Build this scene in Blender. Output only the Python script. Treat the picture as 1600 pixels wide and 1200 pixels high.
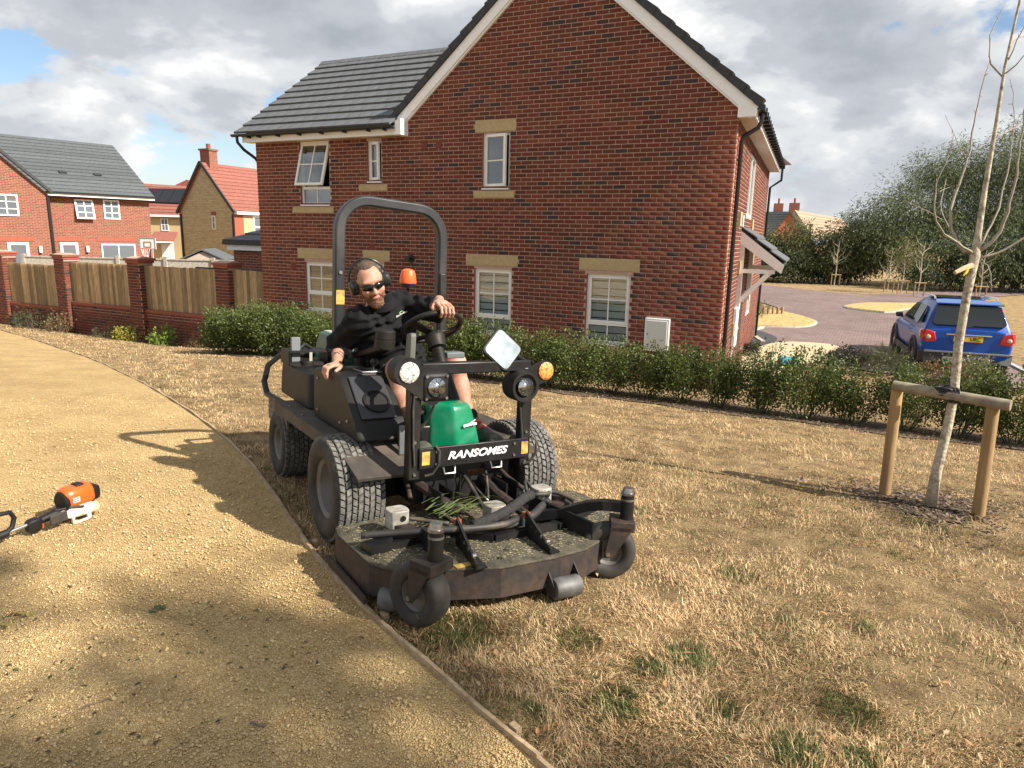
import bpy, bmesh, math, random
import numpy as np
from mathutils import Vector, Matrix
R = math.radians
random.seed(7)
rng = np.random.default_rng(11)
scene = bpy.context.scene
COL = scene.collection
for o in list(bpy.data.objects): bpy.data.objects.remove(o)

# ------------------------------------------------------------------ camera
CZ = 1.7
F_PX, PITCH, ROLL = 1081.2, R(12.06), R(1.27)
cam_d = bpy.data.cameras.new('camera'); cam = bpy.data.objects.new('camera', cam_d); COL.objects.link(cam)
cam_d.sensor_fit = 'HORIZONTAL'; cam_d.sensor_width = 36.0; cam_d.lens = F_PX / 1600 * 36.0
cam_d.clip_start = 0.05; cam_d.clip_end = 2000
_f = Vector((0, math.cos(PITCH), -math.sin(PITCH))); _r = Vector((1, 0, 0)); _d = Vector((0, -math.sin(PITCH), -math.cos(PITCH)))
_r2 = math.cos(ROLL) * _r - math.sin(ROLL) * _d; _d2 = math.sin(ROLL) * _r + math.cos(ROLL) * _d
cam.matrix_world = Matrix(((_r2.x, -_d2.x, -_f.x, 0), (_r2.y, -_d2.y, -_f.y, 0), (_r2.z, -_d2.z, -_f.z, CZ), (0, 0, 0, 1)))
scene.camera = cam

# ------------------------------------------------------------------ sky and sun
SUN = Vector((2.18, -1.05, 1.86)).normalized()
SUN_EL = math.asin(SUN.z); SUN_AZ = math.atan2(SUN.x, SUN.y)
world = bpy.data.worlds.new('World'); scene.world = world; world.use_nodes = True
def build_world():
    nt = world.node_tree; nt.nodes.clear(); N = nt.nodes.new; L = nt.links.new
    out = N('ShaderNodeOutputWorld'); bg = N('ShaderNodeBackground'); bg.inputs['Strength'].default_value = 0.08
    L(bg.outputs[0], out.inputs['Surface'])
    sky = N('ShaderNodeTexSky'); sky.sky_type = 'NISHITA'; sky.sun_disc = False
    sky.sun_elevation = SUN_EL; sky.sun_rotation = SUN_AZ; sky.air_density = 1.0; sky.dust_density = 0.6; sky.ozone_density = 2.0
    tc = N('ShaderNodeTexCoord'); sep = N('ShaderNodeSeparateXYZ'); L(tc.outputs['Generated'], sep.inputs[0])
    def math_(op, a, b=None, clamp=False):
        m = N('ShaderNodeMath'); m.operation = op; m.use_clamp = clamp
        for i, v in enumerate((a, b)):
            if v is None: continue
            if hasattr(v, 'is_linked') or hasattr(v, 'links'): L(v, m.inputs[i])
            else: m.inputs[i].default_value = v
        return m.outputs[0]
    zz = math_('MAXIMUM', sep.outputs['Z'], 0.0); den = math_('ADD', zz, 0.16)
    px = math_('DIVIDE', sep.outputs['X'], den); py = math_('DIVIDE', sep.outputs['Y'], den)
    cmb = N('ShaderNodeCombineXYZ'); L(math_('ADD', math_('MULTIPLY', px, 0.3), math_('MULTIPLY', sep.outputs['X'], 1.6)), cmb.inputs[0]); L(math_('ADD', math_('MULTIPLY', py, 0.3), math_('MULTIPLY', sep.outputs['Y'], 1.6)), cmb.inputs[1]); L(math_('MULTIPLY', sep.outputs['Z'], 3.6), cmb.inputs[2])
    def noise(scale, detail, rough, off, dist=0.0):
        mp = N('ShaderNodeMapping'); mp.inputs['Location'].default_value = off; L(cmb.outputs[0], mp.inputs[0])
        n = N('ShaderNodeTexNoise'); n.inputs['Scale'].default_value = scale; n.inputs['Detail'].default_value = detail
        n.inputs['Roughness'].default_value = rough; n.inputs['Distortion'].default_value = dist; L(mp.outputs[0], n.inputs['Vector']); return n.outputs['Fac']
    def ramp(fac, stops, interp='EASE'):
        r = N('ShaderNodeValToRGB'); r.color_ramp.interpolation = interp
        while len(r.color_ramp.elements) < len(stops): r.color_ramp.elements.new(0.5)
        for e, (p, c) in zip(r.color_ramp.elements, stops): e.position = p; e.color = (*c, 1) if len(c) == 3 else c
        L(fac, r.inputs[0]); return r.outputs[0]
    cover = ramp(noise(1.25, 10, 0.55, (26.8, 0.4, 0), 0.2), [(0.385, (0, 0, 0)), (0.435, (1, 1, 1))])
    big = noise(0.9, 3, 0.5, (19.4, 2.2, 0)); mid = noise(1.9, 11, 0.55, (19.4, 9.2, 3), 0.15)
    tone = math_('ADD', math_('MULTIPLY', big, 0.5), math_('MULTIPLY', mid, 0.6))
    cl = ramp(tone, [(0.43, (2.9, 3.1, 3.45)), (0.52, (3.8, 4.0, 4.35)), (0.57, (5.2, 5.35, 5.5)), (0.63, (7.4, 7.4, 7.3))])
    mix = N('ShaderNodeMix'); mix.data_type = 'RGBA'; L(cover, mix.inputs['Factor']); L(sky.outputs[0], mix.inputs['A']); L(cl, mix.inputs['B'])
    # pale bank of cloud low down all round the horizon
    hz = ramp(sep.outputs['Z'], [(0.0, (1, 1, 1)), (0.16, (0, 0, 0))])
    mix2 = N('ShaderNodeMix'); mix2.data_type = 'RGBA'
    L(math_('MULTIPLY', hz, 0.55), mix2.inputs['Factor']); L(mix.outputs['Result'], mix2.inputs['A']); mix2.inputs['B'].default_value = (5.2, 5.4, 5.6, 1)
    L(mix2.outputs['Result'], bg.inputs['Color'])
build_world()
sun_d = bpy.data.lights.new('sun', 'SUN'); sun = bpy.data.objects.new('sun', sun_d); COL.objects.link(sun)
sun_d.energy = 5.0; sun_d.angle = R(0.6); sun_d.color = (1.0, 0.93, 0.82)
sun.rotation_euler = SUN.to_track_quat('Z', 'Y').to_euler()
vs = scene.view_settings; vs.view_transform = 'Standard'; vs.look = 'None'; vs.exposure = 0.92; vs.gamma = 1.0; vs.use_curve_mapping = False

# ------------------------------------------------------------------ helpers
def tag(o, label=None, cat=None, group=None, kind=None):
    for k, v in (('label', label), ('category', cat), ('group', group), ('kind', kind)):
        if v: o[k] = v
    return o
def empty(name, mat=None, loc=None, rz=0.0):
    o = bpy.data.objects.new(name, None); COL.objects.link(o); o.empty_display_size = 0.2
    if mat is not None: o.matrix_world = mat
    elif loc is not None: o.location = loc; o.rotation_euler = (0, 0, rz)
    return o
def vnoise(p, seed=0):
    """value noise, p (n,2|3) -> (n,) in 0..1"""
    p = np.asarray(p, float)
    if p.shape[1] == 2: p = np.column_stack([p, np.zeros(len(p))])
    i = np.floor(p).astype(np.int64); fr = p - i; fr = fr * fr * (3 - 2 * fr); out = np.zeros(len(p))
    for dx in (0, 1):
        for dy in (0, 1):
            for dz in (0, 1):
                h = (i[:, 0] + dx) * 374761393 + (i[:, 1] + dy) * 668265263 + (i[:, 2] + dz) * 2147483647 + seed * 974711
                h = (h ^ (h >> 13)) * 1274126177; h = h ^ (h >> 16)
                v = (h & 0xffff) / 65535.0
                out += v * (fr[:, 0] if dx else 1 - fr[:, 0]) * (fr[:, 1] if dy else 1 - fr[:, 1]) * (fr[:, 2] if dz else 1 - fr[:, 2])
    return out
def fbm(p, seed=0, oct=4):
    p = np.asarray(p, float); s = 0; a = 0.5; t = 0
    for k in range(oct): s = s + a * vnoise(p * 2 ** k, seed + k); t += a; a *= 0.5
    return s / t
def np_mesh(name, V, F, mat, smooth=False, col=None, uv=None):
    """fast mesh from arrays; F is (n,3) or (n,4) or a list of them; col = per-vertex rgb"""
    Fs = F if isinstance(F, (list, tuple)) else [F]
    me = bpy.data.meshes.new(name); V = np.asarray(V, np.float32)
    me.vertices.add(len(V)); me.vertices.foreach_set('co', V.ravel())
    idx = np.concatenate([np.asarray(f, np.int32).ravel() for f in Fs]); cnt = np.concatenate([np.full(len(f), np.asarray(f).shape[1], np.int32) for f in Fs])
    st = np.concatenate([[0], np.cumsum(cnt)[:-1]]).astype(np.int32)
    me.loops.add(len(idx)); me.loops.foreach_set('vertex_index', idx)
    me.polygons.add(len(cnt)); me.polygons.foreach_set('loop_start', st)
    try: me.polygons.foreach_set('loop_total', cnt)
    except Exception: pass
    me.update(calc_edges=True)
    if smooth: me.polygons.foreach_set('use_smooth', np.ones(len(cnt), bool))
    if col is not None:
        a = me.attributes.new('col', 'FLOAT_COLOR', 'POINT'); c = np.ones((len(V), 4), np.float32); c[:, :3] = col; a.data.foreach_set('color', c.ravel())
    me.materials.append(mat); return me
def link(name, me, parent=None, loc=None, rot=None, scale=None):
    o = bpy.data.objects.new(name, me); COL.objects.link(o)
    if parent is not None: o.parent = parent
    if loc is not None: o.location = loc
    if rot is not None: o.rotation_euler = rot
    if scale is not None: o.scale = scale
    return o
def frame_from(d, up=Vector((0, 0, 1))):
    d = Vector(d).normalized(); u = Vector(up)
    if abs(d.dot(u)) > 0.98: u = Vector((1, 0, 0))
    x = u.cross(d).normalized(); y = d.cross(x); return x, y, d
class MB:
    def __init__(s): s.v = []; s.f = []; s.c = []
    def add(s, V, F):
        b = len(s.v); s.v += [tuple(p) for p in V]; s.f += [tuple(i + b for i in f) for f in F]; return s
    def box(s, c, d, rot=None):
        hx, hy, hz = d[0] / 2, d[1] / 2, d[2] / 2; c = Vector(c)
        V = [Vector((x * hx, y * hy, z * hz)) for x in (-1, 1) for y in (-1, 1) for z in (-1, 1)]
        if rot is not None:
            M = rot if isinstance(rot, Matrix) else Matrix.Rotation(rot, 3, 'Z'); V = [M @ p for p in V]
        return s.add([c + p for p in V], [(0, 1, 3, 2), (4, 6, 7, 5), (0, 4, 5, 1), (2, 3, 7, 6), (0, 2, 6, 4), (1, 5, 7, 3)])
    def bb(s, x0, x1, y0, y1, z0, z1): return s.box(((x0 + x1) / 2, (y0 + y1) / 2, (z0 + z1) / 2), (abs(x1 - x0), abs(y1 - y0), abs(z1 - z0)))
    def bar(s, a, b, w, h, up=(0, 0, 1)):
        a = Vector(a); b = Vector(b); x, y, d = frame_from(b - a, Vector(up))
        V = [p + x * (i * w / 2) + y * (j * h / 2) for p in (a, b) for (i, j) in ((-1, -1), (1, -1), (1, 1), (-1, 1))]
        return s.add(V, [(3, 2, 1, 0), (4, 5, 6, 7)] + [(i, (i + 1) % 4, 4 + (i + 1) % 4, 4 + i) for i in range(4)])
    def cyl(s, a, b, r0, r1=None, n=16, caps=True):
        r1 = r0 if r1 is None else r1; a = Vector(a); b = Vector(b); x, y, d = frame_from(b - a); V = []
        for p, r in ((a, r0), (b, r1)):
            for k in range(n): t = 2 * math.pi * k / n; V.append(p + x * (r * math.cos(t)) + y * (r * math.sin(t)))
        F = [(k, (k + 1) % n, n + (k + 1) % n, n + k) for k in range(n)]
        if caps: F += [tuple(range(n - 1, -1, -1)), tuple(range(n, 2 * n))]
        return s.add(V, F)
    def tube(s, pts, r, n=8, closed=False, square=False):
        pts = [Vector(p) for p in pts]; m = len(pts); V = []; rr = r if isinstance(r, (list, tuple)) else [r] * m
        up = None
        for i, p in enumerate(pts):
            d = (pts[(i + 1) % m] - pts[i - 1]) if closed else (pts[min(i + 1, m - 1)] - pts[max(i - 1, 0)])
            d.normalize()
            if up is None:
                x, y, _ = frame_from(d)
            else:
                y = (up - d * up.dot(d)).normalized(); x = y.cross(d)
            up = y
            for k in range(n): t = 2 * math.pi * (k + 0.5) / n; V.append(p + x * (rr[i] * math.cos(t)) + y * (rr[i] * math.sin(t)))
        F = []
        for i in range(m if closed else m - 1):
            j = (i + 1) % m
            F += [(i * n + k, i * n + (k + 1) % n, j * n + (k + 1) % n, j * n + k) for k in range(n)]
        if not closed: F += [tuple(range(n - 1, -1, -1)), tuple(range((m - 1) * n, m * n))]
        return s.add(V, F)
    def lathe(s, prof, o, axis, n=32, closed=False):
        """prof: list of (r, t) along axis from o"""
        o = Vector(o); x, y, d = frame_from(axis); V = []; m = len(prof)
        for r, t in prof:
            for k in range(n): a = 2 * math.pi * k / n; V.append(o + d * t + x * (r * math.cos(a)) + y * (r * math.sin(a)))
        F = []
        for i in range(m if closed else m - 1):
            j = (i + 1) % m; F += [(i * n + k, i * n + (k + 1) % n, j * n + (k + 1) % n, j * n + k) for k in range(n)]
        if not closed:
            if prof[0][0] > 1e-5: F.append(tuple(range(n - 1, -1, -1)))
            if prof[-1][0] > 1e-5: F.append(tuple(range((m - 1) * n, m * n)))
        return s.add(V, F)
    def prism(s, poly, o, ax, ay, an, th):
        """2-D polygon swept th along an (axes ax, ay from origin o)"""
        o, ax, ay, an = map(Vector, (o, ax, ay, an)); n = len(poly)
        V = [o + ax * p[0] + ay * p[1] for p in poly]; V += [p + an * th for p in V]
        return s.add(V, [tuple(range(n - 1, -1, -1)), tuple(range(n, 2 * n))] + [(k, (k + 1) % n, n + (k + 1) % n, n + k) for k in range(n)])
    def loft(s, rings, caps=True, closed=True):
        n = len(rings[0]); V = [p for r in rings for p in r]; F = []
        for i in range(len(rings) - 1):
            F += [(i * n + k, i * n + (k + 1) % n, (i + 1) * n + (k + 1) % n, (i + 1) * n + k) for k in range(n if closed else n - 1)]
        if caps: F += [tuple(range(n - 1, -1, -1)), tuple(range((len(rings) - 1) * n, len(rings) * n))]
        return s.add(V, F)
    def ball(s, c, r, n=16, m=10, rot=None):
        c = Vector(c); r = (r, r, r) if not isinstance(r, (tuple, list)) else r; V = []
        for i in range(m + 1):
            a = math.pi * i / m
            for k in range(n):
                t = 2 * math.pi * k / n; p = Vector((r[0] * math.sin(a) * math.cos(t), r[1] * math.sin(a) * math.sin(t), r[2] * math.cos(a)))
                V.append(c + (rot @ p if rot is not None else p))
        return s.add(V, [(i * n + k, (i + 1) * n + k, (i + 1) * n + (k + 1) % n, i * n + (k + 1) % n) for i in range(m) for k in range(n)])
    def mesh(s, name, mat, smooth=False, fix=True):
        bm = bmesh.new(); vs_ = [bm.verts.new(p) for p in s.v]
        for f in s.f:
            try: bm.faces.new([vs_[i] for i in f])
            except ValueError: pass
        if fix:
            bmesh.ops.remove_doubles(bm, verts=bm.verts, dist=1e-6)
            bmesh.ops.recalc_face_normals(bm, faces=bm.faces)
        me = bpy.data.meshes.new(name); bm.to_mesh(me); bm.free()
        if smooth:
            me.polygons.foreach_set('use_smooth', np.ones(len(me.polygons), bool))
            if smooth != 'all' and hasattr(me, 'set_sharp_from_angle'): me.set_sharp_from_angle(angle=R(38))
        me.materials.append(mat); return me
    def build(s, name, mat, parent=None, smooth=False, bevel=0.0, seg=2, sub=0, fix=True):
        o = link(name, s.mesh(name, mat, smooth or bevel > 0, fix), parent)
        if bevel > 0:
            b = o.modifiers.new('bevel', 'BEVEL'); b.width = bevel; b.segments = seg; b.limit_method = 'ANGLE'; b.angle_limit = R(35)
        if sub: m = o.modifiers.new('sub', 'SUBSURF'); m.levels = sub; m.render_levels = sub
        return o

# ------------------------------------------------------------------ materials
MATS = {}
def pmat(name, col, rough=0.6, metal=0.0, col2=None, var=0.0, scale=8.0, bump=0.0, bscale=60.0, attr=False, spec=0.5, coat=0.0, trans=0.0, emit=None, stretch=None, detail=5, dirt=None, dscale=5.0, rvar=0.0, world_co=False, objrand=0.0, thr=(0.35, 0.65)):
    m = bpy.data.materials.new(name); m.use_nodes = True; nt = m.node_tree; N = nt.nodes.new; L = nt.links.new
    b = nt.nodes['Principled BSDF']; b.inputs['Roughness'].default_value = rough; b.inputs['Metallic'].default_value = metal
    b.inputs['Specular IOR Level'].default_value = spec; b.inputs['Coat Weight'].default_value = coat; b.inputs['Coat Roughness'].default_value = 0.08
    tc = N('ShaderNodeTexCoord'); vec = tc.outputs['Object']
    if world_co: g = N('ShaderNodeNewGeometry'); vec = g.outputs['Position']
    if stretch:
        mp = N('ShaderNodeMapping'); mp.inputs['Scale'].default_value = stretch; L(vec, mp.inputs[0]); vec = mp.outputs[0]
    def noise(sc, det=detail):
        n = N('ShaderNodeTexNoise'); n.inputs['Scale'].default_value = sc; n.inputs['Detail'].default_value = det; L(vec, n.inputs['Vector']); return n.outputs['Fac']
    def ramp(f, a, c):
        r = N('ShaderNodeMapRange'); r.inputs['From Min'].default_value = a; r.inputs['From Max'].default_value = c; L(f, r.inputs['Value']); return r.outputs['Result']
    def mixc(f, A, B, mode='MIX'):
        x = N('ShaderNodeMix'); x.data_type = 'RGBA'; x.blend_type = mode
        for key, v in (('Factor', f), ('A', A), ('B', B)):
            if isinstance(v, (int, float)): x.inputs[key].default_value = v
            elif isinstance(v, (tuple, list)): x.inputs[key].default_value = (*v[:3], 1)
            else: L(v, x.inputs[key])
        return x.outputs['Result']
    c = tuple(col)
    if attr:
        at = N('ShaderNodeAttribute'); at.attribute_name = 'col'; c = at.outputs['Color']
    if col2 is not None: c = mixc(ramp(noise(scale), *thr), c, col2)
    if var > 0:
        lo, hi = 1 - var, 1 + var; f = ramp(noise(scale * 3.1, 3), 0.3, 0.7)
        c = mixc(1.0, c, mixc(f, (lo, lo, lo), (hi, hi, hi)), 'MULTIPLY')
    if objrand > 0:
        oi = N('ShaderNodeObjectInfo'); mr = N('ShaderNodeMapRange'); L(oi.outputs['Random'], mr.inputs['Value']); mr.inputs['To Min'].default_value = 1 - objrand; mr.inputs['To Max'].default_value = 1 + objrand
        cx = N('ShaderNodeCombineColor'); [L(mr.outputs['Result'], cx.inputs[i]) for i in range(3)]
        c = mixc(1.0, c, cx.outputs[0], 'MULTIPLY')
    if dirt is not None: c = mixc(ramp(noise(dscale, 8), 0.48, 0.72), c, dirt)
    if isinstance(c, tuple): b.inputs['Base Color'].default_value = (*c, 1)
    else: L(c, b.inputs['Base Color'])
    if rvar > 0:
        mr = N('ShaderNodeMapRange'); L(noise(scale * 1.7), mr.inputs['Value']); mr.inputs['From Min'].default_value = 0.3; mr.inputs['From Max'].default_value = 0.7
        mr.inputs['To Min'].default_value = max(0.02, rough - rvar); mr.inputs['To Max'].default_value = min(1, rough + rvar); L(mr.outputs['Result'], b.inputs['Roughness'])
    if bump > 0:
        bp = N('ShaderNodeBump'); bp.inputs['Strength'].default_value = 1.0; bp.inputs['Distance'].default_value = bump; L(noise(bscale, 4), bp.inputs['Height']); L(bp.outputs[0], b.inputs['Normal'])
    if trans > 0: b.inputs['Transmission Weight'].default_value = trans
    if emit: b.inputs['Emission Color'].default_value = (*emit[0], 1); b.inputs['Emission Strength'].default_value = emit[1]
    MATS[name] = m; return m
def leafmat(name, attr=True, col=(0.07, 0.11, 0.03), rough=0.5, tl=0.35, objrand=0.0):
    m = pmat(name, col, rough, attr=attr, spec=0.4, objrand=objrand); nt = m.node_tree; b = nt.nodes['Principled BSDF']; out = nt.nodes['Material Output']
    t = nt.nodes.new('ShaderNodeBsdfTranslucent'); mx = nt.nodes.new('ShaderNodeMixShader'); mx.inputs[0].default_value = tl
    src = b.inputs['Base Color'].links
    if src: nt.links.new(src[0].from_socket, t.inputs['Color'])
    else: t.inputs['Color'].default_value = (*col, 1)
    nt.links.new(b.outputs[0], mx.inputs[1]); nt.links.new(t.outputs[0], mx.inputs[2]); nt.links.new(mx.outputs[0], out.inputs['Surface']); return m
def glassmat(name, tint=(0.8, 0.85, 0.85), refl=0.12, rough=0.01):
    m = bpy.data.materials.new(name); m.use_nodes = True; nt = m.node_tree; nt.nodes.remove(nt.nodes['Principled BSDF']); out = nt.nodes['Material Output']
    t = nt.nodes.new('ShaderNodeBsdfTransparent'); t.inputs[0].default_value = (*tint, 1); g = nt.nodes.new('ShaderNodeBsdfGlossy'); g.inputs['Roughness'].default_value = rough
    fr = nt.nodes.new('ShaderNodeLayerWeight'); fr.inputs[0].default_value = 0.35; mr = nt.nodes.new('ShaderNodeMapRange'); mr.inputs['To Min'].default_value = refl; mr.inputs['To Max'].default_value = 0.9
    nt.links.new(fr.outputs['Fresnel'], mr.inputs['Value']); mx = nt.nodes.new('ShaderNodeMixShader'); nt.links.new(mr.outputs['Result'], mx.inputs[0])
    nt.links.new(t.outputs[0], mx.inputs[1]); nt.links.new(g.outputs[0], mx.inputs[2]); nt.links.new(mx.outputs[0], out.inputs['Surface']); MATS[name] = m; return m
# ------------------------------------------------------------------ shared layout
AW = R(63.9)
WD = np.array([-math.sin(AW), math.cos(AW)]); WN = np.array([math.cos(AW), math.sin(AW)]); W0 = np.array([3.515, 11.70])
def Gv(x, y):
    """ground height (vectorised)"""
    x = np.asarray(x, float); y = np.asarray(y, float)
    d = x * WN[0] + y * WN[1]; t = d - 3.32
    z = np.where(t < 0, 0.01 + 0.06 * (1 - np.exp(np.minimum(t, 0) * 0.065 / 0.06)), 0)
    tp = np.clip(t, 0, 10.6); z = np.where(t >= 0, 0.01 - 0.065 * tp - 0.0037 * tp * tp, z)
    a = np.clip((-x - 3) / 6, 0, 1); z = z - 0.45 * a * a * (3 - 2 * a) * np.clip(t / 9, 0, 1)
    return z
def G(x, y): return float(Gv(np.array([x]), np.array([y]))[0])
def wl(u, w=0.0): p = W0 + WD * u + WN * w; return p     # wall coordinates -> world xy

# ------------------------------------------------------------------ ground sheet
def ground_material():
    m = pmat('dry_lawn_soil', (0.36, 0.25, 0.12), 0.95, spec=0.1); nt = m.node_tree; N = nt.nodes.new; L = nt.links.new; b = nt.nodes['Principled BSDF']
    g = N('ShaderNodeNewGeometry')
    def noise(s, d=6, r=0.6):
        n = N('ShaderNodeTexNoise'); n.inputs['Scale'].default_value = s; n.inputs['Detail'].default_value = d; n.inputs['Roughness'].default_value = r; L(g.outputs['Position'], n.inputs['Vector']); return n.outputs['Fac']
    def ramp(f, st):
        r = N('ShaderNodeValToRGB')
        while len(r.color_ramp.elements) < len(st): r.color_ramp.elements.new(0.5)
        for e, (p, c) in zip(r.color_ramp.elements, st): e.position = p; e.color = (*c, 1)
        L(f, r.inputs[0]); return r.outputs[0]
    fine = ramp(noise(110, 9, 0.85), [(0.36, (0.12, 0.08, 0.045)), (0.5, (0.43, 0.305, 0.165)), (0.64, (0.72, 0.55, 0.33))])
    mid = ramp(noise(4.5, 6), [(0.35, (0.5, 0.48, 0.45)), (0.62, (1.05, 1.03, 0.97))])
    mx = N('ShaderNodeMix'); mx.data_type = 'RGBA'; mx.blend_type = 'MULTIPLY'; mx.inputs['Factor'].default_value = 1; L(fine, mx.inputs['A']); L(mid, mx.inputs['B'])
    gr = ramp(noise(0.9, 6), [(0.58, (0, 0, 0)), (0.74, (0.55, 0.55, 0.55))])
    m2 = N('ShaderNodeMix'); m2.data_type = 'RGBA'; L(gr, m2.inputs['Factor']); L(mx.outputs['Result'], m2.inputs['A']); m2.inputs['B'].default_value = (0.12, 0.12, 0.045, 1)
    L(m2.outputs['Result'], b.inputs['Base Color'])
    bp = N('ShaderNodeBump'); bp.inputs['Distance'].default_value = 0.04; L(noise(70, 8, 0.8), bp.inputs['Height']); L(bp.outputs[0], b.inputs['Normal'])
    return m
def grid(xs, ys, zf):
    X, Y = np.meshgrid(xs, ys); V = np.column_stack([X.ravel(), Y.ravel(), zf(X.ravel(), Y.ravel())]); nx = len(xs)
    i = np.arange(len(ys) - 1)[:, None] * nx + np.arange(nx - 1)[None]; i = i.ravel(); return V, np.column_stack([i, i + 1, i + nx + 1, i + nx])
xs = np.concatenate([-np.geomspace(700, 26, 16), np.arange(-25, 30.1, 0.4), np.geomspace(31, 700, 16)])
ys = np.concatenate([[-60, -30, -12, -6], np.arange(-3, 30.1, 0.4), np.geomspace(31, 900, 24)])
V, F = grid(xs, ys, Gv)
M_LAWN = ground_material()
tag(link('ground', np_mesh('ground', V, F, M_LAWN, True)), kind='structure')

# ------------------------------------------------------------------ golden gravel path with timber edging
EDGE = np.array([(2.6, -1.1), (1.1, 0.68), (0.09, 1.89), (-0.52, 2.63), (-1.07, 3.41), (-2.03, 5.0), (-3.09, 6.47), (-4.96, 8.73), (-8.31, 12.62), (-12.68, 16.94), (-20, 23.5), (-30, 32)])
def resample(P, step):
    P = np.asarray(P, float)
    # Catmull-Rom then arc-length resample
    out = []
    for i in range(len(P) - 1):
        p0 = P[max(i - 1, 0)]; p1 = P[i]; p2 = P[i + 1]; p3 = P[min(i + 2, len(P) - 1)]
        for t in np.linspace(0, 1, 24, endpoint=False):
            out.append(0.5 * ((2 * p1) + (-p0 + p2) * t + (2 * p0 - 5 * p1 + 4 * p2 - p3) * t * t + (-p0 + 3 * p1 - 3 * p2 + p3) * t ** 3))
    out.append(P[-1]); out = np.array(out); s = np.concatenate([[0], np.cumsum(np.linalg.norm(np.diff(out, axis=0), axis=1))])
    q = np.arange(0, s[-1], step); return np.column_stack([np.interp(q, s, out[:, k]) for k in range(out.shape[1])])
EP = resample(EDGE, 0.15)
ET = np.gradient(EP, axis=0); ET /= np.linalg.norm(ET, axis=1, keepdims=True); EL = np.column_stack([-ET[:, 1], ET[:, 0]])   # left normal (towards the path)
def gravel_material():
    m = pmat('golden_gravel', (0.5, 0.36, 0.17), 0.9, spec=0.2); nt = m.node_tree; N = nt.nodes.new; L = nt.links.new; b = nt.nodes['Principled BSDF']
    g = N('ShaderNodeNewGeometry')
    def vor(s, f='F1'):
        v = N('ShaderNodeTexVoronoi'); v.inputs['Scale'].default_value = s; v.feature = f; L(g.outputs['Position'], v.inputs['Vector']); return v
    def noise(s, d=6, r=0.6):
        n = N('ShaderNodeTexNoise'); n.inputs['Scale'].default_value = s; n.inputs['Detail'].default_value = d; n.inputs['Roughness'].default_value = r; L(g.outputs['Position'], n.inputs['Vector']); return n.outputs['Fac']
    def ramp(f, st):
        r = N('ShaderNodeValToRGB')
        while len(r.color_ramp.elements) < len(st): r.color_ramp.elements.new(0.5)
        for e, (p, c) in zip(r.color_ramp.elements, st): e.position = p; e.color = (*c, 1)
        L(f, r.inputs[0]); return r.outputs[0]
    def mul(a, c_):
        x = N('ShaderNodeMix'); x.data_type = 'RGBA'; x.blend_type = 'MULTIPLY'; x.inputs['Factor'].default_value = 1; L(a, x.inputs['A']); L(c_, x.inputs['B']); return x.outputs['Result']
    v = vor(150); sp = N('ShaderNodeSeparateColor'); L(v.outputs['Color'], sp.inputs[0])
    stones = ramp(sp.outputs[0], [(0.0, (0.47, 0.32, 0.15)), (0.45, (0.6, 0.43, 0.205)), (0.8, (0.66, 0.49, 0.25)), (1.0, (0.74, 0.59, 0.36))])
    ve = vor(150, 'DISTANCE_TO_EDGE'); joint = ramp(ve.outputs['Distance'], [(0.0, (0.62, 0.58, 0.52)), (0.12, (1, 1, 1))])
    c = mul(stones, joint)
    c = mul(c, ramp(noise(14, 7, 0.7), [(0.3, (0.84, 0.8, 0.75)), (0.62, (1.04, 1.04, 1.04))]))
    c = mul(c, ramp(noise(1.6, 5, 0.65), [(0.38, (0.85, 0.82, 0.78)), (0.6, (1.04, 1.04, 1.02))]))
    L(c, b.inputs['Base Color'])
    h = N('ShaderNodeMath'); h.operation = 'MULTIPLY_ADD'; L(v.outputs['Distance'], h.inputs[0]); h.inputs[1].default_value = -1.2; L(noise(60, 5), h.inputs[2])
    bp = N('ShaderNodeBump'); bp.inputs['Distance'].default_value = 0.008; L(h.outputs[0], bp.inputs['Height']); L(bp.outputs[0], b.inputs['Normal'])
    return m
M_GRAVEL = gravel_material()
offs = np.concatenate([[-0.03, 0.02], np.arange(0.2, 7.1, 0.3)])
Pg = EP[None] + EL[None] * offs[:, None, None]; nn = len(EP)
PV = np.column_stack([Pg[..., 0].ravel(), Pg[..., 1].ravel()]); z = Gv(PV[:, 0], PV[:, 1]) + 0.012 + 0.012 * (fbm(PV * 1.3, 5) - 0.5) + 0.006 * (fbm(PV * 9, 8, 3) - 0.5)
i = (np.arange(len(offs) - 1)[:, None] * nn + np.arange(nn - 1)[None]).ravel()
tag(link('path', np_mesh('path', np.column_stack([PV, z]), np.column_stack([i, i + 1, i + nn + 1, i + nn]), M_GRAVEL, True)), kind='structure')

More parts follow.
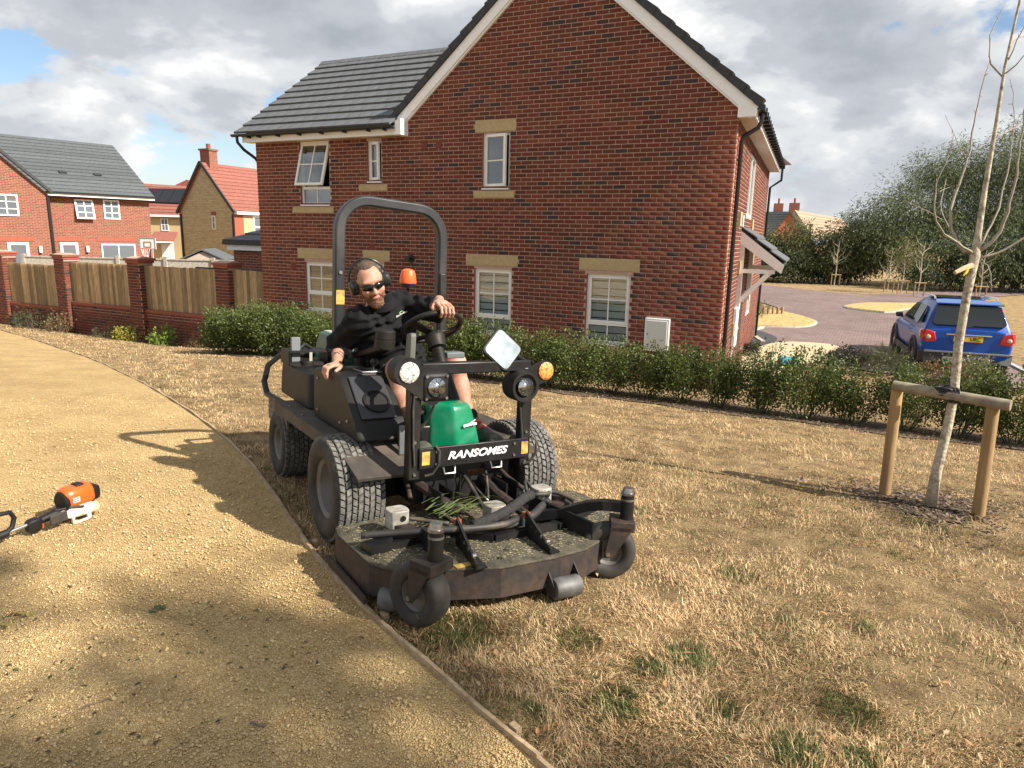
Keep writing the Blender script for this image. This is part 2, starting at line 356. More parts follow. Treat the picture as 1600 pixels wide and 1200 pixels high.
M_EDGEW = pmat('weathered_edging_timber', (0.3, 0.205, 0.12), 0.85, col2=(0.44, 0.33, 0.2), scale=9, var=0.25, bump=0.004, bscale=70, stretch=(1, 1, 1))
edging = empty('path_edging', loc=(EP[0, 0], EP[0, 1], G(*EP[0])))
tag(edging, 'thin weathered timber boards edging the gravel path beside the lawn', 'edging')
k0 = 4; bi = 0
while k0 < len(EP) - 3:
    n = int(rng.integers(11, 18)); k1 = min(k0 + n, len(EP) - 1); mb = MB(); rings = []
    jit = rng.normal(0, 0.006, 2); lean = rng.normal(0, 0.003)
    for k in range(k0, k1 + 1):
        t = (k - k0) / max(1, k1 - k0); p = EP[k] - EL[k] * (0.02 + jit[0] * (1 - t) + jit[1] * t); gz = G(*p); top = gz + 0.03 + 0.006 * math.sin(k * 1.3) + lean
        if k == k1: p = p - ET[k] * 0.006
        w = 0.009
        q = [(p + EL[k] * w), (p - EL[k] * w)]
        rings.append([(q[0][0] - edging.location.x, q[0][1] - edging.location.y, top - edging.location.z), (q[1][0] - edging.location.x, q[1][1] - edging.location.y, top - 0.003 - edging.location.z),
                      (q[1][0] - edging.location.x, q[1][1] - edging.location.y, gz - 0.06 - edging.location.z), (q[0][0] - edging.location.x, q[0][1] - edging.location.y, gz - 0.06 - edging.location.z)])
    mb.loft(rings).build('board', M_EDGEW, edging); k0 = k1
for k in (12, 22, 27, 33, 39, 51):      # pegs holding the boards
    p = EP[k] - EL[k] * 0.052; mb = MB().bb(-0.02, 0.02, -0.012, 0.012, -0.1, 0.035)
    o = mb.build('peg', M_EDGEW, edging); o.location = (p[0] - edging.location.x, p[1] - edging.location.y, G(*p) - edging.location.z); o.rotation_euler.z = math.atan2(ET[k][1], ET[k][0])

def edge_side(P):
    """signed distance to the path edge: >0 on the lawn side"""
    P = np.asarray(P); out = np.full(len(P), 1e9); sg = np.zeros(len(P))
    E = EP[::2]; LN = EL[::2]
    for a in range(0, len(P), 20000):
        q = P[a:a + 20000]; D = ((q[:, None] - E[None]) ** 2).sum(2); j = D.argmin(1)
        sg[a:a + 20000] = -((q - E[j]) * LN[j]).sum(1)
    return sg

# ------------------------------------------------------------------ loose gravel on the path
def visible_points(n, r0, r1, half=R(46)):
    r = np.exp(rng.uniform(math.log(r0), math.log(r1), n)); a = rng.uniform(-half, half, n); return np.column_stack([r * np.sin(a), r * np.cos(a)])
def scatter_stones():
    P = visible_points(90000, 1.45, 8.5); s = edge_side(P); P = P[s < -0.01]
    n = len(P); dist = np.linalg.norm(P, axis=1)
    base = np.array([(1, 0, 0), (-1, 0, 0), (0, 1, 0), (0, -1, 0), (0, 0, 0.8), (0, 0, -0.8)], float); T = np.array([(0, 2, 4), (2, 1, 4), (1, 3, 4), (3, 0, 4), (2, 0, 5), (1, 2, 5), (3, 1, 5), (0, 3, 5)])
    sc = rng.uniform(0.0022, 0.0055, n) * (1 + dist * 0.06) * np.where(rng.random(n) < 0.04, 1.7, 1)
    ang = rng.uniform(0, 6.28, n); an = rng.uniform(0.6, 1.4, (n, 3)) * sc[:, None]
    B = base[None] * an[:, None]; c, s_ = np.cos(ang)[:, None], np.sin(ang)[:, None]
    X = B[..., 0] * c - B[..., 1] * s_; Y = B[..., 0] * s_ + B[..., 1] * c
    tilt = rng.normal(0, 0.4, (n, 1)); Z = B[..., 2] + X * tilt
    z = Gv(P[:, 0], P[:, 1]) + 0.0125 + sc * 0.45
    V = np.stack([X + P[:, :1], Y + P[:, 1:], Z + z[:, None]], -1).reshape(-1, 3); Fc = (np.arange(n)[:, None, None] * 6 + T[None]).reshape(-1, 3)
    t = rng.random((n, 1)); col = np.array([(0.5, 0.35, 0.16)]) * (1 - t) + np.array([(0.67, 0.51, 0.28)]) * t; col *= rng.uniform(0.75, 1.08, (n, 1))
    return V, Fc, np.repeat(col, 6, 0)
M_STONE = pmat('loose_gravel_stone', (0.5, 0.4, 0.2), 0.85, attr=True, spec=0.2)
V, F, Cc = scatter_stones(); tag(link('loose_gravel', np_mesh('loose_gravel', V, F, M_STONE, False, Cc)), 'loose golden gravel lying on the path', 'gravel', kind='stuff')

# ------------------------------------------------------------------ dry lawn grass
TREE_XY = np.array([3.01, 4.70])
GREEN = [(720, 990), (790, 1135), (1320, 1110), (1082, 1028), (1225, 970), (1075, 832), (1460, 815), (1350, 985), (560, 850), (1150, 900), (760, 1150), (1245, 1180), (1015, 1045), (1400, 870), (1290, 850), (905, 1000), (1480, 1000), (1180, 790), (1000, 800), (1340, 1190), (1550, 1040), (1130, 1110), (960, 1100)]
def px_ground(x, y):
    r = np.array([(x - 800) / F_PX, (y - 600) / F_PX, 1.0]); M = np.array([tuple(_r2), tuple(_d2), tuple(_f)]); r = r @ M; t = 1.0
    for _ in range(40):
        p = np.array([0, 0, CZ]) + r * t; t += (G(p[0], p[1]) - p[2]) / r[2]
    p = np.array([0, 0, CZ]) + r * t; return p[:2]
GP = np.array([px_ground(*g) for g in GREEN]); GR = rng.uniform(0.05, 0.11, len(GREEN)); GR[:3] = (0.17, 0.16, 0.12); GR[6] = 0.3
def lawn_mask(P):
    d = P @ WN; s = edge_side(P); u = (P - W0) @ WD
    hed = np.where(u > 8.9, 11.6, np.where(u > -7, 8.95, 40)); m = (s > 0.03) & (d < hed + 0.25 * (fbm(P * 2, 3) - 0.5))
    tr = np.linalg.norm((P - TREE_XY - np.array([0.05, 0.1])) * np.array([1.0, 1.15]), axis=1); m &= (tr > 0.34 + 0.9 * (fbm(P * 5, 21) - 0.5)) | (fbm(P * 9, 22) > 0.58)
    return m
def blades(P, dist, hmul, green, flat):
    n = len(P); h = rng.gamma(5.0, 0.0044, n) * hmul * (1 + 0.03 * dist); w = rng.uniform(0.0007, 0.0013, n) * (1 + dist * 0.2)
    lean_a = fbm(P * 3.0, 40, 2) * 14 + rng.normal(0, 1.1, n); lean = rng.uniform(0.5, 1.55, n) * flat
    dx, dy = np.cos(lean_a), np.sin(lean_a); tw = lean_a + rng.normal(1.57, 0.5, n); wx, wy = np.cos(tw) * w, np.sin(tw) * w
    z0 = Gv(P[:, 0], P[:, 1]) - 0.004
    sl, cl = np.sin(lean * 0.6), np.cos(lean * 0.6); sl2, cl2 = np.sin(np.minimum(lean * 1.45, 1.75)), np.cos(np.minimum(lean * 1.45, 1.75))
    b = np.column_stack([P, z0]); m_ = b + np.column_stack([dx * sl * h * 0.55, dy * sl * h * 0.55, cl * h * 0.55]); t = m_ + np.column_stack([dx * sl2 * h * 0.5, dy * sl2 * h * 0.5, cl2 * h * 0.5])
    W = np.column_stack([wx, wy, np.zeros(n)])
    V = np.stack([b - W, b + W, m_ - W * 0.8, m_ + W * 0.8, t], 1).reshape(-1, 3)
    k = np.arange(n)[:, None] * 5; Q = k + np.array([[0, 1, 3, 2]]); T = k + np.array([[2, 3, 4]])
    t1 = rng.random(n)[:, None]; straw = np.array([[0.7, 0.5, 0.275]]) * t1 + np.array([[0.5, 0.33, 0.165]]) * (1 - t1)
    pale = rng.random((n, 1)) < 0.16; straw = np.where(pale, np.array([[0.74, 0.6, 0.37]]), straw); brown = rng.random((n, 1)) < 0.2; straw = np.where(brown, np.array([[0.24, 0.14, 0.065]]), straw)
    pat = 0.42 + 1.1 * fbm(P * 2.6, 60, 5)[:, None]; straw = straw * np.clip(pat, 0.66, 1.15)
    gc = np.array([[0.10, 0.125, 0.04]]) * rng.uniform(0.6, 1.35, (n, 1)) + np.array([[0.03, 0.02, 0.0]]) * rng.random((n, 1))
    g = (rng.random(n) < green)[:, None]; col = np.where(g, gc, straw) * rng.uniform(0.8, 1.15, (n, 1))
    return V, Q, T, np.repeat(col, 5, 0)
def build_lawn():
    P = visible_points(900000, 1.4, 26, R(47)); m = lawn_mask(P); P = P[m]
    f1 = fbm(P * 2.6, 70, 4); f2 = fbm(P * 0.7, 80, 3); keep = rng.random(len(P)) < np.clip((f1 - 0.31) * 5.0, 0.22, 1); P = P[keep]; f1 = f1[keep]; f2 = f2[keep]
    dist = np.linalg.norm(P, axis=1)
    gd = np.full(len(P), 9.0)
    for c, r in zip(GP, GR): gd = np.minimum(gd, np.linalg.norm(P - c, axis=1) / r)
    gd = gd + 0.6 * (fbm(P * 14, 33, 3) - 0.5)
    sh = edge_side(P)
    green = np.clip((1.15 - gd) * 1.7, 0, 0.8); green = np.maximum(green, np.clip((f2 - 0.6) * 1.6, 0, 0.22)); green = np.maximum(green, np.clip((f1 - 0.7) * 3, 0, 0.35)); green = np.maximum(green, 0.025)
    hm = 0.62 + 0.75 * f1 + np.where(gd < 1.1, 0.3, 0) + np.where((sh < 0.22) & (dist < 7), 0.3, 0); flat = np.where(gd < 1.1, 0.6, 1.0)
    V, Q, T, C = blades(P, dist, hm, green, flat)
    return V, Q, T, C
M_GRASS = leafmat('dry_grass_blade', rough=0.75, tl=0.25)
V, Q, T, Cc = build_lawn(); tag(link('dry_grass', np_mesh('dry_grass', V, [Q, T], M_GRASS, False, Cc)), 'sun-bleached straw-coloured grass of the dry lawn', 'grass', kind='stuff')

# fallen leaves and clippings, flat but curled
def litter(P, size, palette, zoff, curl=0.35):
    n = len(P); a = rng.uniform(0, 6.28, n); s = size * rng.uniform(0.6, 1.3, n); ca, sa = np.cos(a), np.sin(a)
    loc = np.array([(-1, 0, 0.0), (-0.2, -0.42, 0.25), (0.45, -0.3, 0.22), (1, 0, 0.1), (0.4, 0.34, 0.24), (-0.25, 0.4, 0.22), (0.1, 0, -0.0)])
    T = np.array([(0, 1, 6), (1, 2, 6), (2, 3, 6), (3, 4, 6), (4, 5, 6), (5, 0, 6)])
    X = loc[None, :, 0] * s[:, None]; Y = loc[None, :, 1] * s[:, None]; Z = loc[None, :, 2] * s[:, None] * rng.uniform(0.1, 1.0, (n, 1)) * curl * 3 + X * rng.normal(0, 0.25, (n, 1))
    z = Gv(P[:, 0], P[:, 1]) + zoff + np.abs(s) * 0.2
    V = np.stack([X * ca[:, None] - Y * sa[:, None] + P[:, :1], X * sa[:, None] + Y * ca[:, None] + P[:, 1:], Z + z[:, None]], -1).reshape(-1, 3)
    col = np.array(palette)[rng.integers(0, len(palette), n)] * rng.uniform(0.7, 1.2, (n, 1))
    return V, (np.arange(n)[:, None, None] * 7 + T[None]).reshape(-1, 3), np.repeat(col, 7, 0)
M_LITTER = leafmat('fallen_leaf', rough=0.7, tl=0.15)
P = visible_points(5200, 1.5, 9); P = P[edge_side(P) < -0.05]; f = fbm(P * 0.9 + 3, 91, 3); P = P[rng.random(len(P)) < np.clip((f - 0.5) * 2.5, 0.01, 0.35)]
P2 = np.column_stack([rng.normal(-2.75, 0.5, 90), rng.normal(3.15, 0.55, 90)]); P2 = P2[edge_side(P2) < -0.1]
P3 = np.column_stack([rng.normal(-2.2, 0.35, 25), rng.normal(2.35, 0.3, 25)])
P = np.concatenate([P, P2, P3]); V, F, Cc = litter(P, 0.011, [(0.05, 0.075, 0.025), (0.09, 0.06, 0.03), (0.05, 0.035, 0.02), (0.07, 0.1, 0.03), (0.2, 0.12, 0.05)], 0.014)
tag(link('leaf_litter', np_mesh('leaf_litter', V, F, M_LITTER, False, Cc)), 'small dark leaf and clipping fragments strewn over the gravel path', 'leaf litter', kind='stuff')
P = visible_points(520, 1.5, 9); P = P[lawn_mask(P)]; V, F, Cc = litter(P, 0.016, [(0.3, 0.16, 0.07), (0.42, 0.32, 0.18), (0.22, 0.1, 0.05), (0.36, 0.2, 0.09)], 0.025)
tag(link('lawn_leaf_litter', np_mesh('lawn_leaf_litter', V, F, M_LITTER, False, Cc)), 'scattered brown and pale fallen leaves among the dry grass', 'leaf litter', kind='stuff')

# sprig of clover-like green leaves and other larger things lying on the path
def leaf_clump(name, xy, r, n, size, palette, label, cat, h=0.05):
    c = np.array(xy); a = rng.uniform(0, 6.28, n); rr = r * np.sqrt(rng.random(n)); P = np.column_stack([np.cos(a) * rr, np.sin(a) * rr])
    V, F, Cc = litter(P + c, size, palette, 0.012); V = V - np.array([c[0], c[1], G(*c)]); V[:, 2] += np.repeat(h * (1 - rr / r) * rng.random(n), 7)
    o = link(name, np_mesh(name, V, F, M_LITTER, False, Cc), loc=(c[0], c[1], G(*c))); return tag(o, label, cat)
leaf_clump('leaf_sprig', px_ground(248, 956), 0.035, 16, 0.012, [(0.06, 0.11, 0.03), (0.08, 0.14, 0.04)], 'small bright green leafy sprig lying alone on the gravel path', 'sprig', 0.012)
leaf_clump('leaf_pile', px_ground(15, 980), 0.09, 45, 0.014, [(0.06, 0.11, 0.03), (0.16, 0.05, 0.03), (0.3, 0.28, 0.06)], 'little heap of green and reddish leaves at the left edge of the path', 'leaves', 0.02)
M_TWIG = pmat('twig', (0.2, 0.14, 0.09), 0.9, var=0.2)
def twig(name, a, b, r, label):
    A, B = px_ground(*a), px_ground(*b); c = (A + B) / 2; mb = MB(); pts = []
    for t in np.linspace(0, 1, 6): q = A + (B - A) * t; pts.append((q[0] - c[0], q[1] - c[1], G(*q) - G(*c) + 0.014 + r + 0.004 * math.sin(t * 7)))
    o = mb.tube(pts, r, 6).build(name, M_TWIG, smooth=True); o.location = (c[0], c[1], G(*c)); tag(o, label, 'twig')
twig('twig', (125, 1115), (170, 1098), 0.004, 'pale thin stick lying on the shaded gravel path')
twig('twig', (392, 1137), (415, 1141), 0.005, 'short dark stick near the bottom of the gravel path')

# ------------------------------------------------------------------ block-paved road, verge islands
def paving_material():
    m = pmat('block_paving', (0.2, 0.13, 0.12), 0.85, spec=0.25); nt = m.node_tree; N = nt.nodes.new; L = nt.links.new; b = nt.nodes['Principled BSDF']
    g = N('ShaderNodeNewGeometry'); mp = N('ShaderNodeMapping'); mp.inputs['Rotation'].default_value = (0, 0, R(28)); L(g.outputs['Position'], mp.inputs[0])
    br = N('ShaderNodeTexBrick'); br.inputs['Scale'].default_value = 1.0; br.inputs['Brick Width'].default_value = 0.2; br.inputs['Row Height'].default_value = 0.1; br.inputs['Mortar Size'].default_value = 0.006
    br.inputs['Color1'].default_value = (0.25, 0.18, 0.162, 1); br.inputs['Color2'].default_value = (0.18, 0.13, 0.122, 1); br.inputs['Mortar'].default_value = (0.08, 0.06, 0.055, 1); L(mp.outputs[0], br.inputs['Vector'])
    n = N('ShaderNodeTexNoise'); n.inputs['Scale'].default_value = 0.6; n.inputs['Detail'].default_value = 6; L(g.outputs['Position'], n.inputs['Vector'])
    r = N('ShaderNodeMapRange'); L(n.outputs['Fac'], r.inputs['Value']); r.inputs['From Min'].default_value = 0.3; r.inputs['From Max'].default_value = 0.7; r.inputs['To Min'].default_value = 0.85; r.inputs['To Max'].default_value = 1.2
    cc = N('ShaderNodeCombineColor'); [L(r.outputs['Result'], cc.inputs[k]) for k in range(3)]
    x = N('ShaderNodeMix'); x.data_type = 'RGBA'; x.blend_type = 'MULTIPLY'; x.inputs['Factor'].default_value = 1; L(br.outputs['Color'], x.inputs['A']); L(cc.outputs[0], x.inputs['B']); L(x.outputs['Result'], b.inputs['Base Color'])
    bp = N('ShaderNodeBump'); bp.inputs['Distance'].default_value = 0.006; bp.invert = True; L(br.outputs['Fac'], bp.inputs['Height']); L(bp.outputs[0], b.inputs['Normal']); return m
M_PAVE = paving_material()
M_KERB = pmat('concrete_kerb', (0.42, 0.39, 0.35), 0.85, var=0.15, bump=0.003)
def sheet(name, poly, mat, dz, kind='structure', th=0.0):
    c = np.mean(poly, 0); mb = MB(); P = resample(np.array(list(poly) + [poly[0]], float), 0.5); z = G(*c)
    top = [(p[0], p[1], G(*p) + dz) for p in P]
    mb.v = top; mb.f = [tuple(range(len(top)))]
    if th: b = len(top); mb.v += [(p[0], p[1], p[2] - th) for p in top]; mb.f += [(k, b + k, b + (k + 1) % b, (k + 1) % b) for k in range(b)]
    o = mb.build(name, mat, fix=True); bm = bmesh.new(); bm.from_mesh(o.data); bmesh.ops.triangulate(bm, faces=[f for f in bm.faces if len(f.verts) > 4])
    for f in bm.faces:
        if abs(f.normal.z) > 0.5 and f.normal.z < 0: f.normal_flip()
    bm.to_mesh(o.data); bm.free(); return tag(o, kind=kind)
def kerb_line(name, pts, label=None):
    P = resample(np.array(pts, float), 0.45); T = np.gradient(P, axis=0); T /= np.linalg.norm(T, axis=1, keepdims=True); Ln = np.column_stack([-T[:, 1], T[:, 0]]); rings = []
    for p, l in zip(P, Ln):
        z = G(*p); q0, q1 = p + l * 0.06, p - l * 0.06; rings.append([(q0[0], q0[1], z - 0.05), (q0[0], q0[1], z + 0.07), (q1[0], q1[1], z + 0.065), (q1[0], q1[1], z - 0.05)])
    return tag(MB().loft(rings).build(name, M_KERB), kind='structure')
ROAD = [(7.2, 16.3), (8.4, 14.8), (10.9, 13.6), (12.4, 16.9), (13.4, 21.5), (15.4, 27.2), (18.8, 31.8), (26, 38.5), (36, 46), (34.5, 49), (22, 40.3), (18.6, 40.2), (16.4, 45.8), (13.5, 52), (10, 50), (11.2, 40), (11.4, 30), (9.5, 24.5), (7.6, 21.6), (7.0, 19)]
sheet('road', ROAD, M_PAVE, 0.03)
ISL1 = [(8.0, 22.9), (9.6, 23.0), (10.75, 24.6), (10.9, 26.8), (10.5, 28.4), (8.6, 28.2), (7.6, 25)]
M_DRYFAR = pmat('dry_verge_grass', (0.42, 0.3, 0.13), 0.95, col2=(0.6, 0.44, 0.2), scale=5, var=0.35, world_co=True, bump=0.05, bscale=25, spec=0.1)
sheet('verge', ISL1, M_DRYFAR, 0.09, th=0.12); kerb_line('kerb', ISL1[:5] )
ISL2 = [(15.3, 28.6), (14.6, 30.5), (16.5, 32.8), (19.2, 33.4), (20.6, 34.2), (18.8, 32.0), (17.0, 30.2)]
sheet('verge', ISL2, M_DRYFAR, 0.09, th=0.12); kerb_line('kerb', [(18.8, 32.0), (17.0, 30.2), (15.3, 28.6), (14.6, 30.5), (16.5, 32.8), (19.2, 33.4)])
kerb_line('kerb', [(10.9, 13.5), (11.9, 16.2), (12.7, 18.6), (13.6, 21.5), (15.4, 27.0)])
kerb_line('kerb', [(9.4, 24.6), (7.5, 21.5), (7.0, 19)])
M_SLAB = pmat('buff_paving_slab', (0.5, 0.4, 0.25), 0.85, var=0.15, world_co=True)
sheet('footway', [(4.6, 13.2), (7.2, 16.2), (8.5, 17.9), (8.9, 19.1), (7.6, 19.4), (6.1, 17.6), (4.4, 14.4)], M_SLAB, 0.045)
M_TARMAC = pmat('tarmac', (0.05, 0.05, 0.052), 0.9, var=0.2, bump=0.004, world_co=True)
sheet('drive', [(6.2, 18.0), (7.7, 20.0), (7.7, 22.2), (6.6, 22.6), (6.0, 20)], M_TARMAC, 0.04)
# bare bark-mulched soil under the hedge and round the young tree
M_SOIL = pmat('bark_mulch_soil', (0.085, 0.06, 0.042), 0.95, col2=(0.19, 0.14, 0.1), scale=26, var=0.4, bump=0.03, bscale=40, world_co=True, spec=0.1)
pts = []
for u in np.arange(9.6, -7.2, -0.4): pts.append(wl(u, 8.93 - 12.05 + 0.1 * math.sin(u * 3)))
for u in np.arange(-7.2, 9.7, 0.4): pts.append(wl(u, 10.1 - 12.05))
def strip(name, lo, hi, mat, dz):
    n = len(lo); V = [(p[0], p[1], G(*p) + dz) for p in lo] + [(p[0], p[1], G(*p) + dz) for p in hi]; F = np.array([(k, k + 1, n + k + 1, n + k) for k in range(n - 1)]); return tag(link(name, np_mesh(name, np.array(V), F, mat, True)), kind='structure')
us = np.arange(-7.2, 9.7, 0.3); rowsw = np.linspace(8.93, 10.1, 5) - 12.05
for a in range(4): pass
lo = [wl(u, rowsw[0] + 0.09 * math.sin(u * 3.1) + 0.06 * math.sin(u * 7.7)) for u in us]; hi = [wl(u, rowsw[-1]) for u in us]
strip('soil_bed', hi, lo, M_SOIL, 0.012)
def mulch():
    n = 40; V = [(TREE_XY[0], TREE_XY[1], G(*TREE_XY) + 0.02)]
    for k in range(n):
        a = 6.283 * k / n; r = 0.34 + 0.07 * math.sin(3 * a + 1) + 0.06 * math.sin(7 * a); p = TREE_XY + np.array([0.05, 0.1]) + np.array([math.cos(a) * r * 1.15, math.sin(a) * r]); V.append((p[0], p[1], G(*p) + 0.008))
    return tag(link('mulch_bed', np_mesh('mulch_bed', np.array(V), np.array([(0, k + 1, (k + 1) % n + 1) for k in range(n)]), M_SOIL, True)), kind='structure')
mulch()
def chips():
    n = 2600; a = rng.uniform(0, 6.28, n); r = np.abs(rng.normal(0, 0.3, n)) * (1 + 0.35 * np.sin(3 * a + 1)); P = TREE_XY + np.array([0.05, 0.1]) + np.column_stack([np.cos(a) * r * 1.1, np.sin(a) * r])
    u = rng.uniform(-5, 3, 1500); w = rng.uniform(8.95, 9.4, 1500) - 12.05; P = np.concatenate([P, W0 + WD * u[:, None] + WN * w[:, None]])
    return litter(P, 0.022, [(0.085, 0.055, 0.035), (0.15, 0.105, 0.07), (0.045, 0.03, 0.022), (0.26, 0.19, 0.12)], 0.016)
V, F, Cc = chips(); tag(link('bark_chips', np_mesh('bark_chips', V, F, M_LITTER, False, Cc)), 'dark bark chips spread under the young tree and hedge', 'mulch', kind='stuff')
# ------------------------------------------------------------------ main brick house
ZB = -1.15
M_BRICK = pmat('red_brick', (0.2, 0.06, 0.04), 0.85, attr=True, var=0.22, scale=22, bump=0.003, bscale=160, spec=0.2)
M_MORTAR = pmat('mortar', (0.43, 0.305, 0.235), 0.9, var=0.15, scale=6, spec=0.15)
M_STONEW = pmat('buff_cast_stone', (0.43, 0.335, 0.185), 0.85, var=0.1, scale=5, bump=0.002, bscale=120, spec=0.2)
M_UPVC = pmat('white_upvc', (0.78, 0.78, 0.76), 0.35, var=0.04, scale=3)
M_FASCIA = pmat('white_fascia', (0.84, 0.85, 0.86), 0.4, var=0.04)
M_BLACKP = pmat('black_gutter_plastic', (0.012, 0.012, 0.013), 0.35)
M_TILE = pmat('slate_grey_tile', (0.105, 0.11, 0.118), 0.7, var=0.2, scale=4, bump=0.003, bscale=80, objrand=0.05, spec=0.3)
M_VERGE = pmat('dark_verge', (0.03, 0.031, 0.034), 0.6, var=0.15)
M_GLASS = glassmat('window_glass', (0.92, 0.95, 0.95), 0.1)
M_DARKROOM = pmat('dim_interior', (0.05, 0.045, 0.04), 0.9)  # room dimness put into the colour
M_BLIND = pmat('pale_blind', (0.82, 0.87, 0.93), 0.6)
M_CURTAIN = pmat('pale_curtain', (0.5, 0.48, 0.44), 0.9)
M_LEAD = pmat('rubber_seal', (0.02, 0.02, 0.02), 0.6)
house = empty('brick_house', loc=(W0[0], W0[1], ZB), rz=R(63.9 - 90))
tag(house, 'large red brick house with slate-grey roof behind the hedge, its gable end facing the lawn', 'house')
def hp(mb, name, mat, parent=None, **k):
    o = mb.build(name, mat, parent or house, **k)
    if parent is None: o.location.z = -ZB
    return o
BRICK_COLS = [(0.148, 0.042, 0.028), (0.162, 0.05, 0.031), (0.13, 0.039, 0.028), (0.118, 0.043, 0.031), (0.06, 0.04, 0.037), (0.18, 0.062, 0.038), (0.088, 0.041, 0.033)]
BRICK_W = [0.27, 0.24, 0.2, 0.1, 0.08, 0.05, 0.06]
QUOIN_COLS = [(0.19, 0.055, 0.032), (0.17, 0.048, 0.03), (0.21, 0.064, 0.037)]
def brick_mesh(name, L_, cols, h=0.065, d=0.03, proud=0.006):
    x, z = L_ / 2, h / 2; b = 0.003
    V = [(-x, d, -z), (x, d, -z), (x, d, z), (-x, d, z), (-x, -proud + b, -z), (x, -proud + b, -z), (x, -proud + b, z), (-x, -proud + b, z), (-x + b, -proud, -z + b), (x - b, -proud, -z + b), (x - b, -proud, z - b), (-x + b, -proud, z - b)]
    F = [(0, 1, 5, 4), (1, 2, 6, 5), (2, 3, 7, 6), (3, 0, 4, 7), (4, 5, 9, 8), (5, 6, 10, 9), (6, 7, 11, 10), (7, 4, 8, 11), (8, 9, 10, 11)]
    return np.array(V, float), F
BV, BF = brick_mesh('b', 0.2125, None, h=0.0625); BF = np.array(BF)
def course_bricks(x0f, x1f, z0, z1, blocks, phase=0.0, pitch=0.075):
    """x0f, x1f: functions of z giving the wall's extent; blocks: (xa, xb, za, zb) openings. -> list (x0, x1, zc)"""
    out = []; k = 0; z = z0
    while z < z1:
        zc = z + pitch / 2; xa, xb = x0f(zc), x1f(zc)
        if xb - xa > 0.06:
            segs = [(xa, xb)]
            for (a, b, c, d) in blocks:
                if c < zc < d:
                    ns = []
                    for (s, e) in segs:
                        if b <= s or a >= e: ns.append((s, e)); continue
                        if a > s: ns.append((s, a))
                        if b < e: ns.append((b, e))
                    segs = ns
            off = phase + (0.1125 if k % 2 else 0.0); j0 = math.floor((xa - off) / 0.225)
            x = off + j0 * 0.225
            while x < xb:
                bx0, bx1 = x + 0.00625, x + 0.21875
                for (s, e) in segs:
                    p, q = max(bx0, s + 0.003), min(bx1, e - 0.003)
                    if q - p > 0.035: out.append((p, q, zc))
                x += 0.225
        z += pitch; k += 1
    return out
def pick_col(n, cols=BRICK_COLS, w=BRICK_W): return np.array(cols)[rng.choice(len(cols), n, p=np.array(w) / sum(w))] * rng.uniform(0.85, 1.15, (n, 1))
def bricks_to_mesh(name, bl, cols, mat, tf, jitter=0.0012):
    n = len(bl); V = np.zeros((n, 12, 3)); bl = np.array(bl); cx = (bl[:, 0] + bl[:, 1]) / 2; s = (bl[:, 1] - bl[:, 0]) / 0.2125
    V[:, :, 0] = BV[None, :, 0] * s[:, None] + cx[:, None]; V[:, :, 1] = BV[None, :, 1] + rng.normal(0, jitter, (n, 1)); V[:, :, 2] = BV[None, :, 2] + bl[:, 2:3]
    return np_mesh(name, tf(V.reshape(-1, 3)), (np.arange(n)[:, None, None] * 12 + BF[None]).reshape(-1, 4), mat, False, np.repeat(cols, 12, 0))
GA_X, GA_Z = -3.23, 6.5; SL = 0.836; E0X, E0Z = -0.012, 3.808     # gable apex and rake
def rake_x0(z):
    return -10.46 if z < 3.64 else (-6.45 if z < E0Z else -6.45 + (z - E0Z) / SL)
def rake_x1(z): return 0.0 if z < E0Z else -(z - E0Z) / SL
OPEN = dict(W1=(-4.80, -3.97, -0.19, 1.07), W2=(-2.443, -1.61, -0.19, 1.065), LW=(-9.16, -8.32, -0.02, 1.04), LB=(-7.37, -6.98, 0.15, 1.06), UM=(-4.65, -4.06, 2.585, 3.587), UL=(-9.2, -8.36, 2.28, 3.595), US=(-7.365, -6.99, 2.745, 3.55))
LINT = [(-4.983, -3.847, 1.128, 1.342), (-2.598, -1.465, 1.128, 1.342), (-9.35, -8.2, 1.115, 1.335), (-7.524, -6.825, 1.128, 1.34), (-4.804, -3.943, 3.604, 3.815)]
SILL = [(-4.98, -3.85, -0.345, -0.225), (-2.56, -1.5, -0.345, -0.225), (-9.4, -8.15, -0.18, -0.06), (-4.816, -3.947, 2.405, 2.528), (-9.415, -8.27, 2.102, 2.222), (-7.569, -6.851, 2.556, 2.668)]
EXTRA = [(-1.29, -0.855, -0.24, 0.34)]
blocks = [(a, b, c - 0.06 if c < 2 else c, d + 0.06) for (a, b, c, d) in OPEN.values()] + LINT + SILL + EXTRA
front = course_bricks(rake_x0, rake_x1, -1.208, 6.5, blocks)
# wall core (mortar), cut round the openings
def wall_core(x0, x1, z0, z1, holes, th, name):
    X = sorted({x0, x1, *[h[0] for h in holes], *[h[1] for h in holes]}); Z = sorted({z0, z1, *[h[2] for h in holes], *[h[3] for h in holes]}); mb = MB()
    for i in range(len(X) - 1):
        for j in range(len(Z) - 1):
            cx, cz = (X[i] + X[i + 1]) / 2, (Z[j] + Z[j + 1]) / 2
            if any(h[0] < cx < h[1] and h[2] < cz < h[3] for h in holes): continue
            mb.bb(X[i], X[i + 1], 0, th, Z[j], Z[j + 1])
    return mb
wall = hp(wall_core(-10.46, 0, ZB, 3.64, list(OPEN.values()), 0.12, 'wall').prism([(-6.45, 3.64), (0, 3.64), (0, E0Z), (GA_X, GA_Z + 0.1), (-6.45, E0Z)], (0, 0, 0), (1, 0, 0), (0, 0, 1), (0, 1, 0), 0.12), 'wall', M_MORTAR, fix=False)
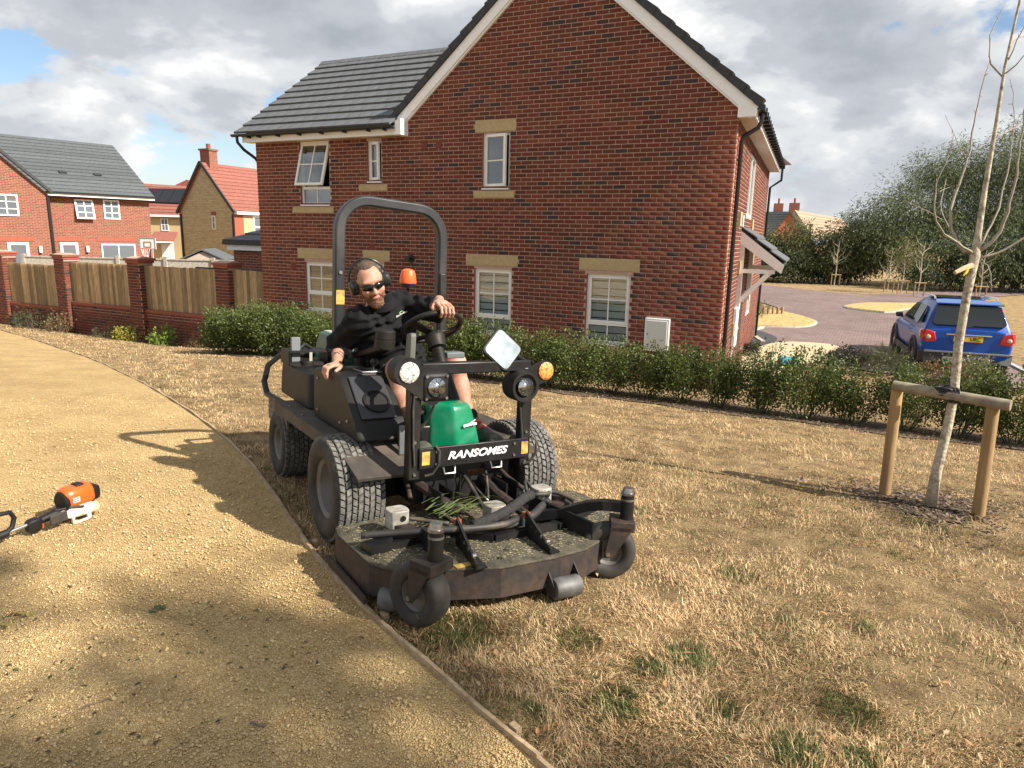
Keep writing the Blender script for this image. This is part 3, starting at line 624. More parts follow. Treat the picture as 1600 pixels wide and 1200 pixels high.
def bcol(bl):
    c = pick_col(len(bl)); b = np.array(bl); cx = b[:, :2].mean(1); pq = np.column_stack([cx, b[:, 2]])
    f = fbm(pq * np.array([0.55, 0.8]), 17, 3); dk = c.max(1) < 0.105; swap = dk & (rng.random(len(bl)) > np.clip((f - 0.44) * 6, 0.12, 1)); c[swap] = pick_col(int(swap.sum()), BRICK_COLS[:4], BRICK_W[:4]); c *= (0.86 + 0.28 * fbm(pq * 0.4, 23, 3))[:, None]
    q = (cx > -0.36 - 0.1 * np.sin(b[:, 2] * 14)) | (cx < -10.12); k = rng.choice(3, len(bl)); c[q] = np.array(QUOIN_COLS)[k][q] * rng.uniform(0.85, 1.1, (q.sum(), 1)); return c
cols = bcol(front)
# the 300 bricks that show largest are parts of their own, the rest one joined part
fb = np.array(front); full = (fb[:, 1] - fb[:, 0]) > 0.2; vis = fb[:, 2] > -0.1
score = np.where(full & vis, fb[:, 0], -99); order = np.argsort(-score); big = order[:300]; bigset = np.zeros(len(fb), bool); bigset[big] = True
variants = []
for c in BRICK_COLS + QUOIN_COLS:
    variants.append(np_mesh('brick', BV, BF, M_BRICK, False, np.tile(np.array(c), (12, 1))))
allc = np.array(BRICK_COLS + QUOIN_COLS)
for k in big:
    j = int(((allc - cols[k]) ** 2).sum(1).argmin()); x0, x1, zc = fb[k]
    o = link('brick', variants[j], wall, loc=((x0 + x1) / 2, rng.normal(0, 0.0012), zc)); 
rest = link('brickwork', bricks_to_mesh('brickwork', fb[~bigset], cols[~bigset], M_BRICK, lambda v: v), wall); tag(rest, kind='stuff')
# side wall that carries the porch
SD = np.array([-0.061, 0.998]); SNn = np.array([0.998, 0.061])
def sp_(s, n, z): return (SD[0] * s + SNn[0] * n, SD[1] * s + SNn[1] * n, z)
def side_tf(V):     # wall coords (x=s, y=-n outward negative, z)
    out = V.copy(); out[:, 0] = SD[0] * V[:, 0] - SNn[0] * V[:, 1]; out[:, 1] = SD[1] * V[:, 0] - SNn[1] * V[:, 1]; return out
SOPEN = [(3.0, 4.6, 2.2, 3.45), (3.2, 4.2, ZB, 1.0), (5.3, 6.6, -0.1, 1.1)]
sw = wall_core(0.03, 9.5, ZB, 3.64, SOPEN, 0.12, 'side_wall'); Vs = side_tf(np.array(sw.v)); sw.v = [tuple(p) for p in Vs]; side = hp(sw, 'side_wall', M_MORTAR, fix=False)
sb = course_bricks(lambda z: 0.0, lambda z: 9.5, -1.133, 3.6, SOPEN + [(1.4, 1.75, 1.95, 2.25), (4.4, 4.7, 1.9, 2.2)], 0.1); cs = np.where((np.array(sb)[:, :1] < 0.45), np.array(QUOIN_COLS)[rng.choice(3, len(sb))], pick_col(len(sb)))
tag(link('brickwork', bricks_to_mesh('side_brickwork', sb, cs, M_BRICK, side_tf), side), kind='stuff')
# back walls and floor so that the house is a closed body
hp(MB().prism([(-10.46, 0.12), (-10.46, 5.6), (-7.0, 5.6), (-7.0, 9.5), (-0.75, 9.48), (-0.75, 9.36), (-6.88, 9.36), (-6.88, 5.48), (-10.34, 5.48), (-10.34, 0.12)], (0, 0, ZB), (1, 0, 0), (0, 1, 0), (0, 0, 1), 3.6 - ZB), 'back_wall', M_MORTAR)
hp(MB().prism([(0, 0), (-3.23, 2.72), (-6.45, 0)], (0, 9.36, E0Z), (1, 0, 0), (0, 0, 1), (0, 1, 0), 0.12), 'back_gable', M_MORTAR)
hp(MB().bb(-10.3, -0.15, 0.9, 0.95, ZB, 3.6), 'dark_room_backing', M_DARKROOM); hp(MB().bb(-10.3, -0.15, 0.12, 0.95, 1.55, 1.75), 'floor_slab', M_DARKROOM); hp(MB().bb(-10.3, -0.15, 0.12, 0.95, 3.6, 3.64), 'ceiling_slab', M_DARKROOM)  # added dark sheet behind the windows stands in for unlit rooms

for k, (a, b, c, d) in enumerate(LINT): hp(MB().bb(a, b, -0.012, 0.1, c + 0.003, d - 0.003), 'lintel', M_STONEW, bevel=0.004)
for k, (a, b, c, d) in enumerate(SILL): hp(MB().prism([(-0.035, c), (0.1, c), (0.1, d + 0.02), (-0.035, d)], (a, 0, 0), (0, 1, 0), (0, 0, 1), (1, 0, 0), b - a), 'sill', M_STONEW, bevel=0.004)
# brick jambs lining each opening
jm = MB()
for (a, b, c, d) in OPEN.values():
    for x in (a, b): jm.bb(x - 0.004, x + 0.004, 0.002, 0.118, c, d)
M_JAMB = pmat('brick_jamb', (0.27, 0.085, 0.05), 0.85, var=0.25, scale=20)
hp(jm, 'reveals', M_JAMB, fix=False)

def rect_frame(mb, x0, x1, z0, z1, w, y0, y1):
    mb.bb(x0, x0 + w, y0, y1, z0, z1); mb.bb(x1 - w, x1, y0, y1, z0, z1); mb.bb(x0 + w, x1 - w, y0, y1, z0, z0 + w); mb.bb(x0 + w, x1 - w, y0, y1, z1 - w, z1); return mb
def sash(parent, x0, x1, z0, z1, bars, hinge=None, ang=0.0, yf=0.045):
    """casement with pane and glazing bars; hinge 'top' or 'left' swings it outwards"""
    w = 0.05; s = rect_frame(MB(), x0, x1, z0, z1, w, yf, yf + 0.05); p = MB().bb(x0 + w, x1 - w, yf + 0.022, yf + 0.028, z0 + w, z1 - w); g = MB(); xm, zm = (x0 + x1) / 2, (z0 + z1) / 2
    if 'v' in bars: g.bb(xm - 0.011, xm + 0.011, yf + 0.012, yf + 0.038, z0 + w, z1 - w)
    if 'h' in bars: g.bb(x0 + w, x1 - w, yf + 0.0135, yf + 0.0365, zm - 0.011, zm + 0.011)
    M = Matrix.Identity(4)
    if hinge == 'top': M = Matrix.Translation((0, yf, z1)) @ Matrix.Rotation(ang, 4, 'X') @ Matrix.Translation((0, -yf, -z1))
    if hinge == 'left': M = Matrix.Translation((x0, yf, 0)) @ Matrix.Rotation(-ang, 4, 'Z') @ Matrix.Translation((-x0, -yf, 0))
    for mb, nm, mt in ((s, 'sash', M_UPVC), (p, 'pane', M_GLASS), (g, 'glazing_bar', M_UPVC)):
        if mb.v: mb.v = [tuple(M @ Vector(q)) for q in mb.v]; hp(mb, nm, mt, parent, bevel=0.004 if nm == 'sash' else 0, fix=False)
def window(key, transom=None, bars='vh', bars2='v', hinge=None, ang=0, blind=None, curtain=False):
    x0, x1, z0, z1 = OPEN[key]; x0 += 0.006; x1 -= 0.006; w = 0.045; fr = rect_frame(MB(), x0, x1, z0, z1, w, 0.05, 0.115)
    fr.bb(x0 - 0.0, x1 + 0.0, -0.03, 0.05, z0 - 0.028, z0 - 0.002)        # upvc cill nose
    if transom: fr.bb(x0 + w, x1 - w, 0.052, 0.113, transom - 0.03, transom + 0.03)
    o = hp(fr, 'window', M_UPVC, fix=False)
    if transom:
        sash(o, x0 + 0.03, x1 - 0.03, transom + 0.01, z1 - 0.03, bars, hinge, ang); 
        p = MB().bb(x0 + w, x1 - w, 0.075, 0.081, z0 + w, transom - 0.03); hp(p, 'pane', M_GLASS, o); xm = (x0 + x1) / 2
        hp(MB().bb(xm - 0.011, xm + 0.011, 0.066, 0.09, z0 + w, transom - 0.03), 'glazing_bar', M_UPVC, o)
    else: sash(o, x0 + 0.03, x1 - 0.03, z0 + 0.03, z1 - 0.03, bars, hinge, ang)
    if blind:
        z = z0 + 0.05
        while z < z1 - 0.05:
            hp(MB().box(((x0 + x1) / 2, 0.135, z + blind * 0.45), (x1 - x0 - 0.04, 0.012, blind * 0.86), Matrix.Rotation(R(14), 3, 'X')), 'blind_slat', M_BLIND, o); z += blind
    if curtain:
        rings = []
        for zz in (z0 + 0.02, z1): rings.append([(x0 + 0.02 + t * (x1 - x0) * 0.36, 0.2 + 0.02 * math.sin(t * 22), zz) for t in np.linspace(0, 1, 16)])
        hp(MB().loft(rings, caps=False, closed=False), 'curtain', M_CURTAIN, o, smooth='all', fix=False)
    return o
window('W1', 0.13, blind=0.135); window('W2', 0.165, blind=0.135); window('LW', 0.35, blind=0.115)
window('LB', None, 'h'); window('UM', None, 'h', hinge='left', ang=R(16)); window('UL', 2.63, hinge='top', ang=R(-17), curtain=True); window('US', None, 'h', hinge='left', ang=R(20))

# gas meter cabinet, vents
gm = hp(MB().bb(-1.29, -0.855, -0.07, 0.02, -0.24, 0.34), 'meter_box', M_UPVC, bevel=0.008)
hp(MB().bb(-1.255, -0.89, -0.078, -0.066, -0.2, 0.3), 'meter_door', pmat('meter_door_plastic', (0.62, 0.64, 0.6), 0.5, var=0.05), gm, bevel=0.004); hp(MB().cyl((-1.23, -0.085, 0.06), (-1.23, -0.075, 0.06), 0.012), 'lock', M_LEAD, gm)
M_FLUE = pmat('flue_plastic', (0.02, 0.018, 0.018), 0.5)
hp(MB().lathe([(0.02, -0.16), (0.055, -0.16), (0.055, -0.1), (0.04, -0.1), (0.04, -0.03), (0.085, -0.03), (0.085, 0.0)], (-6.29, 0, 1.2), (0, 1, 0), 20), 'flue', M_FLUE, smooth=True)
M_AIRB = pmat('red_air_brick', (0.16, 0.03, 0.025), 0.8)
for (x, z) in ((-5.62, 3.42), (-7.28, 1.42), (-9.5, 0.93), (-5.95, 3.4)): hp(MB().bb(x - 0.06, x + 0.06, -0.014, 0.01, z - 0.06, z + 0.06), 'air_brick', M_AIRB, bevel=0.004)

# ---- main roof
def off_pt(x, z, side, h):      # point h above the rake line, measured square to it
    c = 1 / math.sqrt(1 + SL * SL); return (x + side * SL * c * h, z + c * h)
D_BACK = 9.3
for side, ex in ((1, 0.2), (-1, -6.66)):
    ez = E0Z - SL * (ex - E0X) * 1 if side == 1 else E0Z - SL * (-6.45 - ex)
    ax, az = GA_X, GA_Z + 0.02
    lo0, hi0 = off_pt(ex, ez, side, 0.0), off_pt(ax, az, side, 0.0)
    q = lambda h: [off_pt(ex, ez, side, h), (ax, az + h * math.sqrt(1 + SL * SL))]
    a, b = q(0.2); c, d = q(0.26)
    roof = hp(MB().prism([a, b, d, c], (0, -0.06, 0), (1, 0, 0), (0, 0, 1), (-0.061, 0.998, 0), D_BACK), 'roof', M_TILE)
    # barge board
    a, b = q(0.012); c, d = q(0.175)
    bx = a
    hp(MB().prism([(q(0.0)[0][0], q(0.0)[0][1]), q(0.0)[1], q(0.165)[1], q(0.165)[0]], (0, -0.085, 0), (1, 0, 0), (0, 0, 1), (0, 1, 0), 0.03), 'barge_board', M_FASCIA)
    hp(MB().prism([q(-0.03)[0], q(-0.03)[1], q(-0.002)[1], q(-0.002)[0]], (0, -0.055, 0), (1, 0, 0), (0, 0, 1), (0, 1, 0), 0.05), 'soffit_strip', M_FASCIA)
    # verge units
    p0 = np.array(off_pt(ex, ez, side, 0.0)); p1 = np.array([ax, az]); Ls = np.linalg.norm(p1 - p0); dv = (p1 - p0) / Ls; nv = np.array([side * SL, 1]) / math.sqrt(1 + SL * SL); n = int(Ls / 0.33)
    for k in range(n + 1):
        s0, s1 = k * 0.33, min((k + 1) * 0.33 + 0.02, Ls + 0.02); A = p0 + dv * s0; B = p0 + dv * s1
        poly = [tuple(A + nv * 0.17), tuple(B + nv * 0.17), tuple(B + nv * 0.275), tuple(A + nv * 0.305)]
        hp(MB().prism(poly, (0, -0.13, 0), (1, 0, 0), (0, 0, 1), (0, 1, 0), 0.2), 'verge_tile', M_VERGE, roof)
rid = hp(MB().cyl((GA_X, -0.14, GA_Z + 0.33), (GA_X - 0.58, D_BACK, GA_Z + 0.33), 0.12, n=12), 'ridge_tile', M_VERGE, smooth=True)
# eaves box on the right and along the side
hp(MB().prism([(0.0, 3.62), (0.27, 3.625), (0.29, 3.72), (0.2, 3.86), (0.0, 3.97)], (0, -0.088, 0), (1, 0, 0), (0, 0, 1), (0, 1, 0), 0.1), 'eaves_box_end', M_FASCIA)
def sidebox(n0, n1, z0, z1, s0, s1):
    mb = MB(); V = [sp_(s, n, z) for s in (s0, s1) for (n, z) in ((n0, z0), (n1, z0), (n1, z1), (n0, z1))]; return mb.add(V, [(0, 1, 2, 3), (7, 6, 5, 4), (0, 4, 5, 1), (1, 5, 6, 2), (2, 6, 7, 3), (3, 7, 4, 0)])
M_SOFFIT = pmat('soffit_board', (0.6, 0.56, 0.5), 0.6)
hp(sidebox(0.0, 0.26, 3.625, 3.64, 0.01, 9.5), 'soffit', M_SOFFIT); hp(sidebox(0.255, 0.28, 3.61, 3.8, 0.01, 9.5), 'fascia', M_FASCIA)
hp(sidebox(0.285, 0.40, 3.72, 3.79, -0.1, 9.6), 'gutter', M_BLACKP)
for s in np.arange(0.3, 9.5, 0.42): hp(sidebox(0.28, 0.415, 3.68, 3.8, s - 0.02, s + 0.02), 'gutter_bracket', M_BLACKP)
for s in np.arange(0.0, 9.5, 0.3):
    e = Vector(sp_(s, 0.36, 3.82)); hp(MB().bar(Vector(sp_(s, 0.1, 4.02)), e, 0.28, 0.03), 'eaves_tile', M_VERGE)
pipe = MB(); P_ = [sp_(0.25, 0.34, 3.72), sp_(0.25, 0.34, 3.6), sp_(0.25, 0.3, 3.5), sp_(0.25, 0.1, 3.38), sp_(0.25, 0.06, 3.3), sp_(0.25, 0.06, ZB + 0.02)]
pp = hp(pipe.tube(P_, 0.036, 10), 'downpipe', M_BLACKP, smooth=True)
for z in (3.0, 1.2, 0.0): hp(MB().lathe([(0.036, -0.02), (0.046, -0.02), (0.046, 0.02), (0.036, 0.02)], sp_(0.25, 0.06, z), (0, 0, 1), 12), 'pipe_clip', M_BLACKP, pp)
hp(MB().tube([sp_(9.4, 0.34, 3.72), sp_(9.4, 0.34, 3.4), sp_(9.4, 0.06, 3.2), sp_(9.4, 0.05, ZB)], 0.035, 8), 'downpipe', M_BLACKP, smooth=True)
# side windows, meter box, stone corbels and gallows porch
def sidewin(s0, s1, z0, z1, name='window'):
    mb = MB(); f = MB()
    for (a, b, c, d) in ((s0, s0 + .06, z0, z1), (s1 - .06, s1, z0, z1), (s0 + .06, s1 - .06, z0, z0 + .06), (s0 + .06, s1 - .06, z1 - .06, z1), ((s0 + s1) / 2 - .03, (s0 + s1) / 2 + .03, z0 + .06, z1 - .06)):
        b_ = sidebox(-0.07, -0.02, c, d, a, b); f.add(b_.v, b_.f)
    o = hp(f, name, M_UPVC, fix=False); hp(sidebox(-0.05, -0.045, z0 + .06, z1 - .06, s0 + .06, s1 - .06), 'pane', M_GLASS, o); return o
sidewin(3.0, 4.6, 2.2, 3.45); sidewin(5.3, 6.6, -0.1, 1.1)
dr = hp(sidebox(-0.09, -0.04, ZB, 1.0, 3.22, 4.18), 'front_door', pmat('front_door_paint', (0.05, 0.055, 0.07), 0.4)); hp(sidebox(-0.04, 0.02, -0.15, -0.1, 3.3, 3.4), 'door_handle', M_UPVC, dr)
for (s, z) in ((1.55, 2.1), (4.55, 2.05), (2.3, 1.2), (2.1, 0.0), (5.6, 1.3)): hp(sidebox(-0.05, 0.05, z - 0.13, z + 0.13, s - 0.16, s + 0.16), 'stone_block', M_STONEW)
hp(sidebox(0.005, 0.09, -0.35, 0.42, 2.0, 2.35), 'meter_box', M_UPVC, bevel=0.02); hp(sidebox(0.01, 0.04, ZB, -0.35, 2.12, 2.18), 'conduit', M_UPVC)
hp(sidebox(0.002, 0.02, 1.98, 2.2, 2.25, 2.5), 'house_plaque', pmat('blue_plaque', (0.35, 0.55, 0.68), 0.5))
por = MB(); s0, s1 = 2.3, 4.9
por.add([sp_(s, n, z) for s in (s0, s1) for (n, z) in ((0.0, 1.84), (0.82, 1.22), (0.82, 1.30), (0.0, 1.95))], [(0, 1, 2, 3), (7, 6, 5, 4), (0, 4, 5, 1), (1, 5, 6, 2), (2, 6, 7, 3), (3, 7, 4, 0)])
can = hp(por, 'porch_roof', M_VERGE)
for k in range(3):
    t0, t1 = k / 3, (k + 1) / 3; z = lambda t, o: 1.95 - 0.65 * t + o; nn_ = lambda t: 0.84 * t
    tb = MB().add([sp_(s, n, zz) for s in (s0 - 0.03, s1 + 0.03) for (n, zz) in ((nn_(t0), z(t0, 0.005)), (nn_(t1) + 0.03, z(t1, 0.02)), (nn_(t1) + 0.03, z(t1, 0.05)), (nn_(t0), z(t0, 0.03)))], [(0, 1, 2, 3), (7, 6, 5, 4), (0, 4, 5, 1), (1, 5, 6, 2), (2, 6, 7, 3), (3, 7, 4, 0)]); hp(tb, 'tile_course', M_TILE, can)
M_PORCH = pmat('white_porch_timber', (0.75, 0.74, 0.73), 0.5, var=0.05)
hp(MB().add([sp_(s, n, z) for s in (s0 - 0.03, s0 - 0.005) for (n, z) in ((0.0, 1.66), (0.8, 1.1), (0.84, 1.23), (0.84, 1.27), (0.0, 1.9))], [(0, 1, 2, 3, 4), (9, 8, 7, 6, 5)] + [(k, (k + 1) % 5, 5 + (k + 1) % 5, 5 + k) for k in range(5)]), 'porch_cheek', M_PORCH, can)
for s in (s0 + 0.02, s1 - 0.06):
    g = MB().bar(sp_(s, 0.05, 0.38), sp_(s, 0.05, 1.8), 0.09, 0.09, up=(0, 1, 0)); g.bar(sp_(s, 0.0, 1.13), sp_(s, 0.68, 1.13), 0.09, 0.08); g.bar(sp_(s, 0.06, 0.52), sp_(s, 0.58, 1.1), 0.088, 0.088); hp(g, 'gallows_bracket', M_PORCH, can, fix=False)

# ---- left wing roof: eave towards us, laid in separate tiles
EY, EZ, RY, RZ = -0.29, 3.80, 2.66, 5.86
wing = hp(MB().prism([(EY + 0.03, EZ - 0.08), (RY, RZ - 0.07), (2 * RY - EY, EZ - 0.08)], (-10.62, 0, 0), (0, 1, 0), (0, 0, 1), (1, 0, 0), 4.12), 'wing_roof', M_VERGE)
slope = Vector((0, RY - EY, RZ - EZ)); LS = slope.length; sv = slope / LS; nv3 = Vector((0, -sv.z, sv.y)); NR = 11; gauge = LS / NR; TW = 0.30
tl = MB().box((0, 0, 0), (TW - 0.002, gauge + 0.05, 0.045)); tile_me = tl.mesh('tile', M_TILE); ang = math.atan2(sv.z, sv.y)
def tile_right(z): return GA_X - (GA_Z + 0.33 - z) / SL + 0.35
for r in range(NR):
    c0 = Vector((0, EY, EZ)) + sv * (gauge * (r + 0.5) - 0.02) + nv3 * 0.012; x = -10.74 + (TW / 2 if r % 2 else 0)
    if r % 2: link('tile', bpy.data.meshes.get('half_tile') or MB().box((0, 0, 0), (TW / 2 - 0.002, gauge + 0.05, 0.045)).mesh('half_tile', M_TILE), wing, loc=(x - TW / 4, c0.y, c0.z), rot=(ang - 0.11, 0, 0))
    while x + TW < tile_right(c0.z) - 0.12:
        link('tile', tile_me, wing, loc=(x + TW / 2, c0.y, c0.z + random.uniform(-0.0015, 0.0015)), rot=(ang - 0.11, 0, random.uniform(-0.002, 0.002))); x += TW
x = -10.78
while x < -4.1:
    hp(MB().prism([(-0.13, -0.06), (0, 0.05), (0.13, -0.06), (0.11, -0.09), (0, 0.02), (-0.11, -0.09)], (x, RY, RZ + 0.015), (0, 1, 0), (0, 0, 1), (1, 0, 0), 0.43), 'ridge_tile', M_TILE, wing); x += 0.45
hp(MB().box((-6.35, 1.55, 5.155), (0.18, 0.14, 0.05), Matrix.Rotation(ang, 3, 'X')), 'roof_vent', M_VERGE, wing)
# gutter, fascia and brackets along the wing
hp(MB().bb(-10.62, -6.47, -0.225, -0.2, 3.605, 3.78), 'fascia', M_FASCIA); hp(MB().bb(-10.6, -6.47, -0.2, 0.0, 3.612, 3.63), 'soffit', M_SOFFIT)
gt = MB(); prof = [(0.055 * math.cos(t), 0.055 * math.sin(t)) for t in np.linspace(math.pi, 2 * math.pi, 9)]; prof += [(0.045 * math.cos(t), 0.045 * math.sin(t)) for t in np.linspace(2 * math.pi, math.pi, 9)]
gut = hp(gt.prism(prof, (-10.8, -0.345, 3.765), (0, 1, 0), (0, 0, 1), (1, 0, 0), 4.33), 'gutter', M_BLACKP)
for x in (-10.35, -10.05, -9.5, -8.9, -8.3, -7.7, -7.1, -6.7): hp(MB().prism([(-0.06, 0.0), (0.08, 0.03), (0.08, -0.07), (-0.04, -0.065)], (x, -0.335, 3.745), (0, 1, 0), (0, 0, 1), (1, 0, 0), 0.035), 'gutter_bracket', M_BLACKP, gut)
hp(MB().tube([(-10.66, -0.345, 3.74), (-10.66, -0.33, 3.6), (-10.62, -0.2, 3.46), (-10.55, 0.06, 3.3), (-10.53, 0.12, 3.2), (-10.53, 0.13, ZB)], 0.034, 10), 'downpipe', M_BLACKP, smooth=True)
hp(MB().prism([(-6.47, 3.6), (-6.33, 3.6), (-6.33, 3.9), (-6.47, 3.86)], (0, -0.26, 0), (1, 0, 0), (0, 0, 1), (0, 1, 0), 0.262), 'eaves_box_end', M_FASCIA)

# ------------------------------------------------------------------ brick pier and timber panel boundary wall
fence = empty('boundary_wall', loc=(*wl(11.2), -1.5), rz=R(63.9 - 90)); FZ = 1.5
tag(fence, 'brick wall with piers and brown close-board timber panels left of the house', 'wall')
FX = 11.2
def fp(mb, name, mat, parent=None, **k):
    mb.v = [(p[0] + FX, p[1], p[2] + FZ) for p in mb.v]; return mb.build(name, mat, parent or fence, **k)
PIERS = [(-11.95, -11.5), (-15.18, -14.7), (-18.32, -17.86), (-21.35, -20.85)]
PLT = {0: -0.36, 1: -0.34, 2: -0.34, 3: -0.54}
BD = [(-11.5, -10.47, 0.76, -0.38), (-14.7, -11.95, 0.745, -0.36), (-17.86, -15.18, 0.735, -0.34), (-20.85, -18.32, 0.60, -0.54), (-24.0, -21.35, 0.55, -0.6)]
M_BOARD = pmat('brown_fence_board', (0.37, 0.26, 0.14), 0.85, col2=(0.29, 0.2, 0.105), scale=3, var=0.25, bump=0.003, bscale=60, stretch=(6, 6, 0.6), objrand=0.4)
core = fp(MB().bb(-24.0, -10.47, 0.02, 0.22, -1.62, -0.62), 'plinth_wall', M_MORTAR)
fbr = []
for (x0, x1, zt, zb) in BD:
    fp(MB().bb(x0, x1, 0.02, 0.22, -1.2, zb - 0.115), 'plinth_step', M_MORTAR)
    fp(MB().bb(x0, x1, 0.0, 0.24, zb - 0.11, zb - 0.035), 'coping', pmat('brick_coping', (0.26, 0.075, 0.045), 0.85, var=0.3, scale=30))
    bl = course_bricks(lambda z: x0, lambda z: x1, -1.5, zb - 0.12, [], 0.03); fbr += [(b, 0.02) for b in bl]
    x = x0 + 0.01; k = 0
    while x < x1 - 0.03:
        w = min(random.uniform(0.098, 0.112), x1 - x); top = zt + random.uniform(-0.006, 0.006); jy = random.uniform(-0.006, 0.004)
        # feather-edge board: thin on one side, thick on the other, overlapping its neighbour
        m = MB().add([(x, 0.066, zb - 0.03), (x + w + 0.006, 0.092, zb - 0.03), (x + w + 0.006, 0.1, zb - 0.03), (x, 0.106, zb - 0.03), (x, 0.066 + jy, top), (x + w + 0.006, 0.092, top), (x + w + 0.006, 0.1, top), (x, 0.106, top)], [(3, 2, 1, 0), (4, 5, 6, 7), (0, 1, 5, 4), (1, 2, 6, 5), (2, 3, 7, 6), (3, 0, 4, 7)])
        fp(m, 'board', M_BOARD); x += w; k += 1
    for zr in (zb + 0.15, zt - 0.2): fp(MB().bb(x0, x1, 0.107, 0.15, zr - 0.04, zr + 0.04), 'rail', M_BOARD)
for (x0, x1) in PIERS:
    fp(MB().bb(x0 + 0.006, x1 - 0.006, -0.07, 0.33, -1.62, 0.80), 'pier', M_MORTAR)
    for k, (o_, z) in enumerate(((0.02, 0.80), (0.05, 0.865))):
        fp(MB().bb(x0 - o_, x1 + o_, -0.08 - o_, 0.34 + o_, z, z + 0.06), 'pier_cap', pmat('pier_cap_brick', (0.27, 0.08, 0.05), 0.85, var=0.3, scale=25))
    fp(MB().prism([(-0.1, 0.925), (0.36, 0.925), (0.13, 0.97)], (x0 - 0.02, 0, 0), (0, 1, 0), (0, 0, 1), (1, 0, 0), x1 - x0 + 0.04), 'pier_top', M_MORTAR)
    bl = course_bricks(lambda z: x0, lambda z: x1, -1.5, 0.79, [], x0); fbr += [(b, -0.076) for b in bl]
# pier sides facing right
zs = np.arange(-1.5, 0.72, 0.075)
pieces = []
for (x0, x1) in PIERS:
    for k, z in enumerate(zs):
        pieces.append((x1, z + 0.0375, k))
fcols = pick_col(len(fbr)); order = np.argsort([-b[0][0] for b in fbr]); isbig = np.zeros(len(fbr), bool)
cand = [k for k in order if fbr[k][0][1] - fbr[k][0][0] > 0.2 and fbr[k][0][2] > -1.25][:260]
for k in cand:
    (x0, x1, zc), y = fbr[k]; j = int(((allc - fcols[k]) ** 2).sum(1).argmin()); link('brick', variants[j], fence, loc=((x0 + x1) / 2 + FX, y, zc + FZ)); isbig[k] = True
Vr = []; rb = [fbr[k] for k in range(len(fbr)) if not isbig[k]]; me = bricks_to_mesh('fence_brickwork', [b[0] for b in rb], fcols[~isbig], M_BRICK, lambda v: v)
co = np.zeros(len(me.vertices) * 3, np.float32); me.vertices.foreach_get('co', co); co = co.reshape(-1, 3); co[:, 1] += np.repeat([b[1] for b in rb], 12); co[:, 0] += FX; co[:, 2] += FZ; me.vertices.foreach_set('co', co.ravel()); me.update()
tag(link('brickwork', me, fence), kind='stuff')
sdm = MB()
for (x, z, k) in pieces:
    c = 0.09 if k % 2 else 0.2; sdm.bb(x - 0.02, x + 0.004, -0.068, c, z - 0.032, z + 0.032); sdm.bb(x - 0.02, x + 0.004, c + 0.011, 0.325, z - 0.032, z + 0.032)
def recol(o, cols):
    a = o.data.attributes.new('col', 'FLOAT_COLOR', 'POINT'); c = np.ones((len(o.data.vertices), 4), np.float32); c[:, :3] = np.array(cols); a.data.foreach_set('color', c.ravel())
o = fp(sdm, 'pier_side_brickwork', M_BRICK, fix=False); recol(o, np.repeat(pick_col(2 * len(pieces)), 8, 0)[:len(o.data.vertices)]); tag(o, kind='stuff')
# ------------------------------------------------------------------ foliage
def leaf_cloud(P, N_, size, aspect, cols, fold=0.25):
    """quads folded along the midrib; P positions, N_ leaf axis directions"""
    n = len(P); A = N_ / np.linalg.norm(N_, axis=1, keepdims=True); rnd = rng.normal(size=(n, 3)); S = np.cross(A, rnd); S /= np.linalg.norm(S, axis=1, keepdims=True) + 1e-9; U = np.cross(A, S)
    L_ = (size * rng.uniform(0.6, 1.35, n))[:, None]; W_ = L_ * aspect
    v0 = P; v1 = P + A * L_ * 0.5 + S * W_ * 0.5 + U * W_ * fold; v2 = P + A * L_; v3 = P + A * L_ * 0.5 - S * W_ * 0.5 + U * W_ * fold
    V = np.stack([v0, v1, v2, v3], 1).reshape(-1, 3); k = np.arange(n)[:, None] * 4; T = np.concatenate([k + np.array([[0, 1, 2]]), k + np.array([[0, 2, 3]])])
    return V, T, np.repeat(cols, 4, 0)
M_LEAF = leafmat('hedge_leaf', rough=0.42, tl=0.3, objrand=0.12)
M_LEAF2 = leafmat('tree_leaf', rough=0.75, tl=0.3)
M_STEM = pmat('shrub_stem', (0.1, 0.075, 0.055), 0.9, var=0.2)
def palette(n, cols, w=None, j=0.25):
    c = np.array(cols); return c[rng.choice(len(c), n, p=None if w is None else np.array(w) / sum(w))] * rng.uniform(1 - j, 1 + j, (n, 1))
HEDGE_C = [(0.075, 0.105, 0.024), (0.105, 0.14, 0.034), (0.055, 0.075, 0.02), (0.16, 0.19, 0.05)]
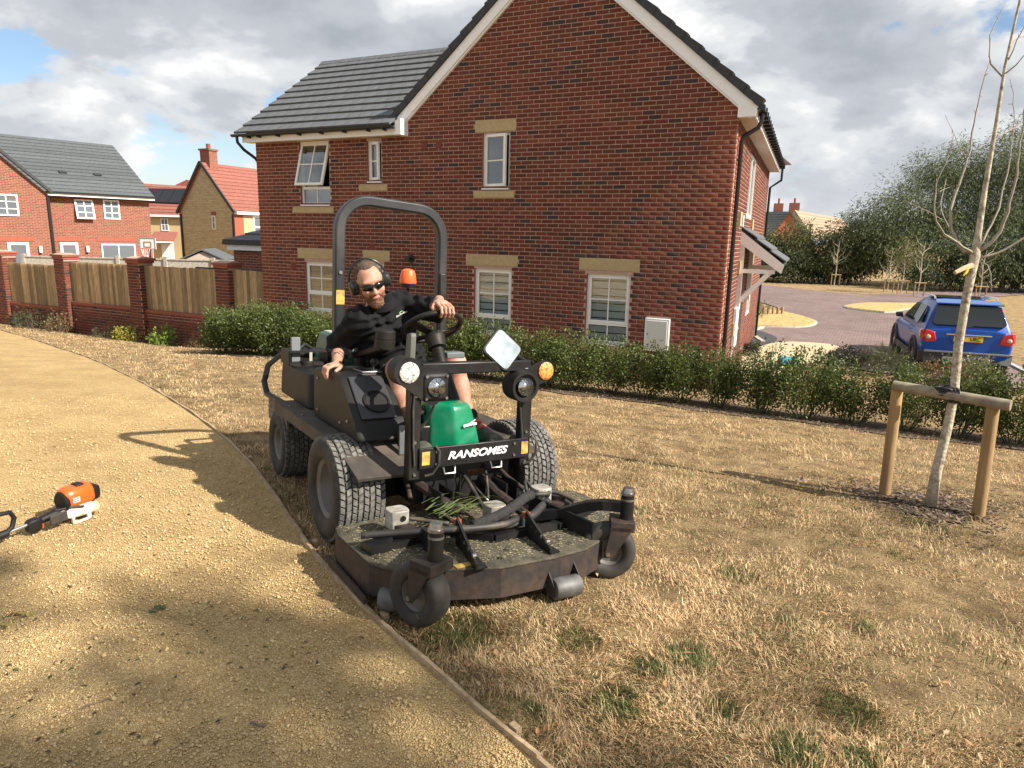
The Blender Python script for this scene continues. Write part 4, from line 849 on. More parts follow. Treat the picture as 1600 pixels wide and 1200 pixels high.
def shrub_meshes(seed, w, h, n, size, cols, weights, gap=0.2, nst=9, aspect=0.55, spread=1.0, droop=0.0, name='foliage'):
    """a shrub made of many upright shoots carrying leaves; returns leaf mesh and stem mesh"""
    g = np.random.default_rng(seed); Pl = []; Al = []; st = MB()
    nsh = int(26 * max(1, w / 0.7)); per = n // nsh
    for s in range(nsh):
        a = g.uniform(0, 6.28); rr = w / 2 * math.sqrt(g.random()) * spread; top = np.array([math.cos(a) * rr, math.sin(a) * rr * 0.85, h * g.uniform(0.62, 1.06) * (1 - 0.28 * (rr / (w / 2)) ** 2)]); base = np.array([top[0] * 0.3, top[1] * 0.3, 0.0]); midp = base * 0.4 + top * 0.6 + np.array([top[0], top[1], 0]) * 0.35
        t = g.uniform(gap, 1.0, per) ** 0.8; p = ((1 - t) ** 2)[:, None] * base + (2 * t * (1 - t))[:, None] * midp + (t ** 2)[:, None] * top
        p += g.normal(0, 1, p.shape) * (0.05 + 0.05 * w) * (1.15 - 0.7 * t)[:, None] * np.array([1, 1, 0.7])
        Pl.append(p); d = np.column_stack([p[:, 0], p[:, 1], np.full(len(p), 0.35 * h - droop)]) + g.normal(0, 0.35 * max(w, 0.4), p.shape); Al.append(d)
        if s < nst: st.tube([base, base * 0.5 + midp * 0.5, midp, top], [0.009, 0.007, 0.005, 0.002], 5)
    P = np.concatenate(Pl); P[:, 2] = np.maximum(P[:, 2], 0.03); A = np.concatenate(Al); V, T, C = leaf_cloud(P, A, size, aspect, palette(len(P), cols, weights))
    return np_mesh(name, V, T, M_LEAF, False, C), st.mesh('stems', M_STEM, True, fix=False)
def place_shrub(name, meshes, xy, rz, sc, label, cat, group=None, z=None):
    r = empty(name, loc=(xy[0], xy[1], G(*xy) if z is None else z), rz=rz); r.scale = sc; link('foliage', meshes[0], r); link('stems', meshes[1], r); return tag(r, label, cat, group)
HV = [shrub_meshes(100 + k, 0.85, 0.92, 5600, 0.036, HEDGE_C, (4, 4, 3, 2.4), gap=0.1) for k in range(5)]
ORD = ['first', 'second', 'third', 'fourth', 'fifth', 'sixth', 'seventh', 'eighth', 'ninth', 'tenth', 'eleventh', 'twelfth', 'thirteenth', 'fourteenth', 'fifteenth', 'sixteenth', 'seventeenth', 'eighteenth', 'nineteenth', 'twentieth', 'twenty-first', 'twenty-second', 'twenty-third', 'twenty-fourth', 'twenty-fifth', 'twenty-sixth', 'twenty-seventh']
hu = []; u = 8.9
while u > -4.6: hu.append(u); u -= 0.52 if u > -0.2 else 0.56
for k, u in enumerate(hu):
    w = 9.5 - 12.05 + random.uniform(-0.08, 0.08); p = wl(u, w); hs = np.interp(u, [-4.6, -3.5, -2.6, -1.8, -1.0, -0.3, 0.6, 1.2, 2.1, 4, 6.4, 7.4, 8.9], [1.1, 1.1, 0.98, 0.98, 1.08, 0.95, 0.92, 0.92, 1.05, 1.08, 0.95, 1.1, 1.0])
    w_ = np.interp(u, [-4.6, -1, 1, 6, 7, 9], [0.98, 1.0, 1.05, 1.1, 1.25, 1.3])
    place_shrub('hedge_shrub', HV[k % 5], p, random.uniform(0, 6.28), (w_ * random.uniform(0.92, 1.08), w_ * random.uniform(0.85, 1.05), hs * random.uniform(0.93, 1.07)), 'dense green hedge shrub, %s from the left in the row before the brick house' % ORD[k], 'shrub', 'hedge shrubs in front of the house')
# a second rank thickens the hedge at its left end
BV_ = [shrub_meshes(140 + k, 0.95, 1.05, 5200, 0.036, [(0.06, 0.1, 0.022), (0.085, 0.13, 0.03), (0.045, 0.07, 0.02), (0.14, 0.18, 0.05)], (4, 4, 2, 2.5), gap=0.1) for k in range(2)]
for k, (u, w, s, lab) in enumerate(((9.5, -1.75, 0.92, 'rounded bright green bush at the left end of the hedge by the timber fence'), (8.6, -1.9, 0.98, 'tall bushy green shrub under the left ground-floor window'), (7.7, -1.8, 1.0, 'bushy green shrub behind the hedge and left of the mower hood'))):
    place_shrub('bush', BV_[k % 2], wl(u, w), k * 1.3, (s * 1.05, s, s * 1.02), lab, 'bush')
# planting along the boundary wall
YEL = shrub_meshes(160, 0.55, 0.55, 900, 0.04, [(0.34, 0.3, 0.04), (0.22, 0.24, 0.04), (0.4, 0.33, 0.08)], None, nst=8); LIM = shrub_meshes(161, 0.5, 0.6, 520, 0.06, [(0.2, 0.3, 0.05), (0.14, 0.24, 0.04)], None, nst=8)
DRY = shrub_meshes(162, 0.6, 0.6, 420, 0.045, [(0.3, 0.18, 0.08), (0.22, 0.14, 0.06), (0.16, 0.14, 0.05)], None, nst=22); DG = shrub_meshes(163, 0.7, 0.5, 900, 0.06, [(0.06, 0.08, 0.035), (0.09, 0.11, 0.05), (0.12, 0.12, 0.06)], None, nst=20, aspect=0.18)
RED = shrub_meshes(164, 0.7, 0.55, 800, 0.035, [(0.2, 0.08, 0.045), (0.26, 0.14, 0.07), (0.14, 0.07, 0.04)], None, nst=24); SIL = shrub_meshes(165, 0.75, 0.65, 1300, 0.045, [(0.2, 0.2, 0.09), (0.15, 0.16, 0.08), (0.28, 0.25, 0.12)], None, nst=18)
DRK = shrub_meshes(166, 0.7, 0.6, 1700, 0.045, [(0.035, 0.045, 0.022), (0.05, 0.055, 0.03), (0.045, 0.03, 0.03)], None, nst=10); GRA = shrub_meshes(167, 0.8, 0.55, 900, 0.2, [(0.07, 0.1, 0.035), (0.1, 0.12, 0.05), (0.16, 0.15, 0.08)], None, nst=4, aspect=0.05)
for nm, ms, (u, w), s, lab in (('yellow_shrub', YEL, (14.9, -0.45), 1.0, 'low golden-yellow shrub at the foot of the brick pier'), ('lime_shrub', LIM, (13.55, -0.4), 0.95, 'small lime-green leafy plant against the brick plinth'), ('dry_shrub', DRY, (17.9, -0.4), 1.1, 'dried brown twiggy shrub by the leftmost full fence panel'),
        ('grey_green_plant', DG, (18.9, -0.5), 1.3, 'grey-green straggly plant at the left end of the wall'), ('straggly_plant', DG, (15.7, -0.35), 1.0, 'thin grey-green straggly plant left of the yellow shrub'), ('dead_plant', DRY, (12.6, -0.3), 0.7, 'sparse dead-looking stems against the plinth beside the hedge bush')):
    place_shrub(nm, ms, wl(u, w), u, (s * 1.3, s * 1.2, s * 1.3), lab, 'plant', z=-1.42)
for nm, ms, p, s, lab in (('dark_shrub', DRK, (7.35, 15.1), 1.1, 'round dark-leaved shrub beside the paved road behind the hedge'), ('tufted_grass', GRA, (8.15, 14.9), 1.1, 'tuft of long green grass blades right of the dark shrub'), ('silvery_shrub', SIL, (9.0, 13.2), 1.25, 'pale silvery-green shrub in front of the blue car'), ('red_leaved_shrub', RED, (8.35, 13.0), 1.15, 'reddish-brown dry shrub at the car\'s left rear corner'),
        ('rust_shrub', RED, (10.35, 13.3), 1.2, 'rust-coloured low shrub right of the young tree\'s trunk behind the hedge'), ('brown_weeds', DRY, (11.0, 13.2), 0.9, 'brown dried weeds at the right edge beyond the hedge'), ('dry_weeds', DRY, (8.75, 14.2), 0.9, 'dry brown weeds between the grass tuft and the silvery shrub'), ('bright_shrub', BV_[0], (8.0, 24.6), 1.15, 'bright green shrub on the dry verge island beside the house corner'), ('lavender_clump', DG, (8.9, 25.6), 1.5, 'greyish lavender clump on the dry verge island'), ('little_dark_shrub', DRK, (5.9, 16.9), 0.75, 'small dark shrub by the front wall of the brick house')):
    place_shrub(nm, ms, p, s * 3, (s, s, s), lab, 'plant')

# ------------------------------------------------------------------ tall trees beyond the road
def crown_tree(name, xy, trunk_h, ellips, n, size, cols, w, label, seed, aspect=0.3, droop=0.5, trunk_r=0.3, base=None):
    g = np.random.default_rng(seed); z0 = G(*xy) if base is None else base; root = empty(name, loc=(xy[0], xy[1], z0)); tr = MB(); P = []; A = []; CL = []
    top = max(e[2] + e[5] * 0.5 for e in ellips); tr.tube([(0, 0, -0.2), (0.05, 0, trunk_h * 0.5), (-0.05, 0.05, trunk_h), (0, 0, top * 0.8)], [trunk_r, trunk_r * 0.8, trunk_r * 0.65, trunk_r * 0.15], 9)
    vol = np.array([e[3] * e[4] * e[5] for e in ellips]) ** 0.75; vol /= vol.sum()
    for e, f in zip(ellips, vol):
        ctr = np.array(e[:3]); rad = np.array(e[3:]); tr.tube([(0, 0, min(trunk_h, ctr[2] * 0.6)), tuple(ctr * np.array([0.5, 0.5, 0.8])), tuple(ctr)], [trunk_r * 0.4, trunk_r * 0.22, trunk_r * 0.08], 6)
        nc = max(10, int(n * f / 75))
        d = g.normal(size=(nc, 3)); d /= np.linalg.norm(d, axis=1, keepdims=True); d[:, 2] = np.where(d[:, 2] < -0.3, d[:, 2] * 0.5, d[:, 2]); c = ctr + d * rad * (0.45 + 0.6 * g.random((nc, 1)) ** 0.7)
        tone = g.uniform(0.6, 1.45, nc)
        for q, t in zip(c, tone):
            m = int(n * f / nc); sp = rad.mean() * g.uniform(0.1, 0.23); off = g.normal(size=(m, 3)) * sp * np.array([1, 1, 0.75]); off[:, 2] -= droop * (off[:, 0] ** 2 + off[:, 1] ** 2) / max(sp, 0.01) * 0.5
            P.append(q + off); dirn = off / (np.linalg.norm(off, axis=1, keepdims=True) + 1e-6) + (q - ctr) / rad * 0.5 + g.normal(0, 0.5, (m, 3)); dirn[:, 2] -= droop; A.append(dirn); CL.append(np.full((m, 1), t))
    P = np.concatenate(P); A = np.concatenate(A); P[:, 2] = np.maximum(P[:, 2], 0.05); V, T, C = leaf_cloud(P, A, size, aspect, palette(len(P), cols, w) * np.concatenate(CL))
    link('crown', np_mesh('crown', V, T, M_LEAF2, False, C), root); tr.build('trunk', M_BARK, root, smooth=True, fix=False); return tag(root, label, 'tree')
M_BARK = pmat('tree_bark', (0.11, 0.085, 0.06), 0.95, col2=(0.19, 0.15, 0.11), scale=6, bump=0.02, bscale=18, stretch=(2, 2, 0.4))
WIL = [(0.14, 0.175, 0.07), (0.105, 0.135, 0.055), (0.18, 0.21, 0.1), (0.24, 0.26, 0.15)]; DKG = [(0.05, 0.066, 0.028), (0.07, 0.09, 0.036), (0.095, 0.115, 0.047)]; OLV = [(0.14, 0.15, 0.045), (0.11, 0.13, 0.04), (0.18, 0.165, 0.055)]
crown_tree('willow_tree', (28.5, 49), 2.2, [(0, 0, 5.2, 3.6, 3.2, 3.6), (-2.6, -0.5, 4.2, 2.6, 2.4, 3.0), (2.6, -0.3, 5.4, 3.0, 2.6, 3.6), (0.8, 0.2, 8.0, 2.3, 2.2, 1.9), (-4.4, 0, 3.0, 1.9, 2, 2.6), (-1.2, -1.8, 2.3, 3.0, 1.8, 2.2)], 60000, 0.22, WIL, (4, 4, 3, 1.3), 'tall rounded willow with feathery grey-green leaves right of centre', 301, aspect=0.2, droop=0.7)
crown_tree('willow_tree', (34.0, 47.5), 2.4, [(0, 0, 6.0, 3.6, 3.2, 4.2), (-1.8, -1.0, 8.6, 2.2, 2.0, 2.2), (2.6, 0, 7.2, 2.8, 2.5, 3.4), (0, -1.6, 2.8, 3.6, 2.2, 2.7), (1.0, 0, 9.8, 2.0, 2, 1.6)], 58000, 0.22, WIL, (3, 4, 4, 2), 'tallest silvery willow at the right edge behind the young bare tree', 302, aspect=0.2, droop=0.7)
crown_tree('dark_evergreen', (30.5, 43.8), 1.0, [(0, 0, 1.8, 3.8, 1.6, 1.9), (-3.4, 0.3, 1.5, 2.6, 1.5, 1.6), (3.6, 0.2, 1.9, 3.4, 1.6, 1.9)], 24000, 0.22, DKG, None, 'low dark evergreen mass beneath the willows behind the blue car', 303, aspect=0.35, trunk_r=0.2)
crown_tree('thicket_tree', (23.4, 49), 1.2, [(0, 0, 2.6, 2.0, 1.7, 2.1), (-1.7, 0, 1.7, 1.6, 1.4, 1.6), (1.4, -0.5, 2.2, 1.8, 1.4, 1.9)], 18000, 0.2, OLV + DKG, (1.2, 1.5, 0.7, 1, 2, 2), 'bushy olive-green tree left of the tall willow', 304, aspect=0.32, trunk_r=0.15)
crown_tree('thicket_tree', (20.2, 51), 1.2, [(0, 0, 2.3, 1.9, 1.6, 1.9), (-1.3, 0, 1.6, 1.5, 1.4, 1.6)], 13000, 0.2, OLV + DKG, (2, 1.5, 1, 1, 2, 2), 'yellowish-green bushy tree below the far brick gable', 305, aspect=0.32, trunk_r=0.15)
crown_tree('thicket_tree', (17.3, 52), 1.0, [(0, 0, 2.2, 1.9, 1.6, 2.0), (1.2, 0, 1.4, 1.5, 1.4, 1.4)], 12000, 0.2, OLV, (1, 2, 1.5), 'olive bushy tree showing just beside the porch of the brick house', 306, aspect=0.32, trunk_r=0.15)
crown_tree('dark_thicket', (19.6, 49.2), 0.6, [(0, 0, 1.2, 2.4, 1.2, 1.3), (3.0, 0.4, 1.3, 2.4, 1.2, 1.5), (-2.6, 0.6, 1.2, 2.0, 1.2, 1.4)], 15000, 0.2, DKG, None, 'dark green undergrowth at the far side of the dry verge', 307, aspect=0.35, trunk_r=0.1)
crown_tree('dark_thicket', (39.5, 42.5), 0.8, [(0, 0, 2.5, 3.6, 1.8, 3.0), (-3.0, 0.4, 1.6, 2.6, 1.5, 1.9), (2.4, 0, 5.0, 2.8, 2, 3.2)], 20000, 0.24, DKG + WIL, None, 'dark tree mass at the far right edge behind the car', 308, aspect=0.3, trunk_r=0.2)
# tree standing behind and to the right of the viewer: its broken shade lies over the foreground
crown_tree('shade_tree', (11.7, -4.75), 6.0, [(0, 0, 10.5, 1.4, 1.5, 0.9), (-1.3, 0.9, 10.5, 1.2, 1.2, 0.7), (1.3, -1.0, 10.5, 1.5, 1.3, 0.9), (-2.0, -0.6, 10.0, 1.2, 1.1, 0.7), (-0.3, -1.8, 10.2, 1.4, 1.2, 0.8)], 6800, 0.2, WIL, None, 'leafy tree beside the photographer shading the foreground', 310, aspect=0.55, droop=0.2, trunk_r=0.2)
crown_tree('overhanging_tree', (-6.3, 5.6), 1.2, [(0, 0, 2.35, 0.85, 0.8, 0.75), (1.35, -0.35, 1.98, 0.42, 0.35, 0.22)], 2600, 0.09, [(0.07, 0.12, 0.03), (0.1, 0.16, 0.04)], None, 'green leaves poking in at the left edge above the fence', 311, aspect=0.55, droop=0.2, trunk_r=0.06)

# ------------------------------------------------------------------ young bare tree with its stake frame
M_PALEB = pmat('pale_lichen_bark', (0.42, 0.37, 0.28), 0.95, col2=(0.2, 0.165, 0.12), scale=16, var=0.3, bump=0.006, bscale=50, thr=(0.5, 0.68))
M_TWIGB = pmat('grey_twig_bark', (0.3, 0.26, 0.21), 0.95, var=0.2)
def bare_tree():
    bz = G(*TREE_XY); root = empty('bare_young_tree', loc=(TREE_XY[0], TREE_XY[1], bz)); g = np.random.default_rng(5)
    def loc(px_, py_, dy=0.0):      # point in the tree's own upright plane
        r = np.array([(px_ - 800) / F_PX, (py_ - 600) / F_PX, 1.0]) @ np.array([tuple(_r2), tuple(_d2), tuple(_f)]); t = (TREE_XY[1] + dy) / r[1]; p = np.array([0, 0, CZ]) + r * t; return (p[0] - TREE_XY[0], p[1] - TREE_XY[1], p[2] - bz)
    def jit(a): return [tuple(np.array(p) + g.normal(0, 0.006, 3)) for p in a]
    tr = [(1452, 797), (1464, 735), (1480, 670), (1489, 615), (1500, 540), (1513, 460), (1524, 400), (1527, 370), (1540, 290), (1555, 200), (1572, 105), (1592, 5), (1606, -70)]
    rad = [0.043, 0.034, 0.031, 0.029, 0.028, 0.027, 0.03, 0.021, 0.016, 0.012, 0.009, 0.007, 0.004]; trunk = MB().tube(jit([loc(*p) for p in tr]), rad, 12).build('trunk', M_PALEB, root, smooth='all', fix=False)
    def limb(pts, r0, r1, dy, name='branch'):
        n = len(pts); pp = [loc(x, y, dy * k / (n - 1)) for k, (x, y) in enumerate(pts)]; q = resample(np.array(pp), 0.06); q = q + g.normal(0, 0.004, q.shape); m = len(q); mb = MB().tube([tuple(p) for p in q], list(np.linspace(r0 * 0.65, r1 * 0.65, m)), 7)
        for k in range(3, m - 1, 2):      # short spurs and buds
            d = g.normal(size=3); d /= np.linalg.norm(d); L_ = g.uniform(0.012, 0.04); mb.tube([tuple(q[k]), tuple(q[k] + d * L_)], [0.003, 0.0012], 4)
        mb.build(name, M_TWIGB, root, smooth='all', fix=False); return q
    limb([(1524, 395), (1505, 390), (1488, 360), (1486, 325), (1498, 290), (1515, 235), (1525, 180), (1538, 120), (1548, 85)], 0.017, 0.004, 0.25)
    limb([(1524, 398), (1500, 382), (1472, 360), (1460, 330), (1464, 290), (1482, 240), (1490, 200)], 0.012, 0.003, -0.2)
    limb([(1522, 402), (1495, 375), (1478, 345), (1470, 320), (1480, 270)], 0.009, 0.003, 0.35)
    limb([(1527, 395), (1548, 380), (1570, 345), (1582, 300), (1592, 240), (1600, 180), (1608, 120)], 0.018, 0.004, -0.25)
    limb([(1530, 385), (1552, 345), (1568, 295), (1580, 230), (1584, 170), (1578, 110)], 0.011, 0.003, 0.3)
    limb([(1526, 404), (1560, 395), (1600, 372), (1640, 350)], 0.014, 0.006, -0.1)
    limb([(1555, 215), (1575, 205), (1600, 190), (1640, 170)], 0.006, 0.003, 0.2); limb([(1568, 120), (1548, 100), (1548, 60), (1560, 25), (1580, -5)], 0.008, 0.003, 0.15)
    limb([(1575, 95), (1590, 60), (1605, 30)], 0.006, 0.003, -0.15); limb([(1578, 80), (1588, 62), (1612, 50)], 0.006, 0.003, 0.15); limb([(1570, 115), (1590, 100), (1612, 72)], 0.007, 0.003, -0.1)
    limb([(1505, 240), (1488, 205), (1472, 170)], 0.004, 0.0015, 0.15); limb([(1470, 342), (1450, 330), (1408, 312)], 0.004, 0.0015, -0.1); limb([(1466, 300), (1476, 295), (1492, 290)], 0.004, 0.002, 0.1); limb([(1490, 340), (1500, 325), (1512, 318)], 0.004, 0.002, -0.1)
    limb([(1532, 409), (1544, 415), (1548, 440), (1547, 465)], 0.006, 0.003, -0.15, 'broken_branch'); limb([(1545, 440), (1552, 448), (1554, 444)], 0.004, 0.002, -0.15, 'broken_branch')
    b = Vector(loc(1519, 415, -0.03)); e = Vector(loc(1492, 426, -0.06)); MB().tube([b, (b + e) / 2 + Vector((0, 0, 0.004)), e], [0.02, 0.018, 0.013], 6).build('branch_stub', pmat('fresh_cut_wood', (0.5, 0.39, 0.25), 0.8), root)
    MB().tube([loc(1514, 416, -0.05), loc(1510, 425, -0.06), loc(1505, 431, -0.06)], [0.006, 0.009, 0.004], 6).build('ribbon', pmat('yellow_ribbon', (0.75, 0.6, 0.05), 0.5), root, smooth=True)
    return tag(root, 'young bare tree with pale lichened trunk tied to a wooden stake frame', 'tree')
bare_tree()
M_STAKE = pmat('round_softwood_stake', (0.36, 0.23, 0.1), 0.8, col2=(0.25, 0.155, 0.07), scale=3, var=0.2, stretch=(3, 3, 0.35), bump=0.002); M_RAIL = pmat('grey_weathered_rail', (0.3, 0.245, 0.165), 0.85, col2=(0.21, 0.175, 0.125), scale=4, var=0.2, stretch=(0.4, 3, 3), bump=0.003)
M_STRAP = pmat('black_rubber_strap', (0.012, 0.012, 0.013), 0.45)
def stake_frame():
    A, B = px_ground(1382, 776), px_ground(1529, 810); za = G(*A); root = empty('tree_stake_frame', loc=((A[0] + B[0]) / 2, (A[1] + B[1]) / 2, za)); o = np.array([*root.location])
    def up(px_, py_, base): r = np.array([(px_ - 800) / F_PX, (py_ - 600) / F_PX, 1.0]) @ np.array([tuple(_r2), tuple(_d2), tuple(_f)]); t = base[1] / r[1]; return np.array([0, 0, CZ]) + r * t
    TA, TB = up(1403, 602, A), up(1553, 628, B); a0 = np.array([A[0], A[1], za - 0.15]) - o; b0 = np.array([B[0], B[1], G(*B) - 0.15]) - o; ta, tb = TA - o, TB - o
    for p, q, nm in ((a0, ta, 'post'), (b0, tb, 'post')): MB().cyl(tuple(p), tuple(q), 0.041, 0.039, 18).build(nm, M_STAKE, root, smooth=True, bevel=0.004)
    d = (tb - ta) / np.linalg.norm(tb - ta); c0, c1 = ta - d * 0.055 + np.array([0, -0.045, 0.0]), tb + d * 0.07 + np.array([0, -0.045, 0.0]); MB().cyl(tuple(c0), tuple(c1), 0.036, 0.038, 18).build('crossbar', M_RAIL, root, smooth=True, bevel=0.004)
    m = (ta + tb) / 2 + np.array([0.015, 0.0, 0.012]); pts = [tuple(m + np.array([0.075 * math.cos(t), 0.068 * math.sin(t), 0.01 * math.sin(2 * t)])) for t in np.linspace(0, 6.283, 24, endpoint=False)]
    s = MB()
    for dz in (-0.024, -0.008, 0.008, 0.024): s.tube([(p[0], p[1], p[2] + dz) for p in pts], 0.01, 6, closed=True)
    for dz in (-0.02, 0.0, 0.02): s.tube([tuple(m + d * (dz * 1.2 + 0.01) + np.array([0, -0.045 + 0.047 * math.cos(t), -0.012 + 0.047 * math.sin(t)])) for t in np.linspace(0, 6.283, 18, endpoint=False)], 0.011, 6, closed=True)
    s.build('strap', M_STRAP, root, smooth='all'); tag(root, 'two round wooden posts joined by a crossbar around the young bare tree', 'tree stake')
stake_frame()
# saplings in stake frames along the far verge
def sapling(px_, py_, h, leafy, label):
    xy = px_ground(px_, py_); z = G(*xy); g = np.random.default_rng(int(px_)); r = empty('sapling', loc=(xy[0], xy[1], z)); mb = MB().tube([(0, 0, 0), (0.04, 0, h * 0.35), (-0.03, 0, h * 0.7), (0.05, 0, h)], [0.045, 0.04, 0.03, 0.012], 6)
    for k in range(16): b = g.uniform(0.4, 0.9) * h; a = g.uniform(0, 6.28); L_ = g.uniform(0.35, 0.9); mb.tube([(0, 0, b), (math.cos(a) * L_ * 0.6, math.sin(a) * L_ * 0.6, b + L_ * 0.35), (math.cos(a) * L_ * 0.85, math.sin(a) * L_ * 0.85, b + L_ * 0.85)], [0.018, 0.012, 0.004], 4)
    mb.build('trunk', M_PALEB, r, fix=False)
    if leafy:
        n = 900; P = g.normal(size=(n, 3)) * np.array([0.5, 0.5, 0.55]) + np.array([0, 0, h * 0.72]); V, T, C = leaf_cloud(P, g.normal(size=(n, 3)), 0.12, 0.5, palette(n, OLV)); link('crown', np_mesh('crown', V, T, M_LEAF2, False, C), r)
    tag(r, label[0], 'sapling', 'saplings along the far verge'); s = empty('sapling_stakes', loc=(xy[0], xy[1], z)); w = 0.27
    for x in (-w, w): MB().cyl((x, -0.12, -0.1), (x, -0.12, 0.78), 0.035, n=8).build('post', M_STAKE, s)
    MB().cyl((-w - 0.06, -0.17, 0.75), (w + 0.06, -0.17, 0.75), 0.035, n=8).build('crossbar', M_STAKE, s); tag(s, label[1], 'tree stake', 'stake frames along the far verge')
for a in ((1250, 441, 3.0, True, ('leafy sapling nearest the brick house on the far verge', 'stake frame of the leafy sapling nearest the house')), (1303, 447, 3.0, False, ('thin pale sapling second from the house on the far verge', 'stake frame second from the house on the far verge')), (1386, 456, 2.6, False, ('slim sapling leftmost of the three above the car bonnet', 'leftmost stake frame of the three above the car bonnet')),
          (1407, 459, 3.1, True, ('rust-green leafy sapling, middle of the three above the car bonnet', 'middle stake frame of the three above the car bonnet')), (1433, 463, 3.0, False, ('twiggy sapling directly above the car roof\'s left edge', 'stake frame directly above the car roof\'s left edge')), (1528, 470, 2.6, False, ('sapling half hidden right of the young tree\'s trunk', 'stake frame half hidden right of the young tree\'s trunk'))): sapling(*a)
# ------------------------------------------------------------------ other houses
def brickmat(name, c1, c2, mortar, bw=0.225, bh=0.075, ms=0.01):
    m = pmat(name, c1, 0.9, spec=0.2); nt = m.node_tree; N = nt.nodes.new; L = nt.links.new; b = nt.nodes['Principled BSDF']; tc = N('ShaderNodeTexCoord'); sx = N('ShaderNodeSeparateXYZ'); L(tc.outputs['Object'], sx.inputs[0]); ad = N('ShaderNodeMath'); L(sx.outputs['X'], ad.inputs[0]); L(sx.outputs['Y'], ad.inputs[1]); cb = N('ShaderNodeCombineXYZ'); L(ad.outputs[0], cb.inputs[0]); L(sx.outputs['Z'], cb.inputs[1])
    br = N('ShaderNodeTexBrick'); br.inputs['Scale'].default_value = 1; br.inputs['Brick Width'].default_value = bw; br.inputs['Row Height'].default_value = bh; br.inputs['Mortar Size'].default_value = ms; br.inputs['Color1'].default_value = (*c1, 1); br.inputs['Color2'].default_value = (*c2, 1); br.inputs['Mortar'].default_value = (*mortar, 1); L(cb.outputs[0], br.inputs['Vector'])
    n = N('ShaderNodeTexNoise'); n.inputs['Scale'].default_value = 7; n.inputs['Detail'].default_value = 6; L(tc.outputs['Object'], n.inputs['Vector']); mr = N('ShaderNodeMapRange'); L(n.outputs['Fac'], mr.inputs['Value']); mr.inputs['To Min'].default_value = 0.75; mr.inputs['To Max'].default_value = 1.25; cc = N('ShaderNodeCombineColor'); [L(mr.outputs[0], cc.inputs[i]) for i in range(3)]
    x = N('ShaderNodeMix'); x.data_type = 'RGBA'; x.blend_type = 'MULTIPLY'; x.inputs['Factor'].default_value = 1; L(br.outputs['Color'], x.inputs['A']); L(cc.outputs[0], x.inputs['B']); L(x.outputs['Result'], b.inputs['Base Color'])
    bp = N('ShaderNodeBump'); bp.invert = True; bp.inputs['Distance'].default_value = 0.01; L(br.outputs['Fac'], bp.inputs['Height']); L(bp.outputs[0], b.inputs['Normal']); return m
M_FBRICK = brickmat('far_red_brick', (0.28, 0.085, 0.05), (0.19, 0.058, 0.04), (0.36, 0.24, 0.18))
M_FSTONE = brickmat('honey_stone', (0.6, 0.49, 0.29), (0.46, 0.37, 0.21), (0.42, 0.34, 0.21), 0.34, 0.11, 0.012)
M_RTILE = pmat('red_clay_tile', (0.25, 0.09, 0.066), 0.8, var=0.25, scale=3, objrand=0.1); M_GTILE = pmat('grey_roof_tile', (0.085, 0.095, 0.1), 0.75, var=0.2, scale=3, objrand=0.12)
M_SOLAR = pmat('solar_panel', (0.01, 0.011, 0.014), 0.25); M_FARGL = pmat('far_window_glass', (0.12, 0.14, 0.16), 0.08, spec=0.7)
def frame2(o, d):      # x axis along d (right as seen from the front), y behind
    return math.atan2(d[1], d[0])
def fwin(root, x0, x1, z0, z1, y=0.0, nb=2, nh=2, open_=0.0):
    f = rect_frame(MB(), x0, x1, z0, z1, 0.07, y - 0.03, y + 0.05)
    for k in range(1, nb): xm = x0 + (x1 - x0) * k / nb; f.bb(xm - 0.025, xm + 0.025, y - 0.025, y + 0.04, z0 + 0.07, z1 - 0.07)
    for k in range(1, nh): zm = z0 + (z1 - z0) * k / nh; f.bb(x0 + 0.07, x1 - 0.07, y - 0.02, y + 0.035, zm - 0.02, zm + 0.02)
    g = MB().bb(x0 + 0.05, x1 - 0.05, y + 0.0, y + 0.02, z0 + 0.05, z1 - 0.05)
    if open_:
        M = Matrix.Translation((0, y, z1)) @ Matrix.Rotation(open_, 4, 'X') @ Matrix.Translation((0, -y, -z1)); f.v = [tuple(M @ Vector(p)) for p in f.v]; g.v = [tuple(M @ Vector(p)) for p in g.v]
    o = f.build('window', M_UPVC, root, fix=False); g.build('pane', M_FARGL, o)
    MB().bb(x0 - 0.04, x1 + 0.04, y - 0.05, y + 0.05, z0 - 0.09, z0 - 0.01).build('window_sill', M_STONEW, root) if False else None
    return o
def tiled_slope(root, a, b, c, d, rows, mat, name='roof', th=0.05):
    """a,b eave ends (left,right), d,c ridge ends: roof plane in overlapping courses"""
    a, b, c, d = map(Vector, (a, b, c, d)); n = (b - a).cross(d - a).normalized()
    if n.z < 0: n = -n
    r = MB().add([a - n * 0.12, b - n * 0.12, c - n * 0.12, d - n * 0.12, a - n * 0.02, b - n * 0.02, c - n * 0.02, d - n * 0.02], [(0, 1, 2, 3), (4, 5, 6, 7), (0, 1, 5, 4), (1, 2, 6, 5), (2, 3, 7, 6), (3, 0, 4, 7)]).build(name, mat, root)
    for k in range(rows):
        t0, t1 = k / rows, min(1.0, (k + 1.12) / rows); p = [a.lerp(d, t0), b.lerp(c, t0), b.lerp(c, t1), a.lerp(d, t1)]; lo, hi = n * th, n * 0.012
        V = [p[0] - n * 0.015, p[1] - n * 0.015, p[2] - n * 0.015, p[3] - n * 0.015, p[0] + lo, p[1] + lo, p[2] + hi, p[3] + hi]; MB().add(V, [(3, 2, 1, 0), (4, 5, 6, 7), (0, 1, 5, 4), (1, 2, 6, 5), (2, 3, 7, 6), (3, 0, 4, 7)]).build('tile_course', mat, r)
    return r
